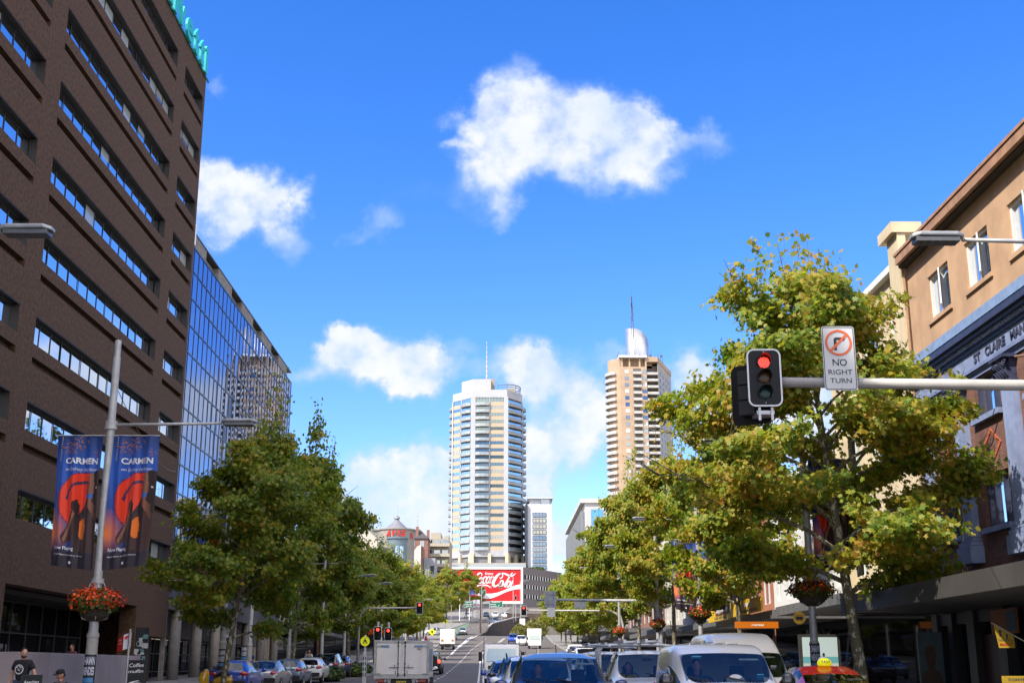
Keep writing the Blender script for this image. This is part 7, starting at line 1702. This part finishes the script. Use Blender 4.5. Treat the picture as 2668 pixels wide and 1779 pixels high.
for sx in (-1, 1): MB().box(min(sx * 1.02, sx * 1.22), max(sx * 1.02, sx * 1.22), 4.75, 4.83, 1.25, 1.65).cyl((sx * .95, 4.8, 1.7), (sx * 1.12, 4.8, 1.65), .02, n=6).build('mirror', trim, bx)
MB().box(1.103, 1.108, .5, 2.9, 1.05, 1.95).build('side_logo', mat('logo_pale_blue', (.30, .36, .48), .6), bx)
place(bx, -4.03, 52, False)
# white flatbed truck coming towards us
ft = thing('flatbed_truck', 'white flatbed truck cab facing the camera at the head of the centre lane', 'truck', (0, 0, 0))
MB().ext([(-.98, 1.0, .45), (-.98, 2.75, .45), (-.98, 2.70, 1.28), (-.98, 2.25, 2.25), (-.98, 1.0, 2.25)], (1.96, 0, 0)).build('cab', PA['white'], ft, bevel=.08)
q = MB().quad((-.84, 2.715, 1.34), (.84, 2.715, 1.34), (.78, 2.42, 2.02), (-.78, 2.42, 2.02)); q.build('windscreen', mirror_glass('truck_windscreen', .35, (.75, .9, .88), (.05, .07, .065)), ft)
MB().box(-.75, .75, 2.70, 2.77, .82, 1.12).build('grille', trim, ft, bevel=.02)
MB().box(-.98, .98, 2.72, 2.85, .42, .66).build('front_bumper', PA['white'], ft, bevel=.03)
for sx in (-1, 1):
    MB().box(min(sx * .70, sx * .93), max(sx * .70, sx * .93), 2.71, 2.79, .72, .9).build('headlight', head_c, ft, bevel=.02)
    MB().box(min(sx * 1.08, sx * 1.28), max(sx * 1.08, sx * 1.28), 2.45, 2.52, 1.35, 1.85).cyl((sx * .98, 2.45, 1.95), (sx * 1.18, 2.48, 1.8), .02, n=6).build('mirror', trim, ft, bevel=.02)
    MB().box(min(sx * .983, sx * .988), max(sx * .983, sx * .988), 1.25, 2.2, 1.35, 2.05).build('side_window', cg, ft)
    for yy in (2.0, -1.6): wheel(ft, sx * .84, yy, .38, .24)
MB().box(-1.05, 1.05, -3.2, .9, .85, .98).box(-1.05, 1.05, .84, .9, .98, 1.7).build('tray', tal, ft)
MB().box(-.45, .45, -2.5, .9, .4, .85).build('chassis', trim, ft)
q = MB()
for x in (-1., 1.): q.cyl((x, .87, .9), (x, .87, 2.6), .03, n=6)
q.box(-.2, .5, 1.2, 1.9, 2.26, 2.36).build('roof_rack', tal, ft)
place(ft, .12, 72.5)
# distant box trucks
def small_truck(x, y, label, oncoming, name='box_truck'):
    t = thing(name, label, 'truck', (0, 0, 0))
    MB().box(-1.1, 1.1, -2.4, 1.4, .85, 3.0).build('cargo_box', tb, t, bevel=.04)
    MB().ext([(-.98, 1.5, .45), (-.98, 3.0, .45), (-.98, 2.95, 1.3), (-.98, 2.55, 2.2), (-.98, 1.5, 2.2)], (1.96, 0, 0)).build('cab', PA['white'], t, bevel=.06)
    MB().quad((-.84, 2.97, 1.36), (.84, 2.97, 1.36), (.78, 2.62, 2.1), (-.78, 2.62, 2.1)).build('windscreen', MATS['truck_windscreen'], t)
    MB().box(-1.05, 1.05, -2.5, -2.3, .5, .72).build('rear_bumper', trim, t)
    for sx in (-1, 1):
        MB().box(min(sx * .62, sx * .92), max(sx * .62, sx * .92), -2.43, -2.402, 1.25, 1.5).build('tail_light', mat('lamp_orange', (.5, .15, .02), .4), t)
        MB().box(min(sx * 1.05, sx * 1.25), max(sx * 1.05, sx * 1.25), 2.7, 2.78, 1.3, 1.75).build('mirror', trim, t)
        for yy in (2.2, -1.4): wheel(t, sx * .85, yy, .38, .24)
    MB().box(-.4, .4, -2.2, 2.5, .4, .86).build('chassis', trim, t)
    place(t, x, y, oncoming); return t
small_truck(-7.8, 190.5, 'far cream box truck driving away with two orange tail lights', False)
small_truck(5.5, 198, 'far white box truck coming towards us on the right', True)
# yellow motor scooter parked at the left kerb
sc = thing('motor_scooter', 'yellow motor scooter parked at the left kerb in front of the blue hatchback', 'scooter', (-10.9, 45.5, 0))
ym = mat('scooter_yellow', (.68, .38, .005), .3, coat=.8, var=.04)
MB().tube([(0, -.75, .80), (0, -.45, .86), (0, -.1, .78), (0, .05, .62)], [.10, .17, .16, .10], 12).build('rear_fairing', ym, sc, smooth=True)
MB().tube([(0, .45, .45), (0, .55, .85), (0, .50, 1.08), (0, .42, 1.18)], [.13, .20, .16, .07], 12).build('front_fairing', ym, sc, smooth=True)
MB().tube([(0, -.6, 1.0), (0, -.25, .98), (0, .0, .90)], [.10, .13, .10], 10).build('seat', trim, sc, smooth=True)
MB().tube([(-.36, .38, 1.10), (-.12, .46, 1.16), (.12, .46, 1.16), (.36, .38, 1.10)], .02, 6).build('handlebar', trim, sc)
MB().box(-.14, .14, 0, .5, .30, .38).build('footboard', trim, sc)
MB().sphere((0, .58, 1.02), (.09, .06, .08), 10, 6).build('headlight', head_c, sc)
for sx in (-1, 1): MB().sphere((sx * .38, .42, 1.26), (.07, .02, .05), 8, 6).cyl((sx * .26, .42, 1.14), (sx * .37, .42, 1.24), .008, n=5).build('mirror', trim, sc)
for yy in (-.55, .68):
    o = MB().lathe([(.16, -.06), (.25, -.055), (.27, 0), (.25, .055), (.16, .06)], (0, 0, 0), 22).xf(Matrix.Translation((0, yy, .27)) @ Matrix.Rotation(PI / 2, 4, 'Y')).build('wheel', tyrem, sc)
    MB().lathe([(.02, -.05), (.16, -.05), (.16, .05), (.02, .05)], (0, 0, 0), 18).xf(Matrix.Translation((0, yy, .27)) @ Matrix.Rotation(PI / 2, 4, 'Y')).build('rim', rimm, o)
place(sc, -10.45, 46.6, False, .0, R(62))
tl = MB().sphere((0, -.30, 1.50), (.16, .09, .115), 16, 9); tl.v = [(a, b_, max(c, 1.45)) for a, b_, c in tl.v]
tlo = tl.build('roof_light', emis('taxi_light_yellow', (.8, .85, .0), .25, (.75, .75, .02)), taxi, smooth=True)
q = MB().text('TAXI', (0, -.225, 1.51), (-1, 0, 0), (0, -.25, 1), .055, .19, 0, 0, .01)
q.v = [(a, b_ + .022, c) for a, b_, c in q.v]; q.build('roof_lettering', sblk, tlo)
# ------------------------------------------------------------------ people
skin1 = mat('skin', (.42, .20, .13), .55, var=.06); skin2 = mat('skin_fair', (.50, .27, .20), .55, var=.06)
def skin_geo(pts, edges, rad, sub=2):
    me = bpy.data.meshes.new('limb'); me.from_pydata(pts, edges, []); ob = bpy.data.objects.new('limb', me); COL.objects.link(ob)
    ob.modifiers.new('s', 'SKIN'); 
    for i, r in enumerate(rad): v = me.skin_vertices[0].data[i]; v.radius = (r, r) if not isinstance(r, tuple) else r
    me.skin_vertices[0].data[0].use_root = True
    m = ob.modifiers.new('d', 'SUBSURF'); m.levels = sub; m.render_levels = sub
    bpy.context.view_layer.update()
    e = bpy.data.meshes.new_from_object(ob.evaluated_get(bpy.context.evaluated_depsgraph_get()))
    b = MB(); b.v = [tuple(v.co) for v in e.vertices]; b.f = [tuple(p.vertices) for p in e.polygons]; b.m = [0] * len(b.f)
    bpy.data.objects.remove(ob); bpy.data.meshes.remove(me); bpy.data.meshes.remove(e); return b
def head_geo(c, yaw=0., pitch=0.):
    a = MB().sphere((0, 0, 0), 1., 28, 20); vs = []
    for x, y, z in a.v:
        w_ = 1 - .22 * max(0, -z) ** 1.5 - .05 * max(0, z)
        X_, Y_, Z_ = x * .078 * w_, y * .098 * (1 - .10 * max(0, -z)), z * .122
        if y > 0:
            g = math.exp(-(x / .16) ** 2) * math.exp(-((z + .12) / .17) ** 2); Y_ += .022 * g                      # nose
            for s in (-1, 1): Y_ -= .011 * math.exp(-((x - s * .38) / .17) ** 2) * math.exp(-((z - .05) / .11) ** 2)   # eye sockets
            Y_ += .007 * math.exp(-(x / .3) ** 2) * math.exp(-((z + .45) / .06) ** 2) - .006 * math.exp(-(x / .3) ** 2) * math.exp(-((z + .53) / .03) ** 2)
            Y_ += .010 * math.exp(-(x / .35) ** 2) * math.exp(-((z + .82) / .16) ** 2)                                  # chin
            Y_ += .006 * math.exp(-(x / .6) ** 2) * math.exp(-((z - .22) / .08) ** 2)
        vs.append((X_, Y_, Z_))
    a.v = vs
    for s in (-1, 1): a.sphere((s * .080, -.008, -.005), (.010, .022, .033), 8, 6)
    return a.xf(Matrix.Translation(c) @ Matrix.Rotation(yaw, 4, 'Z') @ Matrix.Rotation(pitch, 4, 'X'))
def hand(b, w, d, side):
    """palm at w pointing along d with five bent fingers"""
    w = Vector(w); d = Vector(d).normalized(); s = Vector((side, 0, 0)); s = (s - d * s.dot(d)).normalized(); n = d.cross(s)
    s2 = n
    b.tube([w, w + d * .04, w + d * .085], [.026, .034, .030], 8)
    for k, L_ in enumerate((.062, .072, .068, .052)):
        o = w + d * .08 + s2 * (-.027 + .018 * k); b.tube([o, o + d * L_ * .5 + s * -.004, o + d * L_ * .95 + s * -.022 * -1], [.0085, .008, .006], 6)
    o = w + d * .03 - s2 * .03; b.tube([o, o + d * .035 - s2 * .022, o + d * .065 - s2 * .026], [.010, .009, .007], 6)
def person(label, loc, rz, J, shirt, legs, hairm, skin, hy=0., hp=0., group=None, short=True, beard=None, cap=None, shoes=True):
    t = thing('person', label, 'person', loc, rz, group)
    K = dict(pel=(0, 0, .95), wst=(0, 0, 1.10), cht=(0, .01, 1.30), nek=(0, .0, 1.47), hed=(0, .02, 1.64), sl=(-.18, 0, 1.42), sr=(.18, 0, 1.42), el=(-.25, -.02, 1.13), er=(.25, -.02, 1.13), wl=(-.27, .05, .90), wr=(.27, .05, .90),
             hl=(-.09, 0, .92), hr=(.09, 0, .92), kl=(-.10, .02, .50), kr=(.10, .02, .50), al=(-.10, -.02, .09), ar=(.10, -.02, .09), tl=(-.11, .13, .04), tr=(.11, .13, .04)); K.update(J)
    nm = ['pel', 'wst', 'cht', 'nek', 'sl', 'el', 'wl', 'sr', 'er', 'wr', 'hl', 'kl', 'al', 'tl', 'hr', 'kr', 'ar', 'tr']
    ix = {n: i for i, n in enumerate(nm)}
    E_ = [('pel', 'wst'), ('wst', 'cht'), ('cht', 'nek'), ('cht', 'sl'), ('sl', 'el'), ('el', 'wl'), ('cht', 'sr'), ('sr', 'er'), ('er', 'wr'), ('pel', 'hl'), ('hl', 'kl'), ('kl', 'al'), ('al', 'tl'), ('pel', 'hr'), ('hr', 'kr'), ('kr', 'ar'), ('ar', 'tr')]
    rd = dict(pel=(.14, .105), wst=(.135, .10), cht=(.155, .11), nek=.056, sl=.062, el=.042, wl=.029, sr=.062, er=.042, wr=.029, hl=.085, kl=.058, al=.040, tl=.035, hr=.085, kr=.058, ar=.040, tr=.035)
    pts = [K[n] for n in nm]
    b = skin_geo(pts, [(ix[a], ix[c]) for a, c in E_], [rd[n] for n in nm])
    b.tube([K['nek'], Vector(K['nek']) * .45 + Vector(K['hed']) * .55], [.055, .05], 10)
    b.merge(head_geo(K['hed'], hy, hp))
    for s, e_, w_ in ((-1, 'el', 'wl'), (1, 'er', 'wr')):
        d = Vector(K[w_]) - Vector(K[e_]); hand(b, K[w_], d, -s)
    b.build('body', skin, t, smooth=True)
    def garment(name, names, edges, grow, m, shift=None):
        pp = [K[n] for n in names]; i2 = {n: i for i, n in enumerate(names)}
        rr = [tuple(v + grow for v in rd[n]) if isinstance(rd[n], tuple) else rd[n] + grow for n in names]
        return skin_geo(pp, [(i2[a], i2[c]) for a, c in edges], rr).build(name, m, t, smooth=True)
    K['nb'] = tuple(Vector(K['cht']) * .35 + Vector(K['nek']) * .65); rd['nb'] = .078
    K['ml'] = tuple(Vector(K['sl']) * .35 + Vector(K['el']) * .65); K['mr'] = tuple(Vector(K['sr']) * .35 + Vector(K['er']) * .65); rd['ml'] = rd['mr'] = .054
    if short: garment('shirt', ['pel', 'wst', 'cht', 'nb', 'sl', 'ml', 'sr', 'mr'], [('pel', 'wst'), ('wst', 'cht'), ('cht', 'nb'), ('cht', 'sl'), ('sl', 'ml'), ('cht', 'sr'), ('sr', 'mr')], .022, shirt)
    else: garment('shirt', ['pel', 'wst', 'cht', 'nb', 'sl', 'el', 'wl', 'sr', 'er', 'wr'], [('pel', 'wst'), ('wst', 'cht'), ('cht', 'nb'), ('cht', 'sl'), ('sl', 'el'), ('el', 'wl'), ('cht', 'sr'), ('sr', 'er'), ('er', 'wr')], .014, shirt)
    K['p2'] = tuple(Vector(K['pel']) - Vector((0, 0, .02))); rd['p2'] = rd['pel']
    garment('trousers', ['p2', 'hl', 'kl', 'al', 'hr', 'kr', 'ar'], [('p2', 'hl'), ('hl', 'kl'), ('kl', 'al'), ('p2', 'hr'), ('hr', 'kr'), ('kr', 'ar')], .018, legs)
    for a_, b_ in (('al', 'tl'), ('ar', 'tr')): MB().tube([Vector(K[a_]) + Vector((0, -.06, -.04)), Vector(K[a_]) + Vector((0, .02, -.035)), Vector(K[b_])], [.045, .050, .035], 10).build('shoe', trim, t, smooth=True)
    hd = Vector(K['hed']); M = Matrix.Translation(hd) @ Matrix.Rotation(hy, 4, 'Z') @ Matrix.Rotation(hp, 4, 'X')
    h = MB().sphere((0, -.012, .022), (.084, .100, .108), 20, 12); h.v = [(x, min(y, .062 + .03 * (z > .08)), z) if z > .03 or y < .02 else (x * .93, min(y, -.02), z) for x, y, z in h.v]
    if cap: 
        h = MB().lathe([(.088, .03), (.092, .06), (.085, .10), (.055, .132), (.01, .142)], (0, 0, 0), 20); h.v = [(x, y * 1.2, z) for x, y, z in h.v]
        h.ext([(.078, .07, .045), (.05, .17, .035), (-.05, .17, .035), (-.078, .07, .045)], (0, 0, .012)); h.xf(M).build('cap', cap, t, smooth=True)
        MB().sphere((0, -.03, -.01), (.082, .085, .07), 14, 8).xf(M).build('hair', hairm, t, smooth=True)
    else: h.xf(M).build('hair', hairm, t, smooth=True)
    if beard:
        q = MB().sphere((0, .018, -.070), (.066, .082, .052), 16, 10); q.v = [(x, y, min(z, -.045 - .0 * abs(x))) for x, y, z in q.v]; q.xf(M).build('beard', beard, t, smooth=True)
    e = MB()
    for s in (-1, 1): e.sphere((s * .030, .084, .010), (.010, .006, .006), 8, 6)
    e.box(-.022, .022, .088, .094, -.062, -.057); e.box(-.045, -.015, .088, .092, .028, .034); e.box(.015, .045, .088, .092, .028, .034)
    e.xf(M).build('face_details', hairm, t)
    return t
blackc = mat('cloth_black', (.012, .013, .018), .9, var=.2); hairb = mat('hair_dark', (.012, .009, .008), .7); jean = mat('denim_navy', (.02, .025, .05), .9); grn = mat('cloth_olive_grey', (.055, .058, .05), .9); bluc = mat('cloth_blue', (.03, .09, .26), .9)
pw_ = lambda x, y: (x, y, P(y) + .15)
man = person('man in a black T-shirt with a round white print, walking on the left footpath', (-11.28, 30, .12), R(172), dict(el=(-.30, -.02, 1.16), wl=(-.40, .06, .93), er=(.28, -.03, 1.14), wr=(.32, .02, .90), kl=(-.1, .14, .52), al=(-.1, .06, .10), kr=(.1, .02, .5), ar=(.1, -.24, .14), tl=(-.11, .22, .05), tr=(.11, -.1, .04)), blackc, jean, hairb, skin2, R(42), R(-4), beard=mat('beard_dark', (.05, .03, .022), .8))
q = MB(); n_ = 30; rr = .115
for k in range(n_):
    t0, t1 = 2 * PI * k / n_, 2 * PI * (k + 1) / n_
    for ra, rb_ in ((.085, .112),): q.quad(*[(-r * math.cos(tt) + .01, 0, 1.27 + r * math.sin(tt)) for r, tt in ((ra, t0), (rb_, t0), (rb_, t1), (ra, t1))])
rs3 = random.Random(2)
for k in range(16): 
    a, c = rs3.uniform(-.06, .06), rs3.uniform(-.06, .06); w_ = rs3.uniform(.015, .05)
    q.quad((a, 0, 1.27 + c), (a + w_, 0, 1.27 + c + .01), (a + w_, 0, 1.27 + c + .022), (a, 0, 1.27 + c + .012))
q.v = [(x, .168 - .9 * (x - .0) ** 2 - .25 * (z - 1.27) ** 2, z) for x, _, z in q.v]
q.build('shirt_print', mat('print_offwhite', (.5, .5, .52), .8), man)
person('person in an olive-grey T-shirt cut by the left edge of the view', (-12.28, 29.6, .12), R(185), dict(er=(.27, .02, 1.15), wr=(.22, .18, 1.0)), grn, jean, hairb, skin2)
person('person in a black cap and dark clothes sitting low beside the near left pole', (-10.50, 30.4, -.38), R(150), dict(hl=(-.09, .02, .90), hr=(.09, .02, .9), pel=(0, 0, .92), kl=(-.14, .42, .95), kr=(.14, .42, .95), al=(-.14, .42, .54), ar=(.14, .42, .54), tl=(-.14, .55, .52), tr=(.14, .55, .52), wl=(-.15, .35, 1.02), wr=(.15, .35, 1.02)), blackc, blackc, hairb, skin1, R(-15), R(-14), cap=blackc, short=False)
st = thing('low_stool', 'low dark crate under the seated person by the near left pole', 'stool', (-10.50, 30.45, .15))
MB().box(-.2, .2, -.17, .17, .24, .29).box(-.2, -.16, -.17, .17, 0, .24).box(.16, .2, -.17, .17, 0, .24).build('seat', trim, st)
person('person in a blue top with folded arms beyond the royal blue parked car', pw_(-15.4, 78), R(170), dict(el=(-.27, .05, 1.12), wl=(.0, .2, 1.2), er=(.27, .05, 1.12), wr=(-.02, .22, 1.15)), bluc, jean, mat('hair_red', (.12, .05, .03), .7), skin2)
person('person in dark clothes with pale hair beyond the pale blue parked car', pw_(-14.1, 85), R(200), {}, blackc, jean, mat('hair_pale', (.35, .26, .16), .7), skin2)
person('person in a white top raising one hand to the face beyond the white parked car', pw_(-12.95, 86), R(150), dict(er=(.30, .12, 1.22), wr=(.12, .2, 1.55), el=(-.26, .0, 1.13)), mat('cloth_white', (.5, .48, .46), .9), jean, hairb, skin1, short=False)
person('person standing on the terrace behind the lilac wall', (-17.6, 52, .62), R(150), {}, mat('cloth_maroon', (.12, .04, .04), .9), blackc, hairb, skin1)
ter = MB().box(-20.0, -17.0, 43, 57, .1, .6); struct(ter.build('terrace', pave))
# drivers (hidden below the windows by the doors)
sit = dict(pel=(0, 0, .62), hl=(-.09, .02, .60), hr=(.09, .02, .60), wst=(0, -.04, .78), cht=(0, -.05, .98), nek=(0, -.03, 1.14), hed=(0, .0, 1.30), sl=(-.18, -.03, 1.08), sr=(.18, -.03, 1.08), el=(-.24, .16, .86), er=(.24, .16, .86), wl=(-.14, .40, .98), wr=(.14, .40, .98), kl=(-.12, .40, .62), kr=(.12, .40, .62), al=(-.12, .55, .24), ar=(.12, .55, .24), tl=(-.12, .68, .22), tr=(.12, .68, .22))
def driver(v, label, shirt, dz=.0, x=.38, dy=0., hy=0.):
    st_ = BODY[v]
for veh, kind, lb, sh_, dz, dyy in ((blueS, 'suv', 'driver in dark clothes behind the windscreen of the nearest blue car', blackc, .08, -.28), (caddy, 'panel_van', 'driver in a grey-blue jumper at the wheel of the white panel van', mat('cloth_greyblue', (.05, .07, .11), .9), .14, .10), (ute, 'ute_cab', 'driver in a yellow vest inside the white utility truck', mat('cloth_hivis', (.50, .42, .03), .8), .12, -.12)):
    M = Matrix.Translation(veh.location) @ veh.rotation_euler.to_matrix().to_4x4()
    p = M @ Vector((.38, dyy, dz))
    person(lb, p, veh.rotation_euler[2], sit, sh_, jean, hairb, skin2, short=False)
# motorcyclist behind the taxi: white helmet
mr = person('motorcyclist in a white helmet behind the red taxi', (7.62, 29.6, -.0), R(160), dict(sit, kl=(-.26, .30, .62), kr=(.26, .30, .62), al=(-.26, .22, .22), ar=(.26, .22, .22), tl=(-.26, .38, .22), tr=(.26, .38, .22), hed=(0, .02, 1.36), nek=(0, -.02, 1.17), cht=(0, -.03, 1.0), el=(-.30, .2, .95), er=(.30, .2, .95), wl=(-.33, .48, 1.0), wr=(.33, .48, 1.0)), grn, jean, hairb, skin2, short=False)
mr.location.z = .14
q = MB().sphere((0, .0, 1.40), (.135, .155, .145), 24, 14); q.v = [(x, y, z) for x, y, z in q.v]; q.f = [f for f in q.f if not all(q.v[i][1] > .055 and q.v[i][2] < 1.42 for i in f)]; q.m = [0] * len(q.f)
hl_ = q.build('helmet', mat('helmet_white', (.66, .66, .66), .2, coat=.8, var=.02), mr, smooth=True)
q = MB().sphere((0, .006, 1.385), (.130, .152, .12), 24, 14); q.f = [f for f in q.f if all(q.v[i][1] > .03 and q.v[i][2] < 1.45 and q.v[i][2] > 1.30 for i in f)]; q.m = [0] * len(q.f); q.build('visor', cg, hl_, smooth=True)
mc = thing('motorcycle', 'dark motorcycle under the rider behind the red taxi', 'motorcycle', (7.62, 29.5, .012), R(160))
MB().tube([(0, -.75, .80), (0, -.3, .76), (0, .1, .86), (0, .45, .80)], [.08, .13, .17, .10], 10).build('tank_and_seat', trim, mc, smooth=True)
MB().tube([(0, .45, .85), (0, .72, .32)], .05, 8).tube([(-.38, .42, 1.03), (0, .5, 1.0), (.38, .42, 1.03)], .02, 6).build('fork_and_bars', rimm, mc)
MB().box(-.17, .17, -.25, .3, .3, .7).build('engine', rimm, mc, bevel=.04)
MB().sphere((0, .58, .88), (.1, .07, .1), 10, 6).build('headlight', head_c, mc)
for yy in (-.72, .76):
    o = MB().lathe([(.2, -.07), (.29, -.06), (.32, 0), (.29, .06), (.2, .07)], (0, 0, 0), 24).xf(Matrix.Translation((0, yy, .32)) @ Matrix.Rotation(PI / 2, 4, 'Y')).build('wheel', tyrem, mc)
    MB().lathe([(.02, -.04), (.2, -.05), (.2, .05), (.02, .04)], (0, 0, 0), 20).xf(Matrix.Translation((0, yy, .32)) @ Matrix.Rotation(PI / 2, 4, 'Y')).build('rim', rimm, o)
